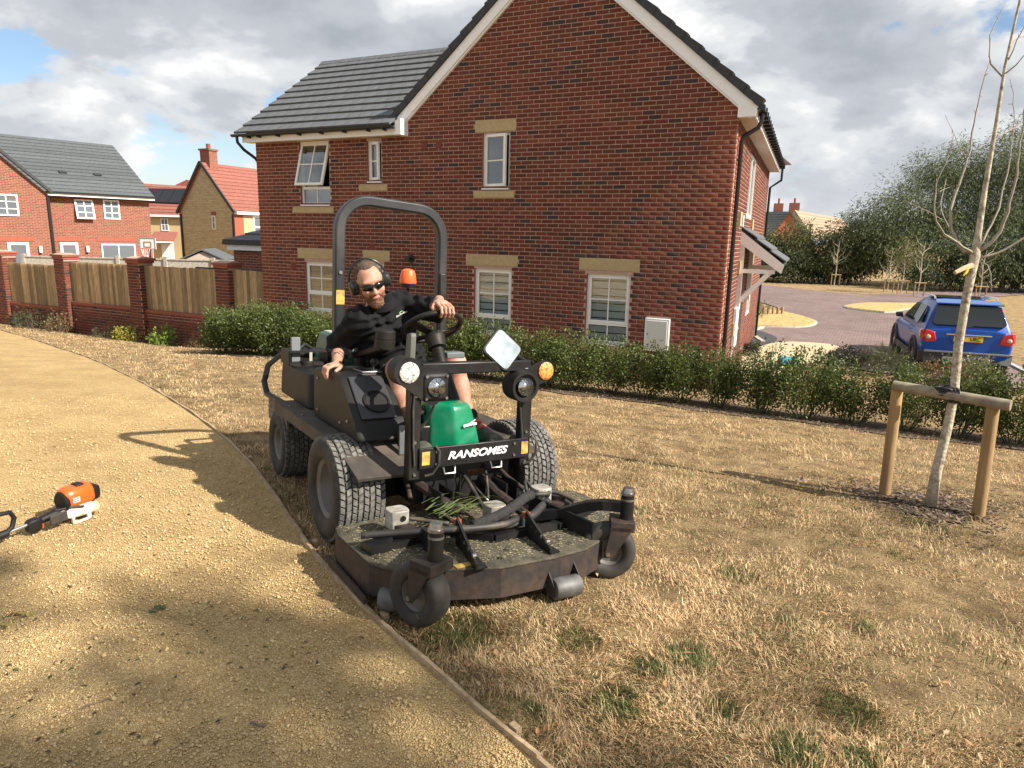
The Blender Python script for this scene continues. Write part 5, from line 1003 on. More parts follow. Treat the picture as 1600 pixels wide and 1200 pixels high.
# -- grey-roofed brick house at the left
HB = -1.7; h1 = empty('grey_roofed_house', loc=(-19.57, 38.0, HB), rz=math.atan2(0.76, 0.65)); zz = lambda z: z - HB
tag(h1, 'red brick house with long slate-grey roof at the far left beyond the fence', 'house')
MB().bb(-4.91, 0, 0, 9.2, 0, zz(3.2)).build('wall', M_FBRICK, h1); MB().bb(-11.5, -4.85, -0.55, 8.5, 0, zz(3.2)).build('wing_wall', M_FBRICK, h1)
MB().prism([(-4.85, zz(3.2)), (-11.5, zz(3.2)), (-8.2, zz(6.35))], (0, -0.55, 0), (1, 0, 0), (0, 0, 1), (0, 1, 0), 0.3).build('wing_gable', M_FBRICK, h1)
tiled_slope(h1, (-12, -0.35, zz(3.28)), (0.18, -0.35, zz(3.28)), (0.18, 4.69, zz(6.25)), (-12, 4.69, zz(6.25)), 16, M_GTILE); tiled_slope(h1, (-12, 9.7, zz(3.28)), (0.18, 9.7, zz(3.28)), (0.18, 4.69, zz(6.25)), (-12, 4.69, zz(6.25)), 4, M_GTILE)
MB().prism([(0, zz(3.2)), (4.6, zz(6.1)), (9.2, zz(3.2))], (-0.25, 0, 0), (0, 1, 0), (0, 0, 1), (1, 0, 0), 0.25).build('gable', M_FBRICK, h1)
MB().bar((-4.7, -0.75, zz(3.25)), (-8.2, -0.75, zz(6.5)), 0.2, 0.12).build('verge', M_VERGE, h1); MB().bb(-4.85, 0.15, -0.42, -0.3, zz(3.13), zz(3.28)).build('fascia', M_FASCIA, h1); MB().bb(-4.85, 0.2, -0.5, -0.4, zz(3.24), zz(3.33)).build('gutter', M_BLACKP, h1); MB().bb(-4.9, -4.78, -0.62, -0.5, 0, zz(3.1)).build('downpipe', M_BLACKP, h1)
for x in (-3.5, -1.9): MB().box((x, 1.35, zz(4.36)), (0.35, 0.2, 0.08), Matrix.Rotation(R(31), 3, 'X')).build('roof_vent', M_VERGE, h1)
for (a, b, c, d, y, nb, nh, op) in ((-3.57, -2.74, 2.06, 3.02, 0, 2, 3, R(-12)), (-2.26, -1.5, 2.1, 3.06, 0, 2, 3, 0), (-7.0, -6.07, 2.11, 3.08, -0.55, 2, 3, 0), (-2.55, -0.9, -0.9, 0.86, 0, 2, 1, 0)): fwin(h1, a, b, zz(c), zz(d), y - 0.03, nb, nh, op)
for (a, b, c, d, y) in ((-6.7, -5.85, -1.3, 0.92, -0.55), (-4.4, -3.6, -1.3, 0.91, 0)):
    dd = rect_frame(MB(), a, b, zz(c), zz(d), 0.12, y - 0.06, y).build('door', M_UPVC, h1, fix=False); MB().bb(a + 0.12, b - 0.12, y - 0.04, y - 0.01, zz(c) + 0.1, zz(d) - 0.12).build('door_pane', M_FARGL, dd)
M_SOLD = pmat('soldier_course', (0.3, 0.085, 0.05), 0.85, var=0.3, scale=20)
for (a, b, y) in ((-4.9, -3.4, 0), (-2.7, -0.75, 0), (-7.0, -5.6, -0.55)): MB().bb(a, b, y - 0.02, y + 0.02, zz(0.97), zz(1.19)).build('brick_lintel', M_SOLD, h1)
for x, y in ((-3.2, 0), (-5.4, -0.55)): MB().cyl((x, y - 0.1, zz(0.45)), (x, y - 0.1, zz(0.75)), 0.07, n=10).build('wall_lamp', M_FASCIA, h1)
# -- honey-stone house with red roof and chimney
SB = -2.0; zz = lambda z: z - SB; ga = 0.45; h2 = empty('stone_house', loc=(-18.24, 46.0, SB), rz=-ga); tag(h2, 'honey-stone house with steep red tiled roof and brick chimney', 'house')
gw = 4.95; gm = 2.62
MB().prism([(-gw, 0), (0, 0), (0, zz(2.95)), (-gm, zz(5.85)), (-gw, zz(2.86))], (0, 0, 0), (1, 0, 0), (0, 0, 1), (0, 1, 0), 8.5).build('wall', M_FSTONE, h2)
tiled_slope(h2, (0.15, -0.12, zz(2.9)), (0.15, 8.6, zz(2.9)), (-gm, 8.6, zz(5.98)), (-gm, -0.12, zz(5.98)), 13, M_RTILE); tiled_slope(h2, (-gw - 0.15, -0.12, zz(2.82)), (-gw - 0.15, 8.6, zz(2.82)), (-gm, 8.6, zz(5.98)), (-gm, -0.12, zz(5.98)), 5, M_RTILE)
MB().bar((0.2, -0.16, zz(2.82)), (-gm, -0.16, zz(6.0)), 0.1, 0.16).build('verge', M_VERGE, h2); MB().bar((-gw - 0.2, -0.16, zz(2.74)), (-gm, -0.16, zz(6.0)), 0.1, 0.16).build('verge', M_VERGE, h2)
ch = MB().bb(-gm - 0.45, -gm + 0.4, 0.3, 0.95, zz(5.2), zz(6.75)).bb(-gm - 0.52, -gm + 0.47, 0.23, 1.02, zz(6.75), zz(6.87)).build('chimney', M_FBRICK, h2); MB().cyl((-gm, 0.62, zz(6.87)), (-gm, 0.62, zz(7.2)), 0.14, n=10).build('chimney_pot', M_RTILE, ch)
fwin(h2, -1.98, -1.66, zz(1.7), zz(2.6), -0.03, 1, 2); MB().bb(-2.05, -1.6, -0.04, 0.02, zz(2.62), zz(2.85)).build('brick_lintel', M_SOLD, h2); fwin(h2, -2.0, -1.7, zz(-0.4), zz(0.45), -0.03, 1, 2)
MB().bb(-0.1, 0.02, -0.1, 0.02, 0, zz(2.7)).build('downpipe', M_BLACKP, h2); MB().bb(-gw - 0.02, -gw + 0.1, -0.1, 0.02, 0, zz(2.7)).build('downpipe', M_BLACKP, h2)
MB().bb(0.0, 0.03, 0.0, 0.75, 0, zz(2.8)).build('brick_quoin', M_SOLD, h2); MB().bb(0.05, 0.3, 0, 8.5, zz(2.7), zz(2.88)).build('fascia', M_FASCIA, h2)
o = rect_frame(MB(), 1.55, 3.1, zz(1.2), zz(2.65), 0.12, -0.03, 0.05); o.bb(2.27, 2.38, -0.03, 0.05, zz(1.2), zz(2.65)); o.bb(1.6, 3.05, -0.03, 0.05, zz(1.87), zz(1.97)); o.v = [(0.03 - p[1] * 1.0, p[0], p[2]) for p in o.v]; wo = o.build('window', M_UPVC, h2, fix=False); MB().bb(0.005, 0.03, 1.6, 3.05, zz(1.25), zz(2.6)).build('pane', M_FARGL, wo)
# -- house with solar panels
MBs = -2.2; zz = lambda z: z - MBs; h3 = empty('solar_roof_house', loc=(-26.2, 58.0, MBs), rz=0.0); tag(h3, 'small stone house with red roof and dark solar panels between the two left houses', 'house')
MB().bb(-6.5, 1.0, 0, 6, 0, zz(2.8)).build('wall', pmat('pale_render_stone', (0.52, 0.4, 0.22), 0.9, var=0.25, scale=6), h3)
tiled_slope(h3, (-6.8, -0.3, zz(2.75)), (1.2, -0.3, zz(2.65)), (1.2, 3.2, zz(5.15)), (-6.8, 3.2, zz(5.45)), 10, M_RTILE); MB().bb(-6.6, 1.0, -0.38, -0.25, zz(2.62), zz(2.78)).build('fascia', M_FASCIA, h3)
sl = Vector((0, 3.5, 2.6)).normalized()
for k in range(4):
    c = Vector((-4.9 + k * 0.93, 1.75, zz(4.38))); MB().box(c, (0.9, 2.0, 0.07), Matrix.Rotation(math.atan2(sl.z, sl.y), 3, 'X')).build('solar_panel', M_SOLAR, h3)
MB().prism([(-4.7, zz(5.3)), (-1.7, zz(5.2)), (-3.2, zz(6.0))], (0, 6, 0), (1, 0, 0), (0, 0, 1), (0, 1, 0), 3).build('rear_roof', M_RTILE, h3)
fwin(h3, -2.8, -2.2, zz(1.5), zz(2.5), -0.03, 2, 2); pr = MB().prism([(-0.9, 0.75), (0, 1.45), (0, 1.3), (-0.9, 0.6)], (-3.4, 0, zz(0)), (0, 1, 0), (0, 0, 1), (1, 0, 0), 1.9).build('porch_roof', M_RTILE, h3); MB().bb(-3.4, -1.5, -0.95, -0.85, zz(0.55), zz(0.68)).build('porch_fascia', M_FASCIA, pr)
for x in (-3.3, -1.6): MB().bb(x - 0.06, x + 0.06, -0.9, -0.78, 0, zz(0.6)).build('porch_post', M_UPVC, pr)
MB().bb(-2.9, -2.0, -0.05, 0.0, zz(-1.5), zz(0.45)).build('door', M_UPVC, h3)
# -- garage with hipped roof behind the fence next to the house
zz = lambda z: z + 1.5; gx = empty('hip_roofed_garage', loc=(-8.4, 21.0, -1.5), rz=R(-26)); tag(gx, 'low brick garage with hipped grey roof peeping over the fence beside the house', 'garage')
MB().bb(0, 5, 0, 5, 0, zz(1.12)).build('wall', M_FBRICK, gx); MB().bb(-0.12, 5.1, -0.14, -0.05, zz(1.12), zz(1.3)).build('fascia', M_FASCIA, gx); MB().bb(-0.2, 5.1, -0.24, -0.14, zz(1.28), zz(1.38)).build('gutter', M_BLACKP, gx)
tiled_slope(gx, (-0.2, -0.2, zz(1.38)), (5.2, -0.2, zz(1.38)), (2.6, 2.5, zz(2.5)), (2.4, 2.5, zz(2.5)), 6, M_GTILE); tiled_slope(gx, (-0.2, 5.2, zz(1.38)), (-0.2, -0.2, zz(1.38)), (2.4, 2.5, zz(2.5)), (2.4, 2.6, zz(2.5)), 6, M_GTILE)
MB().bb(-0.6, 5, -0.9, -0.8, 0, zz(0.62)).build('side_gate', pmat('dark_grey_panel', (0.045, 0.045, 0.055), 0.7), gx)
# -- garden fence, shed, basketball hoop
M_GREYF = pmat('silvered_fence', (0.42, 0.38, 0.32), 0.9, var=0.25, scale=4, objrand=0.2)
gf = empty('garden_fence', loc=(-18.5, 26.4, -1.6), rz=R(-1)); tag(gf, 'silvery grey timber garden fence seen above the brown panels', 'fence')
bm_ = MB()
x = 0.0
while x < 9.0: bm_.bb(x, x + 0.12, 0.0, 0.02, 0.2, 2.14); x += 0.125
tag(bm_.build('pale_boards', M_GREYF, gf, fix=False), kind='stuff'); MB().bb(0, 9, -0.03, 0.05, 2.14, 2.19).build('capping_rail', M_GREYF, gf)
for x in np.arange(0, 9.1, 1.8): MB().bb(x - 0.06, x + 0.06, -0.06, 0.06, 0, 2.26).build('post', M_GREYF, gf)
sh = empty('garden_shed', loc=(-12.45, 28.0, -1.6), rz=R(10)); tag(sh, 'pale shed with low felt roof behind the garden fence', 'shed'); MB().prism([(-0.75, 0), (0.75, 0), (0.75, 2.1), (0, 2.42), (-0.75, 2.1)], (0, 0, 0), (1, 0, 0), (0, 0, 1), (0, 1, 0), 2.0).build('wall', pmat('shed_board', (0.5, 0.4, 0.33), 0.8), sh)
for s in (-1, 1): MB().bar((s * 0.45, -0.1, 2.3), (s * 0.45, 2.1, 2.3), 0.95, 0.05, up=(s * 0.42, 0, 0.9)).build('roof', M_GTILE, sh)
hp_ = empty('basketball_hoop', loc=(-15.65, 30.0, -1.6)); tag(hp_, 'white basketball backboard and hoop standing beyond the fence', 'basketball hoop'); MB().bb(-0.34, 0.34, 0, 0.04, 2.42, 2.9).build('backboard', pmat('backboard_white', (0.7, 0.69, 0.65), 0.5), hp_); rect_frame(MB(), -0.34, 0.34, 2.42, 2.9, 0.035, -0.02, -0.002).build('board_border', pmat('border_grey', (0.25, 0.24, 0.24), 0.5), hp_, fix=False); rect_frame(MB(), -0.16, 0.16, 2.5, 2.74, 0.03, -0.02, -0.002).build('target_square', pmat('target_brown', (0.3, 0.16, 0.1), 0.5), hp_, fix=False)
MB().tube([(0.17 * math.cos(t), -0.22 + 0.17 * math.sin(t), 2.45) for t in np.linspace(0, 6.28, 20, endpoint=False)], 0.014, 6, closed=True).build('rim', pmat('rim_orange', (0.5, 0.1, 0.03), 0.5), hp_); MB().cyl((0, 0.1, 0), (0, 0.1, 2.6), 0.05, n=8).build('pole', M_BLACKP, hp_); nt_ = MB(); [nt_.tube([(0.17 * math.cos(t), -0.22 + 0.17 * math.sin(t), 2.45), (0.1 * math.cos(t + .3), -0.22 + 0.1 * math.sin(t + .3), 2.1)], 0.007, 4) for t in np.linspace(0, 6.28, 10, endpoint=False)]; nt_.build('net', M_FASCIA, hp_)
# -- two houses far behind the trees on the right
zz = lambda z: z + 1.5; h4 = empty('far_brick_house', loc=(34.3, 85, -1.5), rz=R(-12)); tag(h4, 'distant orange-brick gable house with grey roof above the trees right of the porch', 'house')
MB().prism([(-3.3, 0), (0.3, 0), (0.3, zz(2.6)), (-1.5, zz(5.2)), (-3.3, zz(2.6))], (0, 0, 0), (1, 0, 0), (0, 0, 1), (0, 1, 0), 7).build('gable_wall', pmat('far_orange_brick', (0.4, 0.15, 0.075), 0.9, var=0.15, scale=3), h4); 
rr = Matrix.Rotation(R(0), 3, 'Z'); tiled_slope(h4, (-3.5, -0.2, zz(2.5)), (-11, 0.6, zz(2.5)), (-9.5, 3.0, zz(5.2)), (-1.5, -0.2, zz(5.3)), 10, M_GTILE); tiled_slope(h4, (0.5, -0.2, zz(2.5)), (0.5, 7, zz(2.5)), (-1.5, 7, zz(5.3)), (-1.5, -0.2, zz(5.3)), 8, M_GTILE); MB().bb(-11, -3.3, 0.8, 6, 0, zz(2.5)).build('wall', M_FBRICK, h4)
c4 = MB().bb(-3.2, -2.2, 1.2, 2.0, zz(4.6), zz(6.3)).build('chimney', M_FBRICK, h4); MB().cyl((-2.7, 1.6, zz(6.3)), (-2.7, 1.6, zz(6.9)), 0.12, n=8).build('chimney_pot', M_RTILE, c4)
h5 = empty('far_stone_house', loc=(35.0, 92, -1.5), rz=R(-15)); tag(h5, 'distant buff stone house with pale roof right of the orange-brick gable', 'house'); MB().prism([(-1.5, 0), (3.2, 0), (3.2, zz(2.4)), (0.8, zz(5.6)), (-1.5, zz(2.4))], (0, 0, 0), (1, 0, 0), (0, 0, 1), (0, 1, 0), 9).build('wall', M_FSTONE, h5)
M_PALETILE = pmat('pale_buff_tile', (0.36, 0.26, 0.18), 0.8, var=0.15, scale=2, objrand=0.1); tiled_slope(h5, (3.5, -0.2, zz(2.2)), (10, 4.5, zz(2.2)), (7.6, 6.5, zz(5.0)), (0.8, -0.2, zz(5.75)), 9, M_PALETILE); c5 = MB().bb(0.3, 1.5, 0.8, 1.7, zz(5.0), zz(6.7)).build('chimney', M_FBRICK, h5); MB().cyl((0.9, 1.2, zz(6.7)), (0.9, 1.2, zz(7.3)), 0.14, n=8).build('chimney_pot', M_RTILE, c5)  # pale buff is the base colour of the whole roof
lp = empty('lamp_post', loc=(33.2, 80, -1.5)); tag(lp, 'slim street lamp standing before the distant brick gable', 'street lamp'); MB().cyl((0, 0, 0), (0, 0, 5.1), 0.06, n=8).build('pole', M_BLACKP, lp); MB().bb(-0.25, 0.25, -0.1, 0.1, 5.1, 5.25).build('lamp_head', M_BLACKP, lp)
# -- low wooden knee rail on the verge island
kr = empty('knee_rail', loc=(10.0, 26.6, -1.05), rz=R(20)); tag(kr, 'short row of low wooden bollards on the dry verge island', 'knee rail')
for k in range(5): MB().bb(k * 0.22 - 0.5, k * 0.22 - 0.42, 0, 0.08, 0, 0.3).build('post', M_STAKE, kr, bevel=0.01)
bd = MB().bb(-0.2, 0.2, -0.15, 0.15, 0, 0.18).build('blue_box', pmat('blue_plastic', (0.05, 0.35, 0.45), 0.5), bevel=0.02); bd.location = (6.3, 15.6, G(6.3, 15.6) + 0.05); tag(bd, 'small turquoise plastic box on the ground behind the hedge', 'box')
# ------------------------------------------------------------------ ride-on mower (built in its own frame: x to the viewer's right, y forwards, z up)
def mower_matrix():
    s = 0.06; n = Vector((s * WN[0], s * WN[1], 1)).normalized(); e_ = Vector((math.cos(R(33)), math.sin(R(33)), 0)); e_ = (e_ - n * e_.dot(n)).normalized(); b = n.cross(e_)
    return Matrix(((e_.x, b.x, n.x, -0.445), (e_.y, b.y, n.y, 3.91), (e_.z, b.z, n.z, 0.01), (0, 0, 0, 1)))
MM = mower_matrix(); mower = empty('ride_on_mower', MM)
tag(mower, 'black ride-on front-deck mower with roll bar and green front cover on the dry lawn', 'mower')
def mpt(mb, name, mat, parent=None, **k):
    mb.v = [(p[0], -p[1], p[2]) for p in mb.v]; return mb.build(name, mat, parent or mower, **k)
M_BLK = pmat('satin_black_steel', (0.009, 0.009, 0.01), 0.4, dirt=(0.022, 0.019, 0.016), dscale=4, rvar=0.1, scale=9, spec=0.4)
M_PLAS = pmat('black_moulded_plastic', (0.008, 0.0075, 0.007), 0.55, spec=0.35, dirt=(0.022, 0.018, 0.013), dscale=3, bump=0.0006, bscale=300)
M_DUST = pmat('dusty_fender_steel', (0.035, 0.029, 0.025), 0.7, col2=(0.075, 0.058, 0.043), scale=4, var=0.3, bump=0.001, bscale=120)
M_DECK = pmat('grass_stained_deck', (0.05, 0.042, 0.031), 0.85, col2=(0.075, 0.065, 0.043), scale=7, var=0.4, dirt=(0.1, 0.085, 0.05), dscale=60, bump=0.003, bscale=90)
M_RUST = pmat('rusty_brown_steel', (0.045, 0.027, 0.019), 0.7, col2=(0.018, 0.016, 0.015), scale=10, var=0.3, bump=0.001)
M_TYRE = pmat('tyre_rubber', (0.02, 0.019, 0.018), 0.75, col2=(0.05, 0.042, 0.033), scale=8, var=0.3)
M_TREAD = pmat('worn_tread_rubber', (0.15, 0.145, 0.135), 0.85, col2=(0.085, 0.08, 0.072), scale=14, var=0.3)
M_RIM = pmat('grey_rim_paint', (0.13, 0.12, 0.11), 0.55, dirt=(0.1, 0.075, 0.05), dscale=9)
M_GREEN = pmat('green_moulded_cover', (0.0, 0.17, 0.075), 0.32, var=0.12, scale=4, dirt=(0.03, 0.2, 0.12), dscale=14, spec=0.5)
M_CHROME = pmat('lamp_reflector', (0.8, 0.8, 0.8), 0.12, 1.0); M_STEEL = pmat('bare_steel', (0.45, 0.44, 0.42), 0.35, 1.0, dirt=(0.12, 0.1, 0.08), dscale=10)
M_ALU = pmat('cast_alloy_motor', (0.36, 0.34, 0.3), 0.6, 0.0, col2=(0.2, 0.18, 0.15), scale=12, var=0.25, bump=0.001)
M_LENS = pmat('white_lens', (0.62, 0.62, 0.57), 0.2, bump=0.006, bscale=110, spec=0.6, col2=(0.2, 0.2, 0.17), scale=60, thr=(0.45, 0.6)); M_AMBER = pmat('amber_lens', (0.75, 0.32, 0.08), 0.2, bump=0.006, bscale=110, spec=0.6, col2=(0.42, 0.13, 0.02), scale=60, thr=(0.45, 0.6))
M_HOSE = pmat('rubber_hose', (0.025, 0.023, 0.021), 0.6, dirt=(0.1, 0.08, 0.055), dscale=8); M_WHITE = pmat('white_lettering', (0.8, 0.8, 0.78), 0.5); M_YEL = pmat('yellow_sticker', (0.6, 0.4, 0.08), 0.6, col2=(0.25, 0.17, 0.06), scale=30)
M_LGLASS = glassmat('lamp_glass', (0.9, 0.92, 0.92), 0.08)
def tyre_wheel(cx, cy, r, w, name, rim_r, tread=None, label=None, face=-1):
    sh = w / 2; prof = [(rim_r, -sh * 0.72), (rim_r + 0.02, -sh * 0.95), (r * 0.8, -sh * 1.02), (r * 0.93, -sh * 0.93), (r * 0.975, -sh * 0.75), (r * 0.985, -sh * 0.35), (r * 0.985, sh * 0.35), (r * 0.975, sh * 0.75), (r * 0.93, sh * 0.93), (r * 0.8, sh * 1.02), (rim_r + 0.02, sh * 0.95), (rim_r, sh * 0.72)]
    t = mpt(MB().lathe(prof, (cx, cy, r), (1, 0, 0), 44, closed=True), name, M_TYRE, smooth='all')
    if tread:
        nr, nc = tread; mb = MB()
        for i in range(nr):
            u = (i + 0.5) / nr * 2 - 1; xo = u * sh * 0.93; rr = r * (0.985 if abs(u) < 0.6 else 0.985 - 0.05 * ((abs(u) - 0.6) / 0.4) ** 1.5); bw = 2 * sh * 0.93 / nr * 0.8
            for k in range(nc):
                a = 2 * math.pi * (k + (0.5 if i % 2 else 0.0)) / nc; bl = 2 * math.pi * rr / nc * 0.84; er = Vector((0, math.cos(a), math.sin(a))); et = Vector((0, -math.sin(a), math.cos(a))); ex = Vector((1, 0, 0)); c = Vector((cx + xo, cy, r)) + er * (rr + 0.001); sk = 0.18 * bl * (1 if i % 2 else -1)
                V = []
                for dz, sc in ((-0.008, 1.0), (0.008, 0.9)):
                    for (p, q) in ((-1, -1), (1, -1), (1, 1), (-1, 1)): V.append(c + er * dz + ex * (p * bw / 2 * sc) + et * (q * bl / 2 * sc + p * sk))
                mb.add(V, [(4, 5, 6, 7), (0, 1, 5, 4), (1, 2, 6, 5), (2, 3, 7, 6), (3, 0, 4, 7)])
        mpt(mb, 'tread', M_TREAD, t, fix=False)
    rp = [(0.03, -0.02), (0.06, -0.03), (rim_r * 0.62, -0.02), (rim_r * 0.8, -sh * 0.35), (rim_r * 0.9, -sh * 0.7), (rim_r + 0.006, -sh * 0.8), (rim_r + 0.012, -sh * 0.72), (rim_r + 0.01, sh * 0.7)]
    mpt(MB().lathe([(a, b * (1 if face < 0 else -1)) for a, b in rp], (cx, cy, r), (1, 0, 0), 36), 'rim', M_RIM, t, smooth=True)
    hb = MB().cyl((cx + face * 0.055, cy, r), (cx, cy, r), 0.045, n=16)
    for k in range(5): a = k * 1.2566; hb.cyl((cx + face * 0.04, cy + 0.075 * math.cos(a), r + 0.075 * math.sin(a)), (cx, cy + 0.075 * math.cos(a), r + 0.075 * math.sin(a)), 0.011, n=6)
    mpt(hb, 'hub', M_RIM, t); return t
for s in (-1, 1): tyre_wheel(s * 0.565, 0, 0.29, 0.27, 'front_wheel', 0.155, (8, 46), face=s); tyre_wheel(s * 0.51, -1.3, 0.235, 0.2, 'rear_wheel', 0.115, (6, 36), face=s)
# chassis and engine bay
mpt(MB().bb(-0.3, 0.3, -1.55, 0.32, 0.24, 0.5).bb(-0.42, 0.42, -0.08, 0.08, 0.22, 0.36).bb(-0.42, 0.42, -1.34, -1.26, 0.2, 0.27), 'chassis', M_BLK, bevel=0.008, fix=False)
mpt(MB().bb(-0.4, 0.4, -1.62, -0.9, 0.42, 0.56).bb(-0.3, 0.3, -1.6, -0.85, 0.56, 0.78), 'engine_bay', M_PLAS, bevel=0.02, fix=False)
def rounded_poly(pts, r, n=5):
    out = []; m = len(pts)
    for i in range(m):
        p0, p1, p2 = (np.array(pts[(i + k) % m], float) for k in (-1, 0, 1)); a = p1 + (p0 - p1) / np.linalg.norm(p0 - p1) * min(r, np.linalg.norm(p0 - p1) * 0.45); b = p1 + (p2 - p1) / np.linalg.norm(p2 - p1) * min(r, np.linalg.norm(p2 - p1) * 0.45)
        for t in np.linspace(0, 1, n): out.append(tuple((1 - t) ** 2 * a + 2 * t * (1 - t) * p1 + t * t * b))
    return out
def pod(name, plan, z0, z1, mat, taper=0.94, top=None, r=0.06, bevel=0.012):
    P = rounded_poly(plan, r); c = np.mean(P, 0); rings = []
    for z, k in ((z0, 1.0), (z0 + (z1 - z0) * 0.6, (1 + taper) / 2 + 0.01), (z1, taper)): rings.append([(c[0] + (p[0] - c[0]) * k, c[1] + (p[1] - c[1]) * k, z) for p in P])
    return mpt(MB().loft(rings), name, mat, smooth=True, bevel=bevel)
for s in (-1, 1): pod('fuel_tank', [(s * 0.53, -1.5), (s * 0.54, -0.74), (s * 0.26, -0.72), (s * 0.26, -1.52)], 0.57, 0.80, M_PLAS)
mpt(MB().cyl((-0.42, -1.2, 0.79), (-0.42, -1.2, 0.83), 0.05, n=18), 'filler_cap', M_PLAS, bevel=0.006)
# rear guard rail
mpt(MB().tube([(-0.56, -1.25, 0.52), (-0.6, -1.58, 0.54), (-0.6, -1.66, 0.62), (-0.57, -1.66, 0.74), (-0.5, -1.6, 0.82), (0.5, -1.6, 0.82), (0.57, -1.66, 0.74), (0.6, -1.66, 0.6), (0.56, -1.3, 0.52)], 0.022, 8), 'rear_guard', M_BLK, smooth=True)
mpt(MB().bb(-0.585, -0.57, -1.6, -1.1, 0.36, 0.53).bb(0.57, 0.585, -1.6, -1.1, 0.36, 0.53), 'rear_side_panel', pmat('dusty_tan_panel', (0.24, 0.19, 0.12), 0.8, col2=(0.06, 0.05, 0.04), scale=14, stretch=(1, 1, 3)), fix=False)
# engine hood in pale green
hood = pod('engine_hood', [(-0.26, -1.62), (-0.26, -1.0), (0.3, -1.0), (0.3, -1.62)], 0.78, 1.0, pmat('pale_green_hood', (0.03, 0.09, 0.05), 0.4, var=0.15), 0.86)
mpt(MB().bb(-0.2, 0.24, -1.52, -1.06, 0.998, 1.012), 'hood_top', pmat('pale_hood_top', (0.5, 0.55, 0.5), 0.35, var=0.15), hood, bevel=0.005)  # top panel paler and greyer than the hood sides
# fenders
fen = MB().bb(-0.66, -0.26, -1.12, 0.08, 0.555, 0.572); fen.add([(-0.66, 0.08, 0.555), (-0.26, 0.08, 0.555), (-0.3, 0.34, 0.415), (-0.62, 0.34, 0.415), (-0.66, 0.08, 0.572), (-0.26, 0.08, 0.572), (-0.3, 0.345, 0.43), (-0.62, 0.345, 0.43)], [(3, 2, 1, 0), (4, 5, 6, 7), (0, 1, 5, 4), (1, 2, 6, 5), (2, 3, 7, 6), (3, 0, 4, 7)])
fen.bb(-0.66, -0.645, -1.12, 0.08, 0.5, 0.556); mpt(fen, 'fender', M_DUST, fix=False)
fr_ = MB(); fr_.v = [(-p[0], p[1], p[2]) for p in MB().bb(-0.6, -0.26, -1.12, 0.12, 0.5, 0.517).v]; fr_.f = MB().bb(0, 1, 0, 1, 0, 1).f; fr_.bb(0.2, 0.46, -0.02, 0.4, 0.478, 0.497); mpt(fr_, 'fender', M_DUST, fix=False)
mpt(MB().bb(-0.3, 0.3, -0.62, 0.4, 0.47, 0.497), 'foot_plate', M_DUST)
# side consoles
def console(s):
    P = [(-0.60, 0.875), (-0.18, 0.9), (-0.12, 0.89), (0.15, 0.66), (0.2, 0.575), (-0.6, 0.575)]
    P = rounded_poly(P, 0.03, 4); rings = []
    for x, k, sh in ((s * 0.28, 0.985, 0), (s * 0.30, 1.0, 0), (s * 0.50, 1.0, 0), (s * 0.545, 0.99, 0), (s * 0.56, 0.955, 0)):
        c = (-0.2, 0.74); rings.append([(x, c[0] + (p[0] - c[0]) * k, c[1] + (p[1] - c[1]) * k) for p in P])
    return mpt(MB().loft(rings), 'console', M_PLAS, smooth=True)
con = console(-1)
d_ = Vector((0, 0.27, -0.23)).normalized(); nn_ = Vector((0, 0.23, 0.27)).normalized()
mpt(MB().box((-0.42, 0.015, 0.785), (0.2, 0.3, 0.012), Matrix.Rotation(math.atan2(-0.23, 0.27), 3, 'X')), 'console_panel', pmat('panel_black', (0.03, 0.031, 0.034), 0.4), con, bevel=0.004)
mpt(MB().lathe([(0.075, -0.002), (0.075, 0.01), (0.066, 0.013), (0.06, 0.004)], Vector((-0.41, 0.05, 0.765)), nn_, 26), 'speaker_ring', M_PLAS, con, smooth=True)
mpt(MB().tube([(-0.34, -0.2, 0.88), (-0.34, -0.17, 0.94)], 0.007, 8).ball((-0.34, -0.165, 0.955), 0.024), 'control_lever', M_BLK, smooth=True)
mpt(MB().bb(-0.42, -0.3, -0.3, -0.14, 0.893, 0.905), 'control_plate', M_STEEL, bevel=0.003)
mpt(MB().bb(-0.345, -0.315, 0.21, 0.225, 0.5, 0.66), 'bracket_plate', pmat('grey_bracket', (0.22, 0.23, 0.24), 0.4, 0.6), bevel=0.003)
# seat
mpt(MB().loft([[(x * k, -0.46 + y * k, z) for (x, y) in rounded_poly([(-0.25, -0.24), (0.25, -0.24), (0.25, 0.26), (-0.25, 0.26)], 0.1)] for z, k in ((0.58, 0.9), (0.61, 1.0), (0.67, 1.0), (0.69, 0.9))]), 'seat_cushion', M_PLAS, smooth=True)
mpt(MB().loft([[(x * k, -0.72 - (z - 0.65) * 0.15 + y * k, z) for (x, y) in rounded_poly([(-0.24, -0.05), (0.24, -0.05), (0.24, 0.05), (-0.24, 0.05)], 0.045)] for z, k in ((0.64, 0.9), (0.7, 1.0), (1.0, 0.98), (1.08, 0.85))]), 'seat_back', M_PLAS, smooth=True)
mpt(MB().bb(-0.2, 0.2, -0.65, -0.25, 0.49, 0.59), 'seat_base', M_BLK, bevel=0.01)
# armrest end and drive control on the near side
mpt(MB().lathe([(0.045, 0), (0.056, 0.004), (0.058, 0.05), (0.054, 0.052), (0.054, 0.058), (0.057, 0.06), (0.055, 0.1), (0.045, 0.108)], (-0.325, -0.06, 1.045), (0.05, 0.1, 1), 26), 'control_pod', M_PLAS, smooth=True); mpt(MB().bar((-0.325, -0.06, 1.05), (-0.33, -0.5, 0.95), 0.05, 0.035), 'armrest', M_PLAS, bevel=0.008)
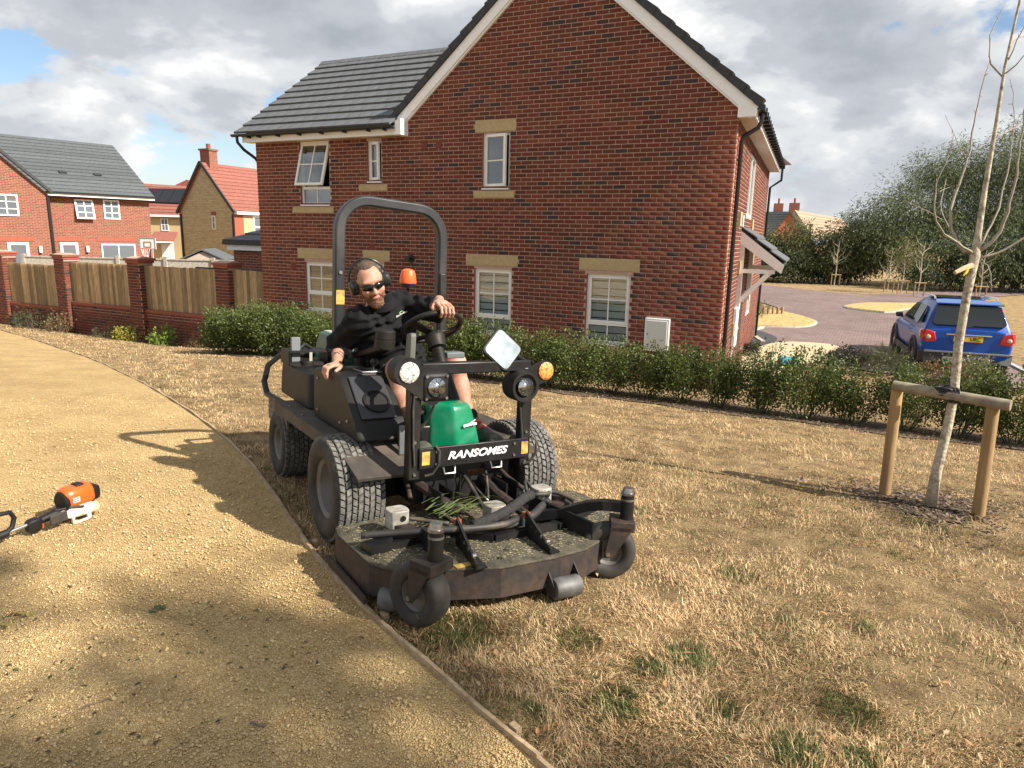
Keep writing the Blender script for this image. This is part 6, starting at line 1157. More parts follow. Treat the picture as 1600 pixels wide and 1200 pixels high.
# roll-over bar
pts = [(-0.355, 0.53), (-0.355, 1.62)]; 
for t in np.linspace(0, math.pi / 2, 8): pts.append((-0.355 + 0.19 * (1 - math.cos(t)), 1.715 + 0.19 * math.sin(t)))
for t in np.linspace(math.pi / 2, 0, 8): pts.append((0.365 - 0.19 * (1 - math.cos(t)), 1.7 + 0.19 * math.sin(t)))
pts += [(0.365, 1.62), (0.37, 0.53)]
def sq_tube(path, wx, wy):
    rings = []; m = len(path)
    for i, p in enumerate(path):
        d = (Vector((path[min(i + 1, m - 1)][0], 0, path[min(i + 1, m - 1)][1])) - Vector((path[max(i - 1, 0)][0], 0, path[max(i - 1, 0)][1]))).normalized(); nx = Vector((d.z, 0, -d.x)); y = Vector((0, 1, 0)); c = Vector((p[0], -0.75, p[1]))
        rings.append([c + nx * (a * wx / 2) + y * (b * wy / 2) for a, b in ((-1, -1), (1, -1), (1, 1), (-1, 1))])
    return MB().loft(rings)
rops = mpt(sq_tube(pts, 0.066, 0.07), 'roll_bar', pmat('dusty_roll_bar', (0.016, 0.017, 0.02), 0.42, dirt=(0.045, 0.043, 0.042), dscale=5), bevel=0.012)
mpt(MB().bb(-0.382, -0.328, -0.715, -0.711, 1.25, 1.34), 'warning_sticker', M_YEL, rops)
mpt(MB().bar((0.365, -0.72, 1.47), (0.365, -0.7, 1.0), 0.035, 0.05).bb(0.335, 0.4, -0.8, -0.7, 1.0, 1.06), 'hinge_plate', M_BLK, rops, bevel=0.006, fix=False)
mpt(MB().lathe([(0.05, 0), (0.053, 0.03), (0.047, 0.034), (0.045, 0.034)], (0.145, -0.8, 1.365), (0, 0, 1), 22), 'beacon_base', M_BLK, smooth=True); mpt(MB().cyl((0.145, -0.8, 0.95), (0.145, -0.8, 1.37), 0.012), 'beacon_stem', M_BLK)
mpt(MB().lathe([(0.056, 0.03), (0.058, 0.04), (0.052, 0.09), (0.044, 0.115), (0.025, 0.127), (0.0001, 0.13)], (0.145, -0.8, 1.365), (0, 0, 1), 24), 'beacon', pmat('orange_beacon', (0.85, 0.13, 0.03), 0.3, bump=0.002, bscale=90), smooth=True)
# steering column and wheel
tl_ = R(34); ctr = Vector((-0.06, 0, 1.17)); axu = Vector((0, math.cos(tl_), math.sin(tl_))); axn = Vector((0, -math.sin(tl_), math.cos(tl_)))
ring = [ctr + Vector((1, 0, 0)) * (0.168 * math.sin(t)) + axu * (0.168 * math.cos(t)) for t in np.linspace(0, 6.2832, 40, endpoint=False)]
sw_ = mpt(MB().tube(ring, 0.0155, 10, closed=True), 'steering_wheel', M_PLAS, smooth='all')
hubp = ctr - axn * 0.05; spk = MB()
for t in (R(95), R(180 + 20), R(-70)): e_ = ctr + Vector((1, 0, 0)) * (0.165 * math.sin(t)) + axu * (0.165 * math.cos(t)); spk.bar(hubp, e_, 0.05, 0.014, up=axn)
mpt(spk, 'spoke', M_PLAS, sw_, bevel=0.004, fix=False); mpt(MB().lathe([(0.03, -0.09), (0.052, -0.085), (0.05, -0.05), (0.06, -0.02), (0.05, 0.005), (0.0, 0.01)], hubp, axn, 24), 'wheel_hub', M_PLAS, sw_, smooth=True)
mpt(MB().tube([hubp - axn * 0.07, (-0.035, 0.09, 0.95), (0.0, 0.15, 0.78), (0.02, 0.18, 0.62), (0.02, 0.18, 0.5)], [0.034, 0.037, 0.045, 0.052, 0.055], 14), 'steering_column', M_PLAS, smooth=True); mpt(MB().bb(-0.015, 0.1, 0.03, 0.11, 1.0, 1.035), 'switch_box', pmat('grey_switch_box', (0.12, 0.125, 0.13), 0.5), bevel=0.006)
mpt(MB().tube([(-0.1, 0.2, 0.7), (-0.2, 0.2, 0.72), (-0.3, 0.21, 0.69)], 0.012, 8), 'pedal_bar', M_BLK)
mpt(MB().bb(-0.24, -0.12, 0.14, 0.26, 0.5, 0.66).bb(-0.26, -0.1, 0.1, 0.18, 0.66, 0.7), 'pedal_box', M_BLK, bevel=0.012, fix=False); mpt(MB().bar((-0.13, 0.22, 0.7), (-0.18, 0.16, 0.75), 0.06, 0.02), 'pedal', M_PLAS, bevel=0.006)
# front frame with lamps
YF = 0.41
ff = MB()
for x in (-0.357, 0.325): ff.bb(x - 0.032, x + 0.032, YF - 0.03, YF + 0.03, 0.42, 0.985)
ff.bb(-0.325, 0.34, YF - 0.032, YF + 0.028, 0.965, 1.025); mpt(ff, 'front_frame', M_BLK, bevel=0.006, fix=False)
nb = mpt(MB().bb(-0.335, 0.335, YF + 0.028, YF + 0.045, 0.478, 0.588), 'name_bar', M_BLK, bevel=0.004)
def text_mesh(txt, size, shear, mat, extr=0.0015):
    cu = bpy.data.curves.new('lettering', 'FONT'); cu.body = txt; cu.size = size; cu.shear = shear; cu.extrude = extr; cu.align_x = 'CENTER'; cu.align_y = 'CENTER'; cu.offset = 0.0016 * size / 0.06; ob = bpy.data.objects.new('lettering_tmp', cu); COL.objects.link(ob); dg = bpy.context.evaluated_depsgraph_get(); me = bpy.data.meshes.new_from_object(ob.evaluated_get(dg)); bpy.data.objects.remove(ob); bpy.data.curves.remove(cu); me.materials.clear(); me.materials.append(mat); return me
t = link('lettering', text_mesh('RANSOMES', 0.066, 0.32, M_WHITE), nb, loc=(0.005, -(YF + 0.0475), 0.535), rot=(R(90), 0, 0)); t.scale = (1.08, 0.86, 1)
for x in (-0.30, 0.31):
    mpt(MB().bb(x - 0.022, x + 0.022, YF + 0.046, YF + 0.049, 0.5, 0.57), 'warning_sticker', M_YEL, nb); mpt(MB().tube([(x + (0.05 if x < 0 else 0.04), YF + 0.05, 0.6), (x + 0.07, YF + 0.06, 0.57), (x + 0.07, YF + 0.06, 0.5), (x + 0.04, YF + 0.05, 0.45), (x, YF + 0.04, 0.44)], 0.007, 8), 'cable_loop', M_HOSE, nb, smooth=True)
for x in (-0.15, 0.14): mpt(MB().tube([(x - 0.035, YF + 0.02, 0.47), (x - 0.03, YF + 0.03, 0.435), (x + 0.03, YF + 0.03, 0.435), (x + 0.035, YF + 0.02, 0.47)], 0.007, 8), 'tow_eye', M_STEEL, nb, smooth=True)
def lens_disc(c, r, name, mat, parent, n=(0, 1, 0), dome=0.012): return mpt(MB().lathe([(r, 0), (r, 0.006), (r * 0.8, 0.006 + dome * 0.6), (r * 0.4, 0.006 + dome * 0.95), (0.0001, 0.006 + dome)], c, n, 26), name, mat, parent, smooth=True)
def teardrop(c0, r0, c1, r1, y0, y1):
    a = math.atan2(c1[1] - c0[1], c1[0] - c0[0]); P = [(c0[0] + r0 * math.cos(t), c0[1] + r0 * math.sin(t)) for t in np.linspace(a + math.pi / 2, a + 3 * math.pi / 2, 14)] + [(c1[0] + r1 * math.cos(t), c1[1] + r1 * math.sin(t)) for t in np.linspace(a - math.pi / 2, a + math.pi / 2, 14)]; return MB().prism(P, (0, y0, 0), (1, 0, 0), (0, 0, 1), (0, 1, 0), y1 - y0)
lb = mpt(teardrop((-0.405, 0.985), 0.075, (-0.27, 0.86), 0.05, YF + 0.034, YF + 0.045), 'lamp_bracket', M_BLK); lb2 = mpt(teardrop((0.425, 0.965), 0.06, (0.27, 0.9), 0.055, YF + 0.034, YF + 0.045), 'lamp_bracket', M_BLK)
mpt(MB().lathe([(0.075, -0.09), (0.075, 0.0), (0.07, 0.003)], (-0.405, YF + 0.034, 0.985), (0, 1, 0), 26), 'lamp_housing', M_PLAS, lb, smooth=True)
lens_disc((-0.405, YF + 0.046, 0.985), 0.053, 'indicator_lens', M_LENS, lb, dome=0.008); lens_disc((0.428, YF + 0.046, 0.965), 0.05, 'indicator_lens', M_AMBER, lb2, dome=0.008)
def headlamp(c, par, deep):
    c = Vector(c)
    if deep: mpt(MB().lathe([(0.085, -0.1), (0.088, 0.0), (0.085, 0.012), (0.07, 0.012), (0.062, 0.0), (0.05, -0.012)], c, (0, 1, 0), 30), 'headlamp_housing', M_PLAS, par, smooth=True)
    else:
        mpt(MB().box(c + Vector((0.0, -0.03, 0)), (0.15, 0.07, 0.15)), 'headlamp_housing', M_PLAS, par, bevel=0.02)
        for sx in (-1, 1):
            for sz in (-1, 1): mpt(MB().cyl(c + Vector((sx * 0.057, 0.004, sz * 0.057)), c + Vector((sx * 0.057, 0.012, sz * 0.057)), 0.008, n=8), 'screw', M_STEEL, par)
    mpt(MB().lathe([(0.048, 0.006), (0.042, -0.012), (0.026, -0.03), (0.012, -0.036), (0.0001, -0.037)], c + Vector((0, 0.004, 0)), (0, 1, 0), 26), 'reflector', M_CHROME, par, smooth='all'); mpt(MB().ball(c + Vector((0, -0.018, 0)), 0.013, 12, 8), 'bulb', M_CHROME, par, smooth=True); lens_disc(c + Vector((0, 0.008, 0)), 0.05, 'headlamp_glass', M_LGLASS, par, dome=0.012)
headlamp((-0.255, YF + 0.05, 0.905), lb, False); headlamp((0.275, YF + 0.07, 0.885), lb2, True)
# mirrors
mir = mpt(MB().prism(rounded_poly([(-0.135, 0), (0, -0.13), (0.135, 0), (0, 0.13)], 0.035), (0.165, YF + 0.0, 1.085), (1, 0, 0), (0, -0.34, 0.94), (0, 0.94, 0.34), -0.018), 'mirror_shell', M_PLAS, bevel=0.004)
M_MIRR = pmat('dusty_mirror', (0.62, 0.68, 0.7), 0.12, 1.0, dirt=(0.42, 0.48, 0.5), dscale=14); mpt(MB().prism(rounded_poly([(-0.122, 0), (0, -0.118), (0.122, 0), (0, 0.118)], 0.03), (0.165, YF + 0.003, 1.085), (1, 0, 0), (0, -0.34, 0.94), (0, 0.94, 0.34), 0.003), 'mirror_glass', M_MIRR, mir)
mpt(MB().tube([(0.2, YF - 0.03, 1.06), (0.27, YF - 0.03, 1.05), (0.31, YF, 1.02)], 0.012, 8), 'mirror_arm', M_BLK, mir, smooth=True)
mir2 = mpt(MB().prism(rounded_poly([(-0.075, -0.1), (0.075, -0.085), (0.06, 0.1), (-0.06, 0.085)], 0.025), (-0.3, 0.2, 1.065), (-0.25, 0.97, 0), (0, 0.1, 0.99), (0.97, 0.25, 0), 0.03), 'mirror_shell', pmat('grey_green_shell', (0.12, 0.125, 0.1), 0.5), bevel=0.005); mpt(MB().tube([(-0.3, 0.2, 1.0), (-0.32, 0.3, 0.95), (-0.35, 0.39, 0.95)], 0.011, 8), 'mirror_arm', M_BLK, mir2, smooth=True)
# green front cover
gp = []
for z, x0, x1, y0, y1 in ((0.5, -0.19, 0.09, 0.06, 0.38), (0.63, -0.188, 0.066, 0.07, 0.368), (0.745, -0.182, 0.036, 0.08, 0.352), (0.765, -0.178, 0.029, 0.086, 0.344), (0.776, -0.172, 0.022, 0.094, 0.336), (0.779, -0.164, 0.012, 0.104, 0.326)):
    xm = x0 + (x1 - x0) * 0.42; P = rounded_poly([(x0, y0), (x1, y0), (x1, y1 - 0.02), (xm, y1), (x0, y1 - 0.1)], 0.02, 4); gp.append([(p[0], p[1], z) for p in P])
gc = mpt(MB().loft(gp), 'front_cover', M_GREEN, smooth=True)
sw1 = MB().prism([(-0.035, 0.0), (0.02, 0.008), (0.05, 0.008), (0.05, 0.02), (0.02, 0.02), (0.045, 0.036), (0.04, 0.038), (0.0, 0.018), (-0.035, 0.014)], (-0.005, 0.3715, 0.66), (1, -0.09, 0), (0, -0.15, 0.98), (0.09, 0.98, 0.15), 0.004); mpt(sw1, 'emblem', M_WHITE, gc)
# ---- cutting deck
DK = [(-0.74, 0.36), (-0.76, 0.46), (-0.745, 0.83), (-0.66, 0.98), (-0.455, 1.045), (-0.24, 1.13), (0.04, 1.145), (0.24, 1.13), (0.455, 1.045), (0.66, 0.98), (0.745, 0.83), (0.76, 0.46), (0.74, 0.36), (0.3, 0.3), (-0.3, 0.3)]
deck = mpt(MB().prism(DK, (0, 0, 0.19), (1, 0, 0), (0, 1, 0), (0, 0, 1), 0.012), 'cutting_deck', M_DECK, bevel=0.003)
sk = MB(); c = np.mean(DK, 0)
for i in range(len(DK)):
    a, b = np.array(DK[i]), np.array(DK[(i + 1) % len(DK)]); d = (b - a) / np.linalg.norm(b - a); n_ = np.array([d[1], -d[0]]); n_ = n_ if n_ @ (a - c) > 0 else -n_; o = 0.006 + 0.01 * 0
    q = [a, b, b - n_ * 0.01, a - n_ * 0.01]; sk.add([(p[0], p[1], z) for z in (0.055 if i not in (0, 1, 10, 11) else 0.04, 0.189) for p in q], [(3, 2, 1, 0), (4, 5, 6, 7), (0, 1, 5, 4), (1, 2, 6, 5), (2, 3, 7, 6), (3, 0, 4, 7)])
mpt(sk, 'deck_skirt', M_RUST, deck, fix=False)
[mpt(MB().bar((sx * 0.775, 0.36, 0.05), (sx * 0.775, 0.86, 0.045), 0.012, 0.035), 'skid', M_RUST, deck) for sx in (-1, 1)]
mpt(MB().bar((-0.72, 0.72, 0.222), (-0.3, 0.66, 0.222), 0.1, 0.035).bar((-0.3, 0.66, 0.222), (-0.12, 0.86, 0.222), 0.05, 0.035).bar((-0.12, 0.86, 0.222), (0.25, 0.86, 0.222), 0.04, 0.035).bar((0.25, 0.86, 0.222), (0.6, 0.72, 0.222), 0.06, 0.035), 'deck_rib', M_BLK, deck, fix=False)
for x, y in ((-0.5, 0.6), (0.0, 0.74), (0.48, 0.58)):
    mpt(MB().lathe([(0.12, 0.2), (0.12, 0.215), (0.085, 0.22), (0.08, 0.245), (0.045, 0.25), (0.045, 0.27)], (x, y, 0), (0, 0, 1), 24), 'spindle_housing', M_RUST, deck, smooth=True)
for (x, y, z) in ((-0.505, 0.575, 0.29), (-0.025, 0.70, 0.285), (0.335, 0.6, 0.30)):
    P = rounded_poly([(-0.045, -0.05), (0.045, -0.05), (0.055, 0.0), (0.045, 0.05), (-0.045, 0.05), (-0.055, 0)], 0.018, 3); m = mpt(MB().loft([[(x + a, y + b, zz_) for a, b in P] for zz_ in (z - 0.05, z + 0.045)]).bb(x - 0.06, x + 0.06, y - 0.03, y + 0.03, z - 0.075, z - 0.05), 'hydraulic_motor', M_ALU, deck, bevel=0.004, fix=False); mpt(MB().cyl((x + 0.01, y + 0.05, z + 0.01), (x + 0.01, y + 0.056, z + 0.01), 0.014, n=10).cyl((x - 0.028, y + 0.03, z + 0.045), (x - 0.028, y + 0.03, z + 0.05), 0.008, n=6).cyl((x + 0.028, y + 0.03, z + 0.045), (x + 0.028, y + 0.03, z + 0.05), 0.008, n=6), 'port', M_BLK, m) if False else mpt(MB().cyl((x + 0.01, y + 0.05, z + 0.01), (x + 0.01, y + 0.056, z + 0.01), 0.014, n=10), 'port', M_BLK, deck)
# perforated height brackets
for (x, y0, y1, lean) in ((-0.30, 0.80, 1.12, -0.07), (0.06, 0.86, 1.12, -0.03)):
    mpt(MB().add([(x, y0, 0.205), (x + lean, y1, 0.205), (x + lean, y1, 0.235), (x, y0, 0.33), (x + 0.012, y0, 0.205), (x + lean + 0.012, y1, 0.205), (x + lean + 0.012, y1, 0.235), (x + 0.012, y0, 0.33)], [(3, 2, 1, 0), (4, 5, 6, 7), (0, 1, 5, 4), (1, 2, 6, 5), (2, 3, 7, 6), (3, 0, 4, 7)]).add([(x + 0.03, y0, 0.206), (x + lean + 0.06, y1, 0.206), (x + lean, y1, 0.206), (x, y0, 0.206), (x + 0.03, y0, 0.212), (x + lean + 0.06, y1, 0.212), (x + lean, y1, 0.212), (x, y0, 0.212)], [(3, 2, 1, 0), (4, 5, 6, 7), (0, 1, 5, 4), (1, 2, 6, 5), (2, 3, 7, 6), (3, 0, 4, 7)]), 'height_bracket', M_BLK, deck, fix=False)
    for k in range(4): t = 0.25 + k * 0.2; p = Vector((x + lean * t, y0 + (y1 - y0) * t, 0.25 + 0.045 * (1 - t) * 0.6)); mpt(MB().cyl(p + Vector((-0.002, 0, 0)), p + Vector((0.0145, 0, 0)), 0.0085, n=10), 'bracket_hole', M_STEEL, deck)
    mpt(MB().bb(x - 0.004, x + 0.03, y0 - 0.03, y0 + 0.0, 0.29, 0.318), 'cable_tie', pmat('orange_red_tape', (0.3, 0.07, 0.035), 0.6), deck); mpt(MB().bb(x - 0.004, x + 0.03, y0 - 0.03, y0 + 0.0, 0.255, 0.289), 'cable_tie', pmat('turquoise_tape', (0.2, 0.45, 0.4), 0.6), deck)
# castors
def castor(s, px_, py_, wx, wy):
    post = mpt(MB().cyl((px_, py_, 0.30), (px_, py_, 0.44), 0.033, n=20), 'castor_post', M_BLK, deck, smooth=True, bevel=0.004); 
    mpt(MB().cyl((px_, py_, 0.435), (px_, py_, 0.447), 0.036, n=20).cyl((px_, py_, 0.447), (px_, py_, 0.47), 0.03, 0.026, n=20), 'castor_cap', M_STEEL, deck, smooth=True); mpt(MB().cyl((px_, py_, 0.405), (px_, py_, 0.415), 0.0345, n=20), 'castor_ring', M_RIM, deck)
    d = Vector((wx - px_, wy - py_, 0)); d.normalize(); ax = Vector((-d.y, d.x, 0))
    fk = MB(); top = Vector((px_, py_, 0.285)); fk.box(top + d * 0.02, (0.14, 0.12, 0.05), math.atan2(ax.y, ax.x)); w = Vector((wx, wy, 0.14))
    for sd in (-1, 1): a = top + ax * (sd * 0.066) + d * 0.02; b = w + ax * (sd * 0.066); fk.add([a - d * 0.055 + ax * 0.004, a + d * 0.055 + ax * 0.004, b + d * 0.022 + Vector((0, 0, -0.02)) + ax * 0.004, b - d * 0.022 + Vector((0, 0, -0.02)) + ax * 0.004, a - d * 0.055 - ax * 0.004, a + d * 0.055 - ax * 0.004, b + d * 0.022 + Vector((0, 0, -0.02)) - ax * 0.004, b - d * 0.022 + Vector((0, 0, -0.02)) - ax * 0.004], [(3, 2, 1, 0), (4, 5, 6, 7), (0, 1, 5, 4), (1, 2, 6, 5), (2, 3, 7, 6), (3, 0, 4, 7)])
    mpt(fk, 'castor_fork', M_RUST, deck, bevel=0.003, fix=False)
    prof = [(0.07, -0.042), (0.1, -0.052), (0.125, -0.051), (0.136, -0.042), (0.14, -0.02), (0.141, 0.0), (0.14, 0.02), (0.136, 0.042), (0.125, 0.051), (0.1, 0.052), (0.07, 0.042)]; mpt(MB().lathe(prof, w, ax, 36, closed=True), 'castor_tyre', M_TYRE, deck, smooth='all')
    mpt(MB().lathe([(0.018, -0.05), (0.018, -0.02), (0.055, -0.018), (0.066, -0.036), (0.073, -0.036), (0.072, 0.036), (0.066, 0.036), (0.055, 0.018), (0.018, 0.02), (0.018, 0.05)], w, ax, 28), 'castor_rim', M_RIM, deck, smooth=True); mpt(MB().cyl(w - ax * 0.075, w + ax * 0.075, 0.011, n=10), 'castor_axle', M_STEEL, deck)
castor(-1, -0.585, 1.15, -0.615, 1.075); castor(1, 0.495, 1.12, 0.43, 1.07)
mpt(MB().tube([(-0.3, 0.62, 0.25), (-0.42, 0.82, 0.27), (-0.52, 1.02, 0.33), (-0.575, 1.12, 0.36)], 0.03, 4).bb(-0.47, -0.43, 0.78, 0.9, 0.2, 0.3), 'castor_arm', M_BLK, deck, fix=False)
mpt(MB().tube([(0.2, 0.72, 0.24), (0.3, 0.82, 0.27), (0.385, 0.95, 0.34), (0.42, 1.03, 0.365), (0.49, 1.1, 0.365)], 0.034, 4).add([(0.26, 0.6, 0.2), (0.33, 1.06, 0.2), (0.33, 1.06, 0.29), (0.26, 0.6, 0.31), (0.275, 0.6, 0.2), (0.345, 1.06, 0.2), (0.345, 1.06, 0.29), (0.275, 0.6, 0.31)], [(3, 2, 1, 0), (4, 5, 6, 7), (0, 1, 5, 4), (1, 2, 6, 5), (2, 3, 7, 6), (3, 0, 4, 7)]), 'castor_arm', M_BLK, deck, fix=False)
# rollers at the front lip
def roller(c, L_, r, ang):
    c = Vector(c); ax = Vector((math.cos(ang), math.sin(ang), 0)); mpt(MB().lathe([(r * 0.9, -L_ / 2), (r, -L_ / 2 + 0.01), (r, L_ / 2 - 0.01), (r * 0.9, L_ / 2)], c, ax, 24), 'anti_scalp_roller', pmat('worn_grey_roller', (0.12, 0.12, 0.118), 0.55, col2=(0.05, 0.045, 0.04), scale=12), deck, smooth=True)
    back = Vector((-ax.y, ax.x, 0)); back = back if back.y < 0 else -back
    for sd in (-1, 1): p = c + ax * (sd * (L_ / 2 + 0.006)); mpt(MB().add([p + ax * o_ + v for o_ in (-0.003, 0.003) for v in (Vector((0, 0, -0.03)) - back * 0.02, Vector((0, 0, 0.02)) - back * 0.02, back * 0.07 + Vector((0, 0, 0.1)), back * 0.1 + Vector((0, 0, 0.02)), back * 0.03 + Vector((0, 0, -0.035)))], [(0, 1, 2, 3, 4), (9, 8, 7, 6, 5)] + [(k, (k + 1) % 5, 5 + (k + 1) % 5, 5 + k) for k in range(5)]), 'roller_bracket', M_RUST, deck)

roller((0.085, 1.185, 0.062), 0.14, 0.05, R(4)); roller((-0.68, 0.93, 0.06), 0.1, 0.052, R(40))
mpt(MB().bb(-0.43, -0.34, 1.02, 1.06, 0.203, 0.206), 'warning_sticker', M_YEL, deck); mpt(MB().bb(0.28, 0.7, 0.7, 0.73, 0.206, 0.226), 'deck_rib', M_BLK, deck)
# lift arms and hydraulic hoses
la = MB().tube([(-0.28, 0.1, 0.36), (-0.28, 0.3, 0.36), (-0.2, 0.45, 0.3), (-0.16, 0.6, 0.26)], 0.028, 8); la.tube([(0.1, 0.1, 0.38), (0.12, 0.25, 0.36), (0.14, 0.5, 0.29), (0.16, 0.72, 0.25)], 0.026, 8).tube([(0.22, 0.1, 0.36), (0.24, 0.4, 0.31), (0.28, 0.6, 0.26)], 0.022, 8); mpt(la, 'lift_arm', M_RUST, smooth=True, fix=False)
for x in (-0.2, 0.2): mpt(MB().bb(x - 0.04, x - 0.03, 0.36, 0.52, 0.22, 0.36).bb(x + 0.03, x + 0.04, 0.36, 0.52, 0.22, 0.36).cyl((x - 0.06, 0.43, 0.32), (x + 0.06, 0.43, 0.32), 0.012), 'lift_bracket', M_BLK, fix=False)
mpt(MB().bb(0.03, 0.13, 0.22, 0.32, 0.37, 0.4), 'valve_block', pmat('orange_brown_plate', (0.4, 0.19, 0.06), 0.7, var=0.3))
def hose(pts, r, name='hydraulic_hose', mat=None): q = resample(np.array(pts, float), 0.03); return mpt(MB().tube([tuple(p) for p in q], r * 0.8, 8), name, mat or M_HOSE, deck, smooth='all')
hose([(-0.72, 0.66, 0.265), (-0.55, 0.73, 0.275), (-0.4, 0.8, 0.285), (-0.25, 0.86, 0.29), (-0.08, 0.87, 0.285), (0.06, 0.82, 0.28)], 0.021); hose([(-0.58, 0.7, 0.255), (-0.3, 0.8, 0.262), (0.0, 0.84, 0.262), (0.15, 0.78, 0.265)], 0.019)
sl_ = hose([(-0.22, 0.82, 0.285), (-0.08, 0.8, 0.3), (0.05, 0.76, 0.32), (0.16, 0.7, 0.335), (0.24, 0.66, 0.33)], 0.033, 'hose_sleeve', pmat('crinkled_fabric_sleeve', (0.02, 0.019, 0.018), 0.9, bump=0.02, bscale=35)); hose([(0.0, 0.82, 0.275), (0.12, 0.82, 0.28), (0.24, 0.74, 0.285), (0.34, 0.66, 0.28)], 0.028)
hose([(0.24, 0.66, 0.33), (0.32, 0.68, 0.33), (0.36, 0.64, 0.32), (0.335, 0.62, 0.3)], 0.014); hose([(0.3, 0.56, 0.33), (0.26, 0.55, 0.38), (0.23, 0.62, 0.33)], 0.012); hose([(0.37, 0.58, 0.3), (0.44, 0.6, 0.3), (0.5, 0.68, 0.27), (0.42, 0.78, 0.27), (0.3, 0.8, 0.27)], 0.018)
hose([(-0.05, 0.1, 0.44), (-0.02, 0.24, 0.42), (0.0, 0.36, 0.36), (0.0, 0.5, 0.29), (-0.02, 0.6, 0.26)], 0.014); hose([(0.02, 0.12, 0.46), (0.1, 0.22, 0.47), (0.13, 0.32, 0.42), (0.1, 0.42, 0.33), (0.06, 0.5, 0.27)], 0.01); hose([(-0.45, 0.58, 0.28), (-0.38, 0.62, 0.27), (-0.28, 0.72, 0.27)], 0.013); hose([(-0.3, 0.12, 0.42), (-0.33, 0.3, 0.36), (-0.36, 0.42, 0.3)], 0.016, mat=M_RUST)
hose([(0.2, 0.12, 0.42), (0.22, 0.26, 0.42), (0.24, 0.4, 0.36), (0.3, 0.52, 0.3)], 0.016, mat=M_RUST); hose([(0.06, 0.14, 0.41), (0.02, 0.34, 0.36), (0.04, 0.55, 0.28)], 0.007, mat=M_STEEL)
for (x, y, z, h) in ((-0.12, 0.3, 0.28, 0.14), (-0.03, 0.34, 0.26, 0.13), (-0.08, 0.36, 0.25, 0.16)): mpt(MB().tube([(x, y, z), (x + 0.004, y, z + h * 0.5), (x - 0.002, y + 0.01, z + h)], 0.003, 5), 'spring_wire', M_STEEL, deck)
def bolts(pts, n, r=0.009, parent=None, mat=None):
    for p in pts: p = Vector(p); nv_ = Vector(n).normalized(); mpt(MB().cyl(p, p + nv_ * 0.007, r, n=6), 'bolt', mat or M_STEEL, parent)
bolts([(-0.357, 0.441, z) for z in (0.45, 0.62, 0.86)] + [(0.325, 0.441, z) for z in (0.45, 0.62, 0.8)] + [(x, 0.456, z) for x in (-0.24, 0.24) for z in (0.5, 0.565)], (0, 1, 0), 0.008)
bolts([(-0.62, y, 0.572) for y in (-0.9, -0.62, 0.0)] + [(-0.3, 0.02, 0.572)], (0, 0, 1), 0.01); bolts([(x, y, 0.202) for x, y in ((-0.7, 0.45), (-0.7, 0.8), (-0.5, 0.95), (-0.2, 1.05), (0.2, 1.05), (0.5, 0.95), (0.68, 0.6), (-0.62, 0.52), (-0.38, 0.52), (-0.12, 0.98))], (0, 0, 1), 0.011, deck, M_RUST)
bolts([(-0.56, y, z) for y, z in ((-0.5, 0.63), (-0.5, 0.82), (-0.1, 0.63), (0.02, 0.66))], (-1, 0, 0), 0.009, con)
bolts([(-0.355, -0.714, z) for z in (0.62, 0.7, 1.45)] + [(0.366, -0.714, z) for z in (1.08, 1.42)], (0, 1, 0), 0.012, rops)
mpt(MB().tube([(-0.36, 0.44, 0.95), (-0.375, 0.45, 0.8), (-0.37, 0.45, 0.62), (-0.36, 0.45, 0.5)], 0.006, 6), 'lamp_cable', M_HOSE, smooth=True); mpt(MB().tube([(0.3, 0.4, 0.86), (0.29, 0.43, 0.75), (0.3, 0.44, 0.6), (0.31, 0.44, 0.5)], 0.006, 6), 'lamp_cable', M_HOSE, smooth=True)
mpt(MB().tube([(-0.24, 0.36, 0.85), (-0.2, 0.33, 0.78), (-0.22, 0.3, 0.7), (-0.26, 0.26, 0.62)], 0.008, 6), 'wiring_loom', M_HOSE, smooth=True)
# ---- things carried on the mower
def on_mower(mb, name, mat, label, cat, **k):
    o = mpt(mb, name, mat, **k); o.parent = None; o.matrix_world = MM.copy(); return tag(o, label, cat)
tb = empty('tool_box', MM @ Matrix.Translation((-0.41, 1.28, 0.80))); tag(tb, 'black open tool tray on the rear of the mower', 'tool box')
rect_frame(MB(), -0.14, 0.14, 0.0, 0.1, 0.012, -0.1, 0.1).build('tray', M_PLAS, tb, fix=False); MB().bb(-0.13, 0.13, -0.09, 0.09, 0.01, 0.02).build('tray_base', M_PLAS, tb); MB().bb(-0.11, -0.05, -0.06, -0.03, 0.02, 0.19).build('grey_block', pmat('grey_plastic_block', (0.16, 0.17, 0.18), 0.5), tb, bevel=0.004); MB().tube([(-0.04, 0, 0.1), (0.0, 0.02, 0.13), (0.06, 0.03, 0.1)], 0.014, 8).build('tool_handle', M_BLK, tb, smooth=True); MB().bb(0.0, 0.02, -0.104, -0.1, 0.03, 0.09).build('latch', pmat('buff_latch', (0.35, 0.33, 0.25), 0.6), tb)
bt = empty('plastic_bottle', MM @ Matrix.Translation((-0.27, 0.97, 0.80))); tag(bt, 'clear plastic bottle with a little yellow liquid behind the rider\'s hand', 'bottle'); MB().lathe([(0.028, 0), (0.032, 0.01), (0.032, 0.1), (0.014, 0.13), (0.012, 0.15)], (0, 0, 0), (0, 0, 1), 16).build('body', glassmat('clear_pet', (0.85, 0.87, 0.87), 0.1), bt, smooth=True); MB().cyl((0, 0, 0.004), (0, 0, 0.05), 0.029, n=16).build('liquid', pmat('yellow_liquid', (0.5, 0.35, 0.02), 0.2), bt); MB().cyl((0, 0, 0.148), (0, 0, 0.165), 0.015, n=12).build('cap', M_WHITE, bt)
gb = MB()
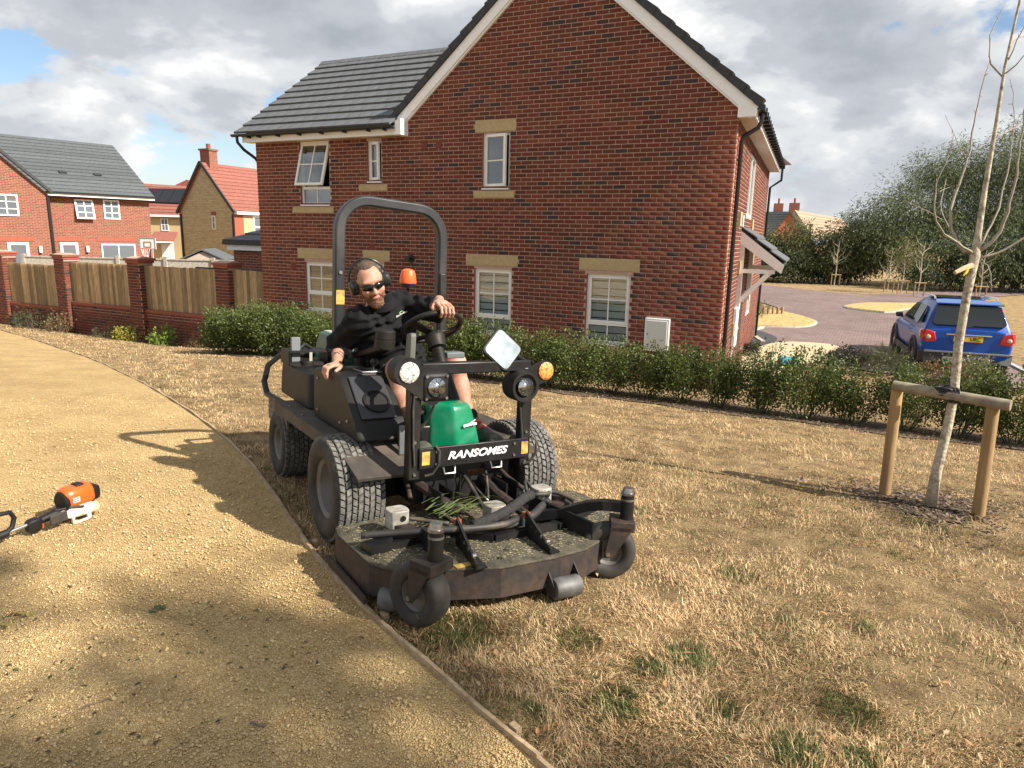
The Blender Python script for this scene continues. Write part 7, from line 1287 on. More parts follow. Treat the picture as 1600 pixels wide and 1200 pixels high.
for k in range(34):
    a = rng.uniform(-0.5, 0.9); L_ = rng.uniform(0.16, 0.34); p = np.array([-0.28 + rng.uniform(-0.08, 0.12), 0.6 + rng.uniform(-0.1, 0.1), 0.29 + rng.uniform(0, 0.04)]); d = np.array([math.cos(a), math.sin(a) * 0.7, 0]); w = rng.uniform(0.005, 0.011); sd = np.array([-d[1], d[0], 0.3]) * w; rings = []
    for t in (0, 0.35, 0.7, 1.0): q = p + d * L_ * t + np.array([0, 0, 0.035 * math.sin(t * 3.0) - 0.02 * t]); ww = sd * (1 - t * 0.9); rings.append([tuple(q - ww), tuple(q + ww)])
    gb.loft(rings, caps=False, closed=False)
o = on_mower(gb, 'cut_grass_blades', leafmat('fresh_long_grass', False, (0.34, 0.42, 0.17), 0.5, 0.3, 0.0), 'bunch of long fresh green grass blades lying on the cutting deck', 'grass', fix=False)
cl_n = 6500; P = np.column_stack([rng.uniform(-0.74, 0.74, cl_n), rng.uniform(0.34, 1.1, cl_n)]); keep = (np.abs(P[:, 0]) < 0.72 - np.clip(P[:, 1] - 0.85, 0, 1) * 1.5) & (P[:, 1] < 1.13 - np.abs(P[:, 0]) * 0.25); P = P[keep]; n = len(P); a = rng.uniform(0, 6.28, n); L_ = rng.uniform(0.004, 0.022, n); w = 0.0012; dx, dy = np.cos(a) * L_, np.sin(a) * L_; z = np.full(n, 0.2045) + rng.uniform(0, 0.004, n)
V = np.stack([np.column_stack([P[:, 0] - dy * 0.1 - w, -(P[:, 1]), z]), np.column_stack([P[:, 0] + dx, -(P[:, 1] + dy), z + 0.002]), np.column_stack([P[:, 0] + dy * 0.1 + w, -(P[:, 1]) + w, z + 0.001])], 1).reshape(-1, 3); cc = np.array([(0.4, 0.33, 0.17), (0.2, 0.19, 0.08), (0.5, 0.44, 0.28)])[rng.integers(0, 3, n)]
o = link('grass_clippings', np_mesh('grass_clippings', V, np.arange(3 * n).reshape(-1, 3), M_LITTER, False, np.repeat(cc, 3, 0))); o.matrix_world = MM.copy(); tag(o, 'dry grass clippings scattered over the top of the mower deck', 'clippings', kind='stuff')
# ------------------------------------------------------------------ signed-distance modelling for the rider
def surface_nets(D, org, h):
    S = D < 0; nx, ny, nz = D.shape; c = np.zeros((nx - 1, ny - 1, nz - 1), np.int8); corners = [(i, j, k) for i in (0, 1) for j in (0, 1) for k in (0, 1)]
    for (i, j, k) in corners: c += S[i:nx - 1 + i, j:ny - 1 + j, k:nz - 1 + k]
    act = (c > 0) & (c < 8); idx = np.argwhere(act); vid = -np.ones(act.shape, np.int64); vid[act] = np.arange(len(idx))
    vals = {q: D[idx[:, 0] + q[0], idx[:, 1] + q[1], idx[:, 2] + q[2]] for q in corners}; acc = np.zeros((len(idx), 3)); cnt = np.zeros(len(idx))
    for a in corners:
        for ax in range(3):
            if a[ax]: continue
            b = list(a); b[ax] = 1; b = tuple(b); va, vb = vals[a], vals[b]; m = (va < 0) != (vb < 0); t = np.where(m, va / np.where(m, va - vb, 1), 0); p = np.tile(np.array(a, float), (len(idx), 1)); p[:, ax] = t; acc[m] += p[m]; cnt[m] += 1
    V = (idx + acc / cnt[:, None]) * h + org; Q = []
    for ax in range(3):
        u, v = [(1, 2), (2, 0), (0, 1)][ax]; sl0 = [slice(None)] * 3; sl1 = [slice(None)] * 3; sl0[ax] = slice(0, -1); sl1[ax] = slice(1, None); d0, d1 = S[tuple(sl0)], S[tuple(sl1)]; e = np.argwhere(d0 != d1)
        e = e[(e[:, u] > 0) & (e[:, v] > 0) & (e[:, u] < D.shape[u] - 1) & (e[:, v] < D.shape[v] - 1)]; flip = d0[tuple(e.T)]
        def cell(du, dv): q = e.copy(); q[:, u] -= du; q[:, v] -= dv; return vid[tuple(q.T)]
        q = np.column_stack([cell(1, 1), cell(0, 1), cell(0, 0), cell(1, 0)]); q = np.where(flip[:, None], q, q[:, ::-1]); Q.append(q)
    Q = np.concatenate(Q); return V, Q[(Q >= 0).all(1)]
class SDF:
    """smooth union of round cones and ellipsoids, evaluated only near each primitive"""
    def __init__(s, lo, hi, h): s.lo = np.array(lo, float); s.h = h; s.n = np.ceil((np.array(hi) - s.lo) / h).astype(int) + 1; s.D = np.full(s.n, 1.0, np.float32); s.S = None
    def begin(s, k): s.k = k; s.S = np.zeros(s.n, np.float32)
    def _box(s, a, b): i0 = np.clip(np.floor((a - s.lo) / s.h).astype(int), 0, s.n); i1 = np.clip(np.ceil((b - s.lo) / s.h).astype(int) + 1, 0, s.n); g = np.meshgrid(*[s.lo[q] + np.arange(i0[q], i1[q]) * s.h for q in range(3)], indexing='ij'); return tuple(slice(i0[q], i1[q]) for q in range(3)), np.stack(g, -1)
    def _put(s, sl, d): s.S[sl] += np.exp(-s.k * np.clip(d, -0.15, 1)).astype(np.float32)
    def cap(s, a, b, ra, rb=None):
        a, b = np.array(a, float), np.array(b, float); rb = ra if rb is None else rb; m = max(ra, rb) + 7 / s.k; sl, P = s._box(np.minimum(a, b) - m, np.maximum(a, b) + m); ab = b - a; t = np.clip(((P - a) @ ab) / (ab @ ab + 1e-9), 0, 1); d = np.linalg.norm(P - a - t[..., None] * ab, axis=-1) - (ra + (rb - ra) * t); s._put(sl, d); return s
    def ell(s, c, r, M=None):
        c, r = np.array(c, float), np.array(r, float); m = r.max() + 7 / s.k; sl, P = s._box(c - m, c + m); q = P - c
        if M is not None: q = q @ M       # columns of M are the ellipsoid's axes
        k0 = np.linalg.norm(q / r, axis=-1); k1 = np.linalg.norm(q / (r * r), axis=-1) + 1e-9; s._put(sl, k0 * (k0 - 1) / k1); return s
    def end(s): s.D = np.minimum(s.D, -np.log(np.maximum(s.S, 1e-12)) / s.k); s.S = None; return s
    def grid(s): return np.stack(np.meshgrid(*[s.lo[q] + np.arange(s.n[q]) * s.h for q in range(3)], indexing='ij'), -1)
    def mesh(s, name, mat): V, Q = surface_nets(s.D, s.lo, s.h); V[:, 1] *= -1; return np_mesh(name, V, Q[:, ::-1], mat, True)
def unit(v): v = np.array(v, float); return v / np.linalg.norm(v)
person = empty('person', MM @ Matrix.Translation((0, 0, 0.0)))
tag(person, 'bearded man in black polo shirt, shorts, sunglasses and ear defenders driving the mower', 'person')
M_SKIN = pmat('sun_tanned_skin', (0.5, 0.28, 0.195), 0.5, col2=(0.4, 0.185, 0.125), scale=14, var=0.14, bump=0.0015, bscale=260, spec=0.4)
M_SKIN.node_tree.nodes['Principled BSDF'].inputs['Subsurface Weight'].default_value = 0.08; M_SKIN.node_tree.nodes['Principled BSDF'].inputs['Subsurface Radius'].default_value = (0.012, 0.005, 0.003)
M_POLO = pmat('black_polo_cloth', (0.006, 0.006, 0.007), 0.85, bump=0.0015, bscale=180, var=0.2, scale=3, spec=0.25); M_SHORT = pmat('dark_shorts_cloth', (0.015, 0.015, 0.019), 0.85, bump=0.002, bscale=120, spec=0.25)
M_HAIR = pmat('short_brown_hair', (0.085, 0.055, 0.035), 0.75, col2=(0.05, 0.033, 0.022), scale=40, var=0.3, bump=0.003, bscale=260); M_BEARD = pmat('reddish_beard', (0.2, 0.09, 0.045), 0.8, col2=(0.11, 0.05, 0.028), scale=45, var=0.35, bump=0.004, bscale=240); M_INK = pmat('tattoo_ink', (0.06, 0.06, 0.065), 0.6)
HEAD = np.array([-0.322, -0.3, 1.405]); HF = unit((-0.12, 0.95, -0.25)); _u = unit((-0.34, -0.0, 1.0)); HX = unit(np.cross(HF, _u)); HU = np.cross(HX, HF)
if HX[0] < 0: HX = -HX
HM = np.column_stack([HX, HF, HU])
def hd(x, y, z): return HEAD + HM @ np.array([x, y, z])
NECK = np.array([-0.215, -0.4, 1.27]); SHR, SHL = np.array([-0.365, -0.37, 1.175]), np.array([-0.03, -0.46, 1.265]); ELR, ELL = np.array([-0.425, -0.54, 1.0]), np.array([0.055, -0.2, 1.262]); WRR, WRL = np.array([-0.49, -0.365, 0.94]), np.array([-0.035, 0.03, 1.325])
HPR, HPL = np.array([-0.1, -0.52, 0.76]), np.array([0.1, -0.52, 0.76]); KNR, KNL = np.array([-0.235, -0.07, 0.92]), np.array([0.13, -0.07, 0.94]); ANR, ANL = np.array([-0.2, 0.06, 0.58]), np.array([0.2, 0.04, 0.585])
lean = unit(np.array([-0.17, 0.1, 0.45])); LX = unit(np.cross(lean, (0, -1, 0))); LX = LX if LX[0] > 0 else -LX; LY = np.cross(lean, LX); TM = np.column_stack([LX, LY, lean])
def body():
    s = SDF((-0.66, -0.75, 0.5), (0.36, 0.28, 1.6), 0.0042); s.begin(55)
    s.ell((0, -0.54, 0.78), (0.165, 0.125, 0.12)).ell((-0.06, -0.5, 0.93), (0.155, 0.12, 0.15), TM).ell((-0.15, -0.45, 1.1), (0.175, 0.115, 0.16), TM).cap(SHR + (0.04, 0, 0), SHL + (-0.04, 0, 0), 0.07).cap(NECK, hd(0, -0.02, -0.06), 0.062, 0.055)
    for a, b, c in ((SHR, ELR, WRR), (SHL, ELL, WRL)): s.cap(a, b, 0.052, 0.043).cap(b, c, 0.043, 0.028)
    for a, b, c in ((HPR, KNR, ANR), (HPL, KNL, ANL)): s.cap(a, b, 0.085, 0.06).cap(b, b * 0.62 + c * 0.38 + np.array([0, -0.02, 0]), 0.053, 0.054).cap(b * 0.62 + c * 0.38 + np.array([0, -0.02, 0]), c, 0.053, 0.036).ell(b + (0, 0.025, 0.008), (0.045, 0.035, 0.05))
    s.end(); s.begin(120)
    s.ell(hd(0, -0.012, 0.028), (0.076, 0.097, 0.09), HM).ell(hd(0, 0.024, -0.04), (0.06, 0.072, 0.08), HM).ell(hd(0, 0.058, -0.1), (0.032, 0.028, 0.024), HM).ell(hd(0, 0.078, 0.028), (0.052, 0.016, 0.012), HM)
    for sx in (-1, 1): s.ell(hd(sx * 0.042, 0.062, -0.03), (0.022, 0.024, 0.022), HM).ell(hd(sx * 0.078, -0.008, -0.012), (0.01, 0.02, 0.032), HM)
    s.end(); s.begin(260); s.cap(hd(0, 0.092, 0.012), hd(0, 0.112, -0.032), 0.009, 0.0135)
    for sx in (-1, 1): s.ell(hd(sx * 0.013, 0.098, -0.036), (0.009, 0.011, 0.008), HM)
    s.ell(hd(0, 0.092, -0.063), (0.022, 0.009, 0.005), HM).ell(hd(0, 0.09, -0.073), (0.019, 0.009, 0.006), HM)
    s.end(); s.begin(520)
    # right hand draped over the console edge
    s.ell((-0.52, -0.305, 0.922), (0.045, 0.044, 0.018)).cap(WRR, (-0.51, -0.32, 0.928), 0.026, 0.022)
    for k, (y, l) in enumerate(((-0.342, 0.8), (-0.32, 0.95), (-0.298, 1.0), (-0.275, 0.95))):
        p = [np.array([-0.548, y, 0.921]), np.array([-0.577, y + 0.004, 0.908]), np.array([-0.584, y + 0.008, 0.908 - 0.035 * l]), np.array([-0.578, y + 0.012, 0.908 - 0.06 * l])]
        s.cap(p[0], p[1], 0.0098, 0.0088).cap(p[1], p[2], 0.0088, 0.008).cap(p[2], p[3], 0.008, 0.007)
    s.cap((-0.505, -0.262, 0.92), (-0.525, -0.232, 0.912), 0.012, 0.0105).cap((-0.525, -0.232, 0.912), (-0.548, -0.22, 0.9), 0.0105, 0.009)
    # left hand gripping the wheel rim
    s.ell((-0.052, 0.085, 1.314), (0.042, 0.045, 0.019)).cap(WRL, (-0.045, 0.06, 1.318), 0.026, 0.024)
    for k, (x, l) in enumerate(((-0.088, 0.95), (-0.064, 1.0), (-0.04, 0.98), (-0.017, 0.85))):
        s.cap((x, 0.118, 1.308), (x, 0.118 + 0.047 * l, 1.29), 0.0098, 0.009).cap((x, 0.118 + 0.047 * l, 1.29), (x, 0.172, 1.262), 0.009, 0.0083).cap((x, 0.172, 1.262), (x, 0.16, 1.24), 0.0083, 0.0075)
    s.cap((-0.085, 0.075, 1.308), (-0.108, 0.1, 1.285), 0.0125, 0.011).cap((-0.108, 0.1, 1.285), (-0.1, 0.125, 1.255), 0.011, 0.009)
    s.end(); return link('body', s.mesh('body', M_SKIN), person)
body()
def folds(P, dirs, amp): 
    f = 0
    for (d, w, ph) in dirs: f = f + np.sin(P @ np.array(d) * w + ph + 2.2 * np.sin(P[..., 2] * 19 + P[..., 0] * 13))
    return amp * f
def polo():
    s = SDF((-0.58, -0.74, 0.76), (0.22, -0.02, 1.42), 0.0055); s.begin(42)
    s.ell((-0.015, -0.53, 0.86), (0.185, 0.145, 0.13)).ell((-0.06, -0.5, 0.95), (0.175, 0.14, 0.15), TM).ell((-0.15, -0.45, 1.1), (0.19, 0.13, 0.165), TM).cap(SHR + (0.03, 0, 0), SHL + (-0.03, 0, 0), 0.083)
    s.cap(SHR, ELR * 0.85 + SHR * 0.15, 0.07, 0.066).cap(SHL, ELL, 0.07, 0.062).cap(ELR * 0.85 + SHR * 0.15, ELR + (-0.012, 0.055, -0.012), 0.062, 0.06).cap(ELL, ELL + (-0.012, 0.03, 0.008), 0.06, 0.056); s.end()
    P = s.grid(); s.D += folds(P, [((1, 0.4, -0.5), 74, 0), ((-0.4, 0.6, 1.0), 96, 1.0), ((0.9, -0.2, 0.8), 52, 2)], 0.0048).astype(np.float32)
    def clip(p, n): s.D = np.maximum(s.D, ((P - np.array(p)) @ unit(n)).astype(np.float32))
    nk = np.linalg.norm((P - (NECK + np.array([0.005, 0.02, 0.03]))) @ TM / np.array([0.062, 0.066, 0.09]), axis=-1); s.D = np.maximum(s.D, ((1 - nk) * 0.06).astype(np.float32))
    inr = (P[..., 0] < -0.36) & (P[..., 2] < 1.08); s.D = np.where(inr, np.maximum(s.D, ((P - (ELR + np.array([-0.03, 0.09, -0.03]))) @ unit(WRR - ELR)).astype(np.float32)), s.D); return link('polo_shirt', s.mesh('polo_shirt', M_POLO), person)
shirt = polo()
def collar():
    s = SDF((-0.36, -0.5, 1.2), (-0.08, -0.22, 1.4), 0.005); P = s.grid(); q = (P - (NECK + np.array([-0.012, 0.03, 0.035]))) @ TM; r = np.linalg.norm(q[..., :2] / np.array([1, 1.1]), axis=-1); rad = 0.07 + np.clip(-q[..., 2], 0, 1) * 0.45; d = np.abs(r - rad) - 0.006; d = np.maximum(d, np.abs(q[..., 2] + 0.002) - 0.028 - 0.02 * (q[..., 1] * (1 if LY[1] > 0 else -1) > 0.02)); s.D = d.astype(np.float32); return link('collar', s.mesh('collar', M_POLO), person)
collar()
def shorts():
    s = SDF((-0.42, -0.74, 0.62), (0.36, 0.06, 1.02), 0.0055); s.begin(45); s.ell((0, -0.54, 0.78), (0.19, 0.15, 0.125))
    for a, b in ((HPR, KNR), (HPL, KNL)): s.cap(a, a * 0.2 + b * 0.8, 0.1, 0.088)
    s.end(); P = s.grid(); s.D += folds(P, [((1, 0.3, 0.2), 60, 0), ((-0.3, 1.0, 0.4), 70, 1)], 0.003).astype(np.float32)
    for a, b in ((HPR, KNR), (HPL, KNL)):
        m = (P[..., 0] < 0) if a[0] < 0 else (P[..., 0] >= 0); s.D = np.where(m, np.maximum(s.D, ((P - (a * 0.15 + b * 0.85)) @ unit(b - a)).astype(np.float32)), s.D)
    return link('shorts', s.mesh('shorts', M_SHORT), person)
shorts()
def head_shell(name, mat, prims, keep, h=0.0035, noise=0.0):
    s = SDF(HEAD - 0.17, HEAD + 0.17, h); s.begin(150); [s.ell(hd(*c), r, HM) for c, r in prims]; s.end(); P = s.grid(); q = (P - HEAD) @ HM; s.D = np.maximum(s.D, keep(q).astype(np.float32))
    if noise: s.D += (noise * (vnoise(P.reshape(-1, 3) * 160, 4).reshape(P.shape[:3]) - 0.5)).astype(np.float32)
    return link(name, s.mesh(name, mat), person)
head_shell('hair', M_HAIR, [((0, -0.014, 0.03), (0.0775, 0.0985, 0.0925))], lambda q: np.maximum((q[..., 1] - 0.05) * 0.8 - (q[..., 2] - 0.092) * 0.5 + np.clip(np.abs(q[..., 0]) - 0.015, 0, 1) * 0.9 - np.clip(np.abs(q[..., 0]) - 0.042, 0, 1) * 1.9, -(q[..., 2] + 0.03)), noise=0.006)
head_shell('beard', M_BEARD, [((0, 0.02, -0.042), (0.068, 0.0785, 0.086)), ((0, 0.062, -0.112), (0.04, 0.034, 0.034))], lambda q: np.maximum.reduce([q[..., 2] + 0.036 - 0.5 * np.clip(np.abs(q[..., 0]) - 0.03, 0, 1) * 3 + np.clip(0.05 - q[..., 1], -1, 0) * 0, -0.012 - q[..., 1] - 0.01, 0.012 - np.sqrt((q[..., 0] / 2.4) ** 2 + (q[..., 2] + 0.068) ** 2), np.where(np.abs(q[..., 0]) < 0.03, q[..., 2] + 0.049, -1)]), noise=0.009)
def hmb(mb, name, mat, **k): mb.v = [tuple(hd(*p)) for p in mb.v]; mb.v = [(p[0], -p[1], p[2]) for p in mb.v]; return mb.build(name, mat, person, **k)
# sunglasses
M_SHADE = pmat('black_lens', (0.004, 0.004, 0.005), 0.08, spec=0.7); M_FRAME = pmat('glossy_black_plastic', (0.01, 0.01, 0.01), 0.25)
sg = MB()
for sx in (-1, 1):
    rings = []
    for t in np.linspace(0, 1, 8):
        x = sx * (0.008 + 0.056 * t); y = 0.112 - 0.034 * t ** 2.2; hh = 0.0205 * (1 - 0.55 * abs(t - 0.4) ** 1.6); rings.append([(x, y, 0.006 + hh * 0.85 + 0.003 * t), (x, y + 0.004, 0.006), (x, y - 0.001, 0.006 - hh)])
    sg.loft(rings, caps=False, closed=False)
o = hmb(sg, 'sunglasses', M_SHADE, smooth='all', fix=False); m = o.modifiers.new('thick', 'SOLIDIFY'); m.thickness = 0.003; m.offset = 0
fr = MB().tube([(-0.066, 0.078, 0.012), (-0.05, 0.1, 0.022), (-0.025, 0.11, 0.024), (0, 0.113, 0.017), (0.025, 0.11, 0.024), (0.05, 0.1, 0.022), (0.066, 0.078, 0.012)], 0.0032, 6)
for sx in (-1, 1): fr.tube([(sx * 0.066, 0.08, 0.012), (sx * 0.078, 0.03, 0.012), (sx * 0.081, 0.0, 0.008)], 0.003, 6)
hmb(fr, 'glasses_frame', M_FRAME, smooth=True, fix=False); hmb(MB().ball((0, 0.0975, -0.068), (0.019, 0.004, 0.0028), 12, 6), 'mouth', pmat('lip_line', (0.22, 0.08, 0.06), 0.6), smooth=True)
# ear defenders
em = MB(); 
for sx in (-1, 1): em.lathe([(0.026, -0.004), (0.036, 0.0), (0.037, 0.012), (0.034, 0.016), (0.036, 0.018), (0.034, 0.034), (0.025, 0.043), (0.0001, 0.046)], (sx * 0.078, -0.008, -0.012), (sx * 1.0, 0, 0), 24)
em.v = [(p[0], (p[1] + 0.008) * 1.0 - 0.008, (p[2] + 0.012) * 1.25 - 0.012) for p in em.v]; hmb(em, 'ear_defenders', pmat('ear_cup_plastic', (0.016, 0.018, 0.02), 0.3), smooth=True)
hmb(MB().tube([(0.112 * math.sin(t), -0.04 - 0.03 * math.cos(t), -0.005 + 0.128 * max(0, math.cos(t)) + 0.0) for t in np.linspace(-1.5, 1.5, 22)], 0.0065, 6), 'headband', M_FRAME, smooth='all')
# logo on the chest, ring, forearm tattoos, watch-free wrists
def logo():
    mb = MB(); c = np.array([-0.075, -0.338, 1.135]); 
    for k, (w, hh) in enumerate(((0.010, 0.008), (0.007, 0.006), (0.009, 0.009), (0.007, 0.006), (0.008, 0.006), (0.009, 0.01), (0.006, 0.006), (0.008, 0.006))): mb.box(c + np.array([0.0105 * k - 0.03, -0.0026 * k * 0, 0.0034 * k]), (w * 0.8, 0.004, hh * 0.8))
    return mb
def snap(mb, off=0.004):       # press small patches on to the shirt's surface
    dg = bpy.context.evaluated_depsgraph_get(); out = []
    for p in mb.v:
        ok, loc_, nrm, _ = shirt.closest_point_on_mesh(Vector((p[0], -p[1], p[2]))); q = loc_ + nrm * off; out.append((q.x, -q.y, q.z))
    return out
def chest_mark(pts_w, name, mat, r):
    pts = []
    for p in pts_w:
        hit, loc_, nrm, _ = shirt.ray_cast(Vector((p[0], -(p[1] + 0.4), p[2])), Vector((0.0, 1, 0))); q = loc_ + nrm * 0.002 if hit else Vector((p[0], -p[1], p[2])); pts.append(q)
    return MB().tube(pts, r, 5).build(name, mat, person, smooth=True)
bpy.context.view_layer.update()
base = np.array([-0.14, -0.35, 1.2]); dirx = np.array([0.9, 0, 0.36])
z = [chest_mark([base + dirx * (0.0105 * k) + np.array([0, 0, dz]) for dz in (0.0, 0.007 if k % 3 else 0.011)], 'shirt_lettering', M_WHITE, 0.0034) for k in range(9)]
chest_mark([base + dirx * 0.02 + np.array([0, 0, 0.017]), base + dirx * 0.035 + np.array([0, 0, 0.023]), base + dirx * 0.05 + np.array([0, 0, 0.018])], 'shirt_emblem', pmat('green_embroidery', (0.12, 0.3, 0.08), 0.7), 0.004)
for k in range(3): p = np.array([-0.2 + 0.016 * k, -0.35, 1.2 - 0.05 * k]); chest_mark([p, p + np.array([0.004, 0, 0])], 'button', M_LEAD, 0.004)
def bmb(mb, name, mat, **k): mb.v = [(p[0], -p[1], p[2]) for p in mb.v]; return mb.build(name, mat, person, **k)
bmb(MB().tube([(-0.04 + 0.0105 * math.cos(t), 0.15, 1.294 + 0.0105 * math.sin(t)) for t in np.linspace(0, 6.28, 14, endpoint=False)], 0.0017, 5, closed=True), 'ring', pmat('gold_ring', (0.7, 0.5, 0.2), 0.25, 1.0))
def tattoo(a, b, ra, rb, n, seed):
    g = np.random.default_rng(seed); a, b = np.array(a), np.array(b); d = unit(b - a); x = unit(np.cross(d, (0, 0, 1))); y = np.cross(d, x); mb = MB()
    for k in range(n):
        t0 = g.uniform(0.15, 0.85); ang = g.uniform(0, 6.28); rr = ra + (rb - ra) * t0 + 0.0012; pts = []
        for j in range(5): tt = t0 + 0.03 * j * g.uniform(-1, 1.4); an = ang + 0.25 * j; pts.append(a + (b - a) * tt + (x * math.cos(an) + y * math.sin(an)) * rr)
        mb.tube(pts, 0.0016 + 0.0016 * g.random(), 4)
    return bmb(mb, 'tattoo', M_INK, fix=False)
tattoo(ELR, WRR, 0.043, 0.029, 22, 3); tattoo(ELL, WRL, 0.043, 0.029, 14, 4)
# socks and boots
def boot(an, toe_dir, flip):
    td = unit(toe_dir); s = SDF(an + (-0.16, -0.16, -0.12), an + (0.2, 0.32, 0.16), 0.005); s.begin(90); heel = np.array([an[0], an[1] - 0.03, 0.535]); toe = heel + td * 0.25; toe[2] = 0.53; mid = heel + td * 0.14; mid[2] = 0.55
    s.cap(an + (0, 0, 0.02), heel + (0, 0, 0.02), 0.048, 0.044).cap(heel, mid, 0.04, 0.043).cap(mid, toe, 0.042, 0.036).ell(toe, (0.048, 0.05, 0.035)); s.end(); P = s.grid(); s.D = np.maximum(s.D, (0.5 - P[..., 2]).astype(np.float32)); link('boot', s.mesh('boot', pmat('dusty_boot_leather', (0.05, 0.05, 0.042), 0.75, dirt=(0.12, 0.12, 0.1), dscale=20)), person)
    s = SDF(an + (-0.16, -0.16, -0.12), an + (0.2, 0.32, 0.16), 0.005); s.begin(90); s.cap(an + (0, 0.004, 0.012), mid + (0, 0, 0.012), 0.05, 0.04); s.end(); q = np.sin((s.grid() @ np.array([0.2, 0.7, -0.7])) * 130); s.D = np.maximum(s.D, (0.25 - q).astype(np.float32) * 0.01); link('boot_panel', s.mesh('boot_panel', pmat('red_boot_panel', (0.5, 0.06, 0.04), 0.6)), person)
    s = SDF(an + (-0.1, -0.1, -0.06), an + (0.1, 0.1, 0.14), 0.005); s.begin(90); s.cap(an + (0, 0, 0.0), an + (0.0, -0.01, 0.06), 0.044, 0.042); s.end(); link('sock', s.mesh('sock', M_POLO), person)
boot(ANL, (0.16, 0.95, 0), 1); boot(ANR, (-0.1, 0.95, 0), -1)
# ------------------------------------------------------------------ petrol trimmer lying on the path
TX = px_ground(118, 816); tz = G(*TX) + 0.012
trim_rz = math.atan2(*(px_ground(20, 850) - TX)[::-1]); trimmer = empty('petrol_trimmer', loc=(TX[0], TX[1], tz), rz=trim_rz)     # local +x points along the shaft, away from the engine
tag(trimmer, 'orange and white petrol trimmer lying on the gravel path at the left edge', 'trimmer')
M_ORNG = pmat('orange_engine_shroud', (0.85, 0.1, 0.015), 0.32, var=0.06); M_OFFW = pmat('off_white_casing', (0.6, 0.59, 0.54), 0.5, dirt=(0.35, 0.3, 0.2), dscale=14); M_TANK = pmat('translucent_fuel_tank', (0.6, 0.48, 0.25), 0.4, var=0.1)
k_ = 0.78
def trm(mb, name, mat, parent=None, **kw): mb.v = [(p[0] * k_, p[1] * k_, p[2] * k_) for p in mb.v]; return mb.build(name, mat, parent or trimmer, **kw)
trm(MB().loft([[(x, y, z) for (y, z) in rounded_poly([(-0.085, 0.13), (0.085, 0.13), (0.075, 0.23), (0.04, 0.265), (-0.04, 0.27), (-0.08, 0.235)], 0.03, 4)] if q == 0 else [(x, y * q, 0.2 + (z - 0.2) * q) for (y, z) in rounded_poly([(-0.085, 0.13), (0.085, 0.13), (0.075, 0.23), (0.04, 0.265), (-0.04, 0.27), (-0.08, 0.235)], 0.03, 4)] for x, q in ((-0.12, 0.86), (-0.1, 1.0), (0.03, 0.98), (0.06, 0.9), (0.08, 0.72))]), 'engine_shroud', M_ORNG, smooth=True, bevel=0.004)
trm(MB().bb(-0.07, -0.01, -0.03, 0.04, 0.255, 0.275), 'cooling_grille', M_PLAS, bevel=0.006); trm(MB().loft([[(x, y * q, 0.185 + (z) * q) for (y, z) in rounded_poly([(-0.07, -0.06), (0.07, -0.06), (0.065, 0.05), (-0.065, 0.05)], 0.03, 4)] for x, q in ((-0.175, 0.75), (-0.16, 0.95), (-0.118, 1.0))]), 'air_filter_cover', M_PLAS, smooth=True)
trm(MB().loft([[(x, y * q, z0 + z * q) for (y, z) in rounded_poly([(-0.075, 0.0), (0.075, 0.0), (0.08, 0.09), (-0.08, 0.09)], 0.02, 4)] for x, q, z0 in ((-0.1, 0.9, 0.045), (-0.06, 1.0, 0.04), (0.06, 0.95, 0.045), (0.12, 0.5, 0.065))]), 'engine_casing', M_OFFW, smooth=True, bevel=0.004)
st_ = MB(); 
for y in (-0.06, 0.06): st_.bb(-0.08, -0.05, y - 0.012, y + 0.012, 0.0, 0.06).bb(0.04, 0.06, y - 0.012, y + 0.012, 0.0, 0.06).bb(-0.08, 0.06, y - 0.012, y + 0.012, 0.0, 0.016)
trm(st_, 'stand', M_OFFW, bevel=0.004, fix=False); trm(MB().ball((-0.125, 0, 0.065), (0.055, 0.07, 0.05), 18, 12), 'fuel_tank', M_TANK, smooth=True)
trm(MB().lathe([(0.075, 0), (0.08, 0.02), (0.07, 0.03)], (0.062, 0, 0.165), (1, 0, 0), 24), 'fan_rim', M_PLAS, smooth=True)
trm(MB().bb(0.0, 0.05, -0.0865, -0.0845, 0.165, 0.2).bb(0.0, 0.05, 0.0825, 0.0845, 0.165, 0.2), 'label', M_WHITE, fix=False); trm(MB().bb(0.005, 0.045, 0.085, 0.086, 0.186, 0.193).bb(0.005, 0.045, 0.085, 0.086, 0.171, 0.179).bb(0.005, 0.045, -0.0875, -0.0867, 0.186, 0.193).bb(0.005, 0.045, -0.0875, -0.0867, 0.171, 0.179), 'label_print', M_INK, fix=False)
trm(MB().cyl((0.1, 0, 0.105), (0.24, 0, 0.088), 0.034, 0.026, 20), 'grip', M_PLAS, smooth=True, bevel=0.004); trm(MB().cyl((0.12, 0, 0.1), (1.3, 0, 0.035), 0.0125, n=14), 'shaft', pmat('silver_shaft', (0.5, 0.5, 0.5), 0.3, 0.9), smooth=True)
trm(MB().loft([[(x, y * q, z0 + z * q) for (y, z) in rounded_poly([(-0.03, -0.06), (0.03, -0.06), (0.035, 0.035), (-0.035, 0.035)], 0.015, 4)] for x, q, z0 in ((0.24, 0.8, 0.085), (0.26, 1.0, 0.085), (0.31, 1.0, 0.082), (0.33, 0.7, 0.08))]), 'control_handle', M_PLAS, smooth=True); trm(MB().bb(0.225, 0.25, -0.012, 0.012, 0.03, 0.07), 'trigger', M_ORNG, bevel=0.004)
lp_ = []; c0 = (0.62, 0, 0.075)
for t in np.linspace(0, 1, 30):
    a = -1.9 + t * 5.0; lp_.append((0.63 + 0.085 * math.cos(a) * 1.1, 0.0 + 0.02 * math.sin(a), 0.135 + 0.1 * math.sin(a)))
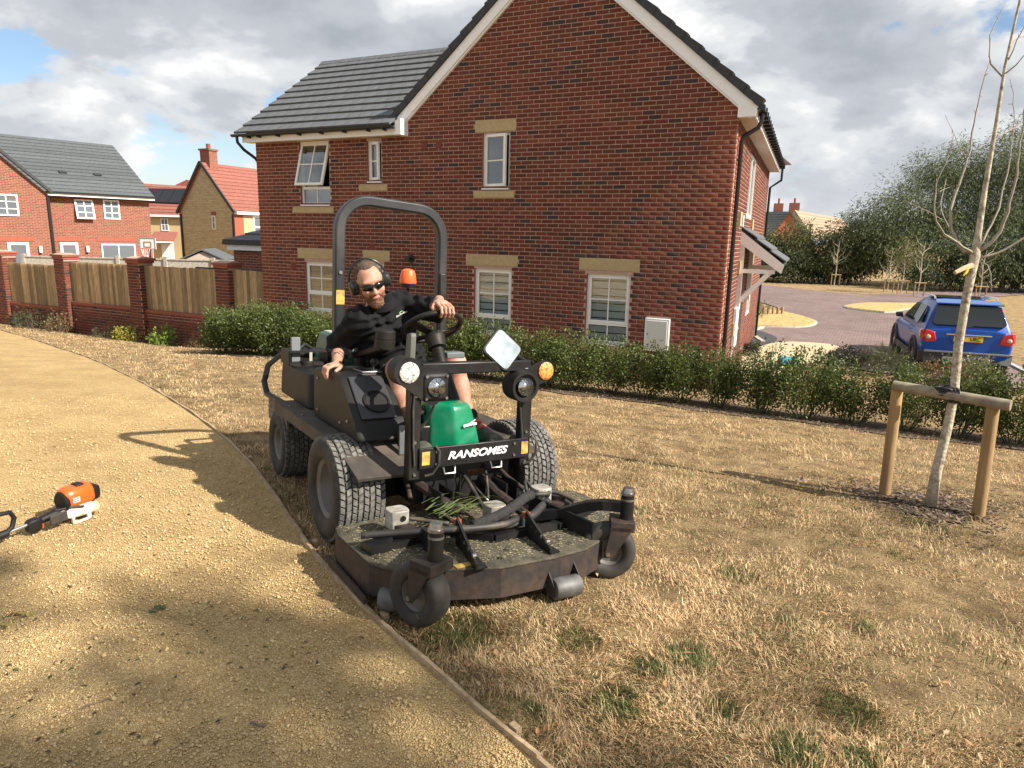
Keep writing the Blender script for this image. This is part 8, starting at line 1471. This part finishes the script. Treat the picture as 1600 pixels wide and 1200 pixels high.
trm(MB().tube([(0.47, 0, 0.08), (0.42, 0.0, 0.11), (0.4, 0, 0.17), (0.42, 0, 0.215), (0.48, 0.0, 0.225), (0.62, 0, 0.215), (0.66, 0, 0.17), (0.66, 0, 0.1), (0.64, 0, 0.07)], 0.016, 10), 'loop_handle', M_PLAS, smooth=True); trm(MB().cyl((0.45, 0, 0.082), (0.52, 0, 0.078), 0.026, n=16), 'handle_clamp', M_PLAS, bevel=0.004); trm(MB().tube([(0.14, 0.02, 0.13), (0.05, 0.085, 0.14), (-0.02, 0.088, 0.12)], 0.008, 8).tube([(0.14, -0.02, 0.13), (0.05, -0.088, 0.14), (-0.02, -0.09, 0.12)], 0.008, 8), 'throttle_cable', M_HOSE, smooth=True, fix=False); trm(MB().bb(0.1, 0.22, 0.07, 0.09, 0.06, 0.13), 'guard_pad', M_DUST, bevel=0.006)

# ------------------------------------------------------------------ parked blue car
CARXY = np.array([9.72, 14.7]); CARH = R(20); cz = G(*CARXY) + 0.03
car = empty('parked_car', loc=(CARXY[0], CARXY[1], cz), rz=-CARH); tag(car, 'bright blue compact SUV parked on the block-paved road, seen from behind', 'car')
M_BLUE = pmat('metallic_blue_paint', (0.006, 0.07, 0.36), 0.38, 0.0, coat=0.35, spec=0.3); M_CLAD = pmat('grey_black_cladding', (0.03, 0.03, 0.032), 0.6); M_CARG = pmat('tinted_car_glass', (0.012, 0.015, 0.014), 0.06, spec=0.8); M_TAIL = pmat('red_tail_lens', (0.55, 0.015, 0.02), 0.15, coat=0.6); M_CHR = pmat('chrome_strip', (0.75, 0.75, 0.76), 0.15, 1.0); M_SILV = pmat('silver_skid_plate', (0.35, 0.34, 0.33), 0.4, 0.5); M_ALLOY = pmat('alloy_wheel', (0.4, 0.4, 0.41), 0.3, 0.8); M_CTYRE = pmat('car_tyre', (0.015, 0.015, 0.016), 0.8)
# local: x right, y forward (rear bumper at y=0), z up
def car_ring(y, w, zb, zs, zt, bulge=1.0, top_in=0.1):
    half = [(0.0, zb), (w * 0.72, zb), (w * 0.93, zb + 0.08), (w * 0.985, zs * 0.55 + zb * 0.45), (w, zs), (w * 0.975, zs + (zt - zs) * 0.5), (w - top_in, zt), (w * 0.5, zt + 0.015), (0.0, zt + 0.02)]
    return [(x, y, z) for x, z in half] + [(-x, y, z) for x, z in half[-2:0:-1]]
st = [(0.02, 0.74, 0.42, 0.72, 0.98), (0.0, 0.8, 0.36, 0.72, 0.99), (0.06, 0.86, 0.32, 0.74, 1.0), (0.3, 0.885, 0.27, 0.76, 1.02), (1.0, 0.89, 0.25, 0.74, 1.0), (2.2, 0.885, 0.25, 0.72, 0.97), (3.1, 0.885, 0.26, 0.72, 0.97), (3.6, 0.87, 0.28, 0.72, 0.93), (4.0, 0.82, 0.3, 0.66, 0.86), (4.2, 0.72, 0.34, 0.6, 0.78), (4.26, 0.6, 0.4, 0.56, 0.7)]
body_ = MB().loft([car_ring(*q) for q in st]).build('body', M_BLUE, car, smooth=True, sub=1)
# greenhouse
def cab(z, y0, y1, w): return [(-w, y0 + 0.05, z), (-w * 0.9, y0, z), (w * 0.9, y0, z), (w, y0 + 0.05, z), (w, y1 - 0.25, z), (w * 0.85, y1, z), (-w * 0.85, y1, z), (-w, y1 - 0.25, z)]
MB().loft([cab(0.93, 0.06, 3.25, 0.82), cab(1.05, 0.1, 3.05, 0.79), cab(1.3, 0.24, 2.6, 0.70), cab(1.48, 0.34, 2.25, 0.62), cab(1.575, 0.5, 2.05, 0.53), cab(1.605, 0.8, 1.8, 0.38)]).build('cabin', M_BLUE, car, smooth=True, bevel=0.03, seg=2)
def quad_panel(pts, name, mat, th=0.012, parent=None, r=0.04):
    p = [Vector(q) for q in pts]; n = (p[1] - p[0]).cross(p[-1] - p[0]).normalized(); c = sum(p, Vector()) / len(p); mb = MB(); k = len(p); mb.add([q - n * th for q in p] + [q + n * th for q in p], [tuple(range(k - 1, -1, -1)), tuple(range(k, 2 * k))] + [(i, (i + 1) % k, k + (i + 1) % k, k + i) for i in range(k)]); return mb.build(name, mat, parent or car, bevel=0.006)
quad_panel([(-0.64, 0.09, 1.09), (0.64, 0.09, 1.09), (0.69, 0.115, 1.15), (0.59, 0.315, 1.5), (-0.59, 0.315, 1.5), (-0.69, 0.115, 1.15)], 'rear_window', M_CARG, 0.02)
MB().prism([(-0.64, 0.0), (0.64, 0.0), (0.6, 0.32), (-0.6, 0.32)], (0, 0.26, 1.525), (1, 0, 0), (0, 0.98, 0.18), (0, -0.18, 0.98), 0.035).build('spoiler', pmat('pale_blue_sheen', (0.03, 0.12, 0.38), 0.25, 0.1, coat=0.6), car, bevel=0.012)
for s in (-1, 1):
    quad_panel([(s * 0.812, 0.95, 1.03), (s * 0.81, 1.6, 1.03), (s * 0.675, 1.55, 1.44), (s * 0.675, 0.85, 1.43)], 'side_window', M_CARG); quad_panel([(s * 0.81, 1.68, 1.03), (s * 0.805, 2.65, 1.02), (s * 0.72, 2.3, 1.28), (s * 0.675, 2.02, 1.42), (s * 0.675, 1.63, 1.44)], 'side_window', M_CARG); quad_panel([(s * 0.815, 0.5, 1.1), (s * 0.812, 0.87, 1.05), (s * 0.69, 0.78, 1.4)], 'quarter_window', M_CARG)
    MB().tube([(s * 0.6, 0.6, 1.6), (s * 0.585, 0.75, 1.66), (s * 0.585, 1.9, 1.66), (s * 0.6, 2.05, 1.6)], 0.018, 8).build('roof_rail', M_CHR, car, smooth=True)
    MB().loft([[(s * x, y, z) for (x, z) in ((0.58, 0.0 + b), (0.8, -0.03 + b), (0.85, 0.1 + b), (0.8, 0.25 + b), (0.63, 0.2 + b))] for y, b in ((-0.005, 0.74), (0.07, 0.74))]).build('tail_lamp', M_TAIL, car, bevel=0.02); MB().ball((s * 0.75, -0.012, 0.83), (0.05, 0.02, 0.045), 14, 8).build('reversing_lamp', M_LENS, car, smooth=True)
    MB().loft([[(s * 0.83, y, z) for y, z in ((0.05, 0.76), (0.3, 0.8), (0.28, 0.98), (0.08, 0.98))], [(s * 0.888, y, z) for y, z in ((0.08, 0.77), (0.28, 0.82), (0.24, 0.95), (0.12, 0.95))]]).build('tail_lamp_side', M_TAIL, car, bevel=0.01)
    mr_ = MB().loft([[(s * x, 2.45 + yy, z) for x, z in ((0.86, 1.0), (1.03, 1.01), (1.04, 1.12), (0.9, 1.14))] for yy in (0, 0.1)]).build('door_mirror', M_CLAD, car, bevel=0.02)
    MB().bb(s * 0.86, s * 0.9, 0.95, 3.0, 0.26, 0.4).build('sill_cladding', M_CLAD, car, bevel=0.01)
    for y in (0.78, 3.32):
        MB().lathe([(0.16, -0.09), (0.3, -0.105), (0.335, -0.08), (0.34, 0.0), (0.335, 0.08), (0.3, 0.1), (0.16, 0.09)], (s * 0.8, y, 0.335), (1, 0, 0), 32, closed=True).build('tyre', M_CTYRE, car, smooth='all'); wr_ = MB().lathe([(0.0, -0.02), (0.06, -0.03), (0.2, 0.0), (0.235, -0.06), (0.24, 0.08)], (s * 0.84, y, 0.335), (-s, 0, 0), 24)
        for a in range(5): t = a * 1.2566; wr_.bar((s * 0.865, y, 0.335), (s * 0.86, y + 0.22 * math.cos(t), 0.335 + 0.22 * math.sin(t)), 0.06, 0.03, up=(1, 0, 0))
        wr_.build('wheel', M_ALLOY, car, fix=False); MB().lathe([(0.35, -0.03), (0.42, -0.03), (0.42, 0.03), (0.35, 0.03)], (s * 0.872, y, 0.345), (1, 0, 0), 28, closed=True).build('wheel_arch', M_CLAD, car, smooth=True)
    MB().tube([(s * 0.892, 1.35, 0.84), (s * 0.905, 1.42, 0.85), (s * 0.892, 1.5, 0.84)], 0.012, 6).build('door_handle', M_BLUE, car)
MB().loft([[(x * k, y, z) for x, y, z in ((-0.87, 0.1, 0.28), (-0.8, -0.03, 0.3), (0.8, -0.03, 0.3), (0.87, 0.1, 0.28), (0.87, 0.1, 0.5), (0.8, -0.03, 0.52), (-0.8, -0.03, 0.52), (-0.87, 0.1, 0.5))][:4] + [(x, y, z) for x, y, z in ((0.885, 0.12, 0.5), (0.82, -0.025, 0.53), (-0.82, -0.025, 0.53), (-0.885, 0.12, 0.5))] for k in (1.0,)] * 1 + [[(x, y + 0.14, z) for x, y, z in ((-0.86, 0.1, 0.28), (-0.78, 0.0, 0.3), (0.78, 0.0, 0.3), (0.86, 0.1, 0.28), (0.875, 0.12, 0.5), (0.8, 0.0, 0.53), (-0.8, 0.0, 0.53), (-0.875, 0.12, 0.5))]]).build('rear_bumper', M_CLAD, car)
MB().bb(-0.8, 0.8, -0.042, -0.02, 0.505, 0.545).build('bumper_strip', pmat('grey_strip', (0.2, 0.2, 0.2), 0.4), car, bevel=0.006); MB().prism(rounded_poly([(-0.42, 0.27), (0.42, 0.27), (0.46, 0.42), (-0.46, 0.42)], 0.05), (0, -0.055, 0), (1, 0, 0), (0, 0, 1), (0, 1, 0), 0.03).build('skid_plate', M_SILV, car, bevel=0.006)
MB().bb(-0.42, 0.42, -0.03, 0.005, 0.895, 0.92).build('chrome_strip', M_CHR, car, bevel=0.004); pl = MB().bb(-0.27, 0.27, -0.022, -0.012, 0.765, 0.875).build('number_plate', pmat('yellow_plate', (0.75, 0.52, 0.03), 0.5), car, bevel=0.003)
M_PLT = pmat('plate_black', (0.01, 0.01, 0.01), 0.5)
for tx, xx in (('BK', -0.15), ('URC', 0.13)): o = link('lettering', text_mesh(tx, 0.115, 0, M_PLT, 0.001), pl, loc=(xx, -0.0235, 0.82), rot=(R(90), 0, 0)); o.scale = (0.85, 0.9, 1)
MB().tube([(0.05, -0.004, 1.09), (-0.2, 0.005, 1.1)], 0.012, 6).build('wiper', M_CLAD, car); MB().tube([(0.0, 0.75, 1.62), (0.0, 0.62, 1.76)], 0.006, 5).build('aerial', M_CLAD, car); quad_panel([(-0.55, 1.0, 1.625), (0.55, 1.0, 1.625), (0.55, 1.75, 1.625), (-0.55, 1.75, 1.625)], 'roof_glass', M_CARG, 0.006)
quad_panel([(-0.3, 0.0, 0.73), (0.3, 0.0, 0.73), (0.36, 0.0, 0.88), (-0.36, 0.0, 0.88)], 'plate_recess', M_BLUE, 0.006)
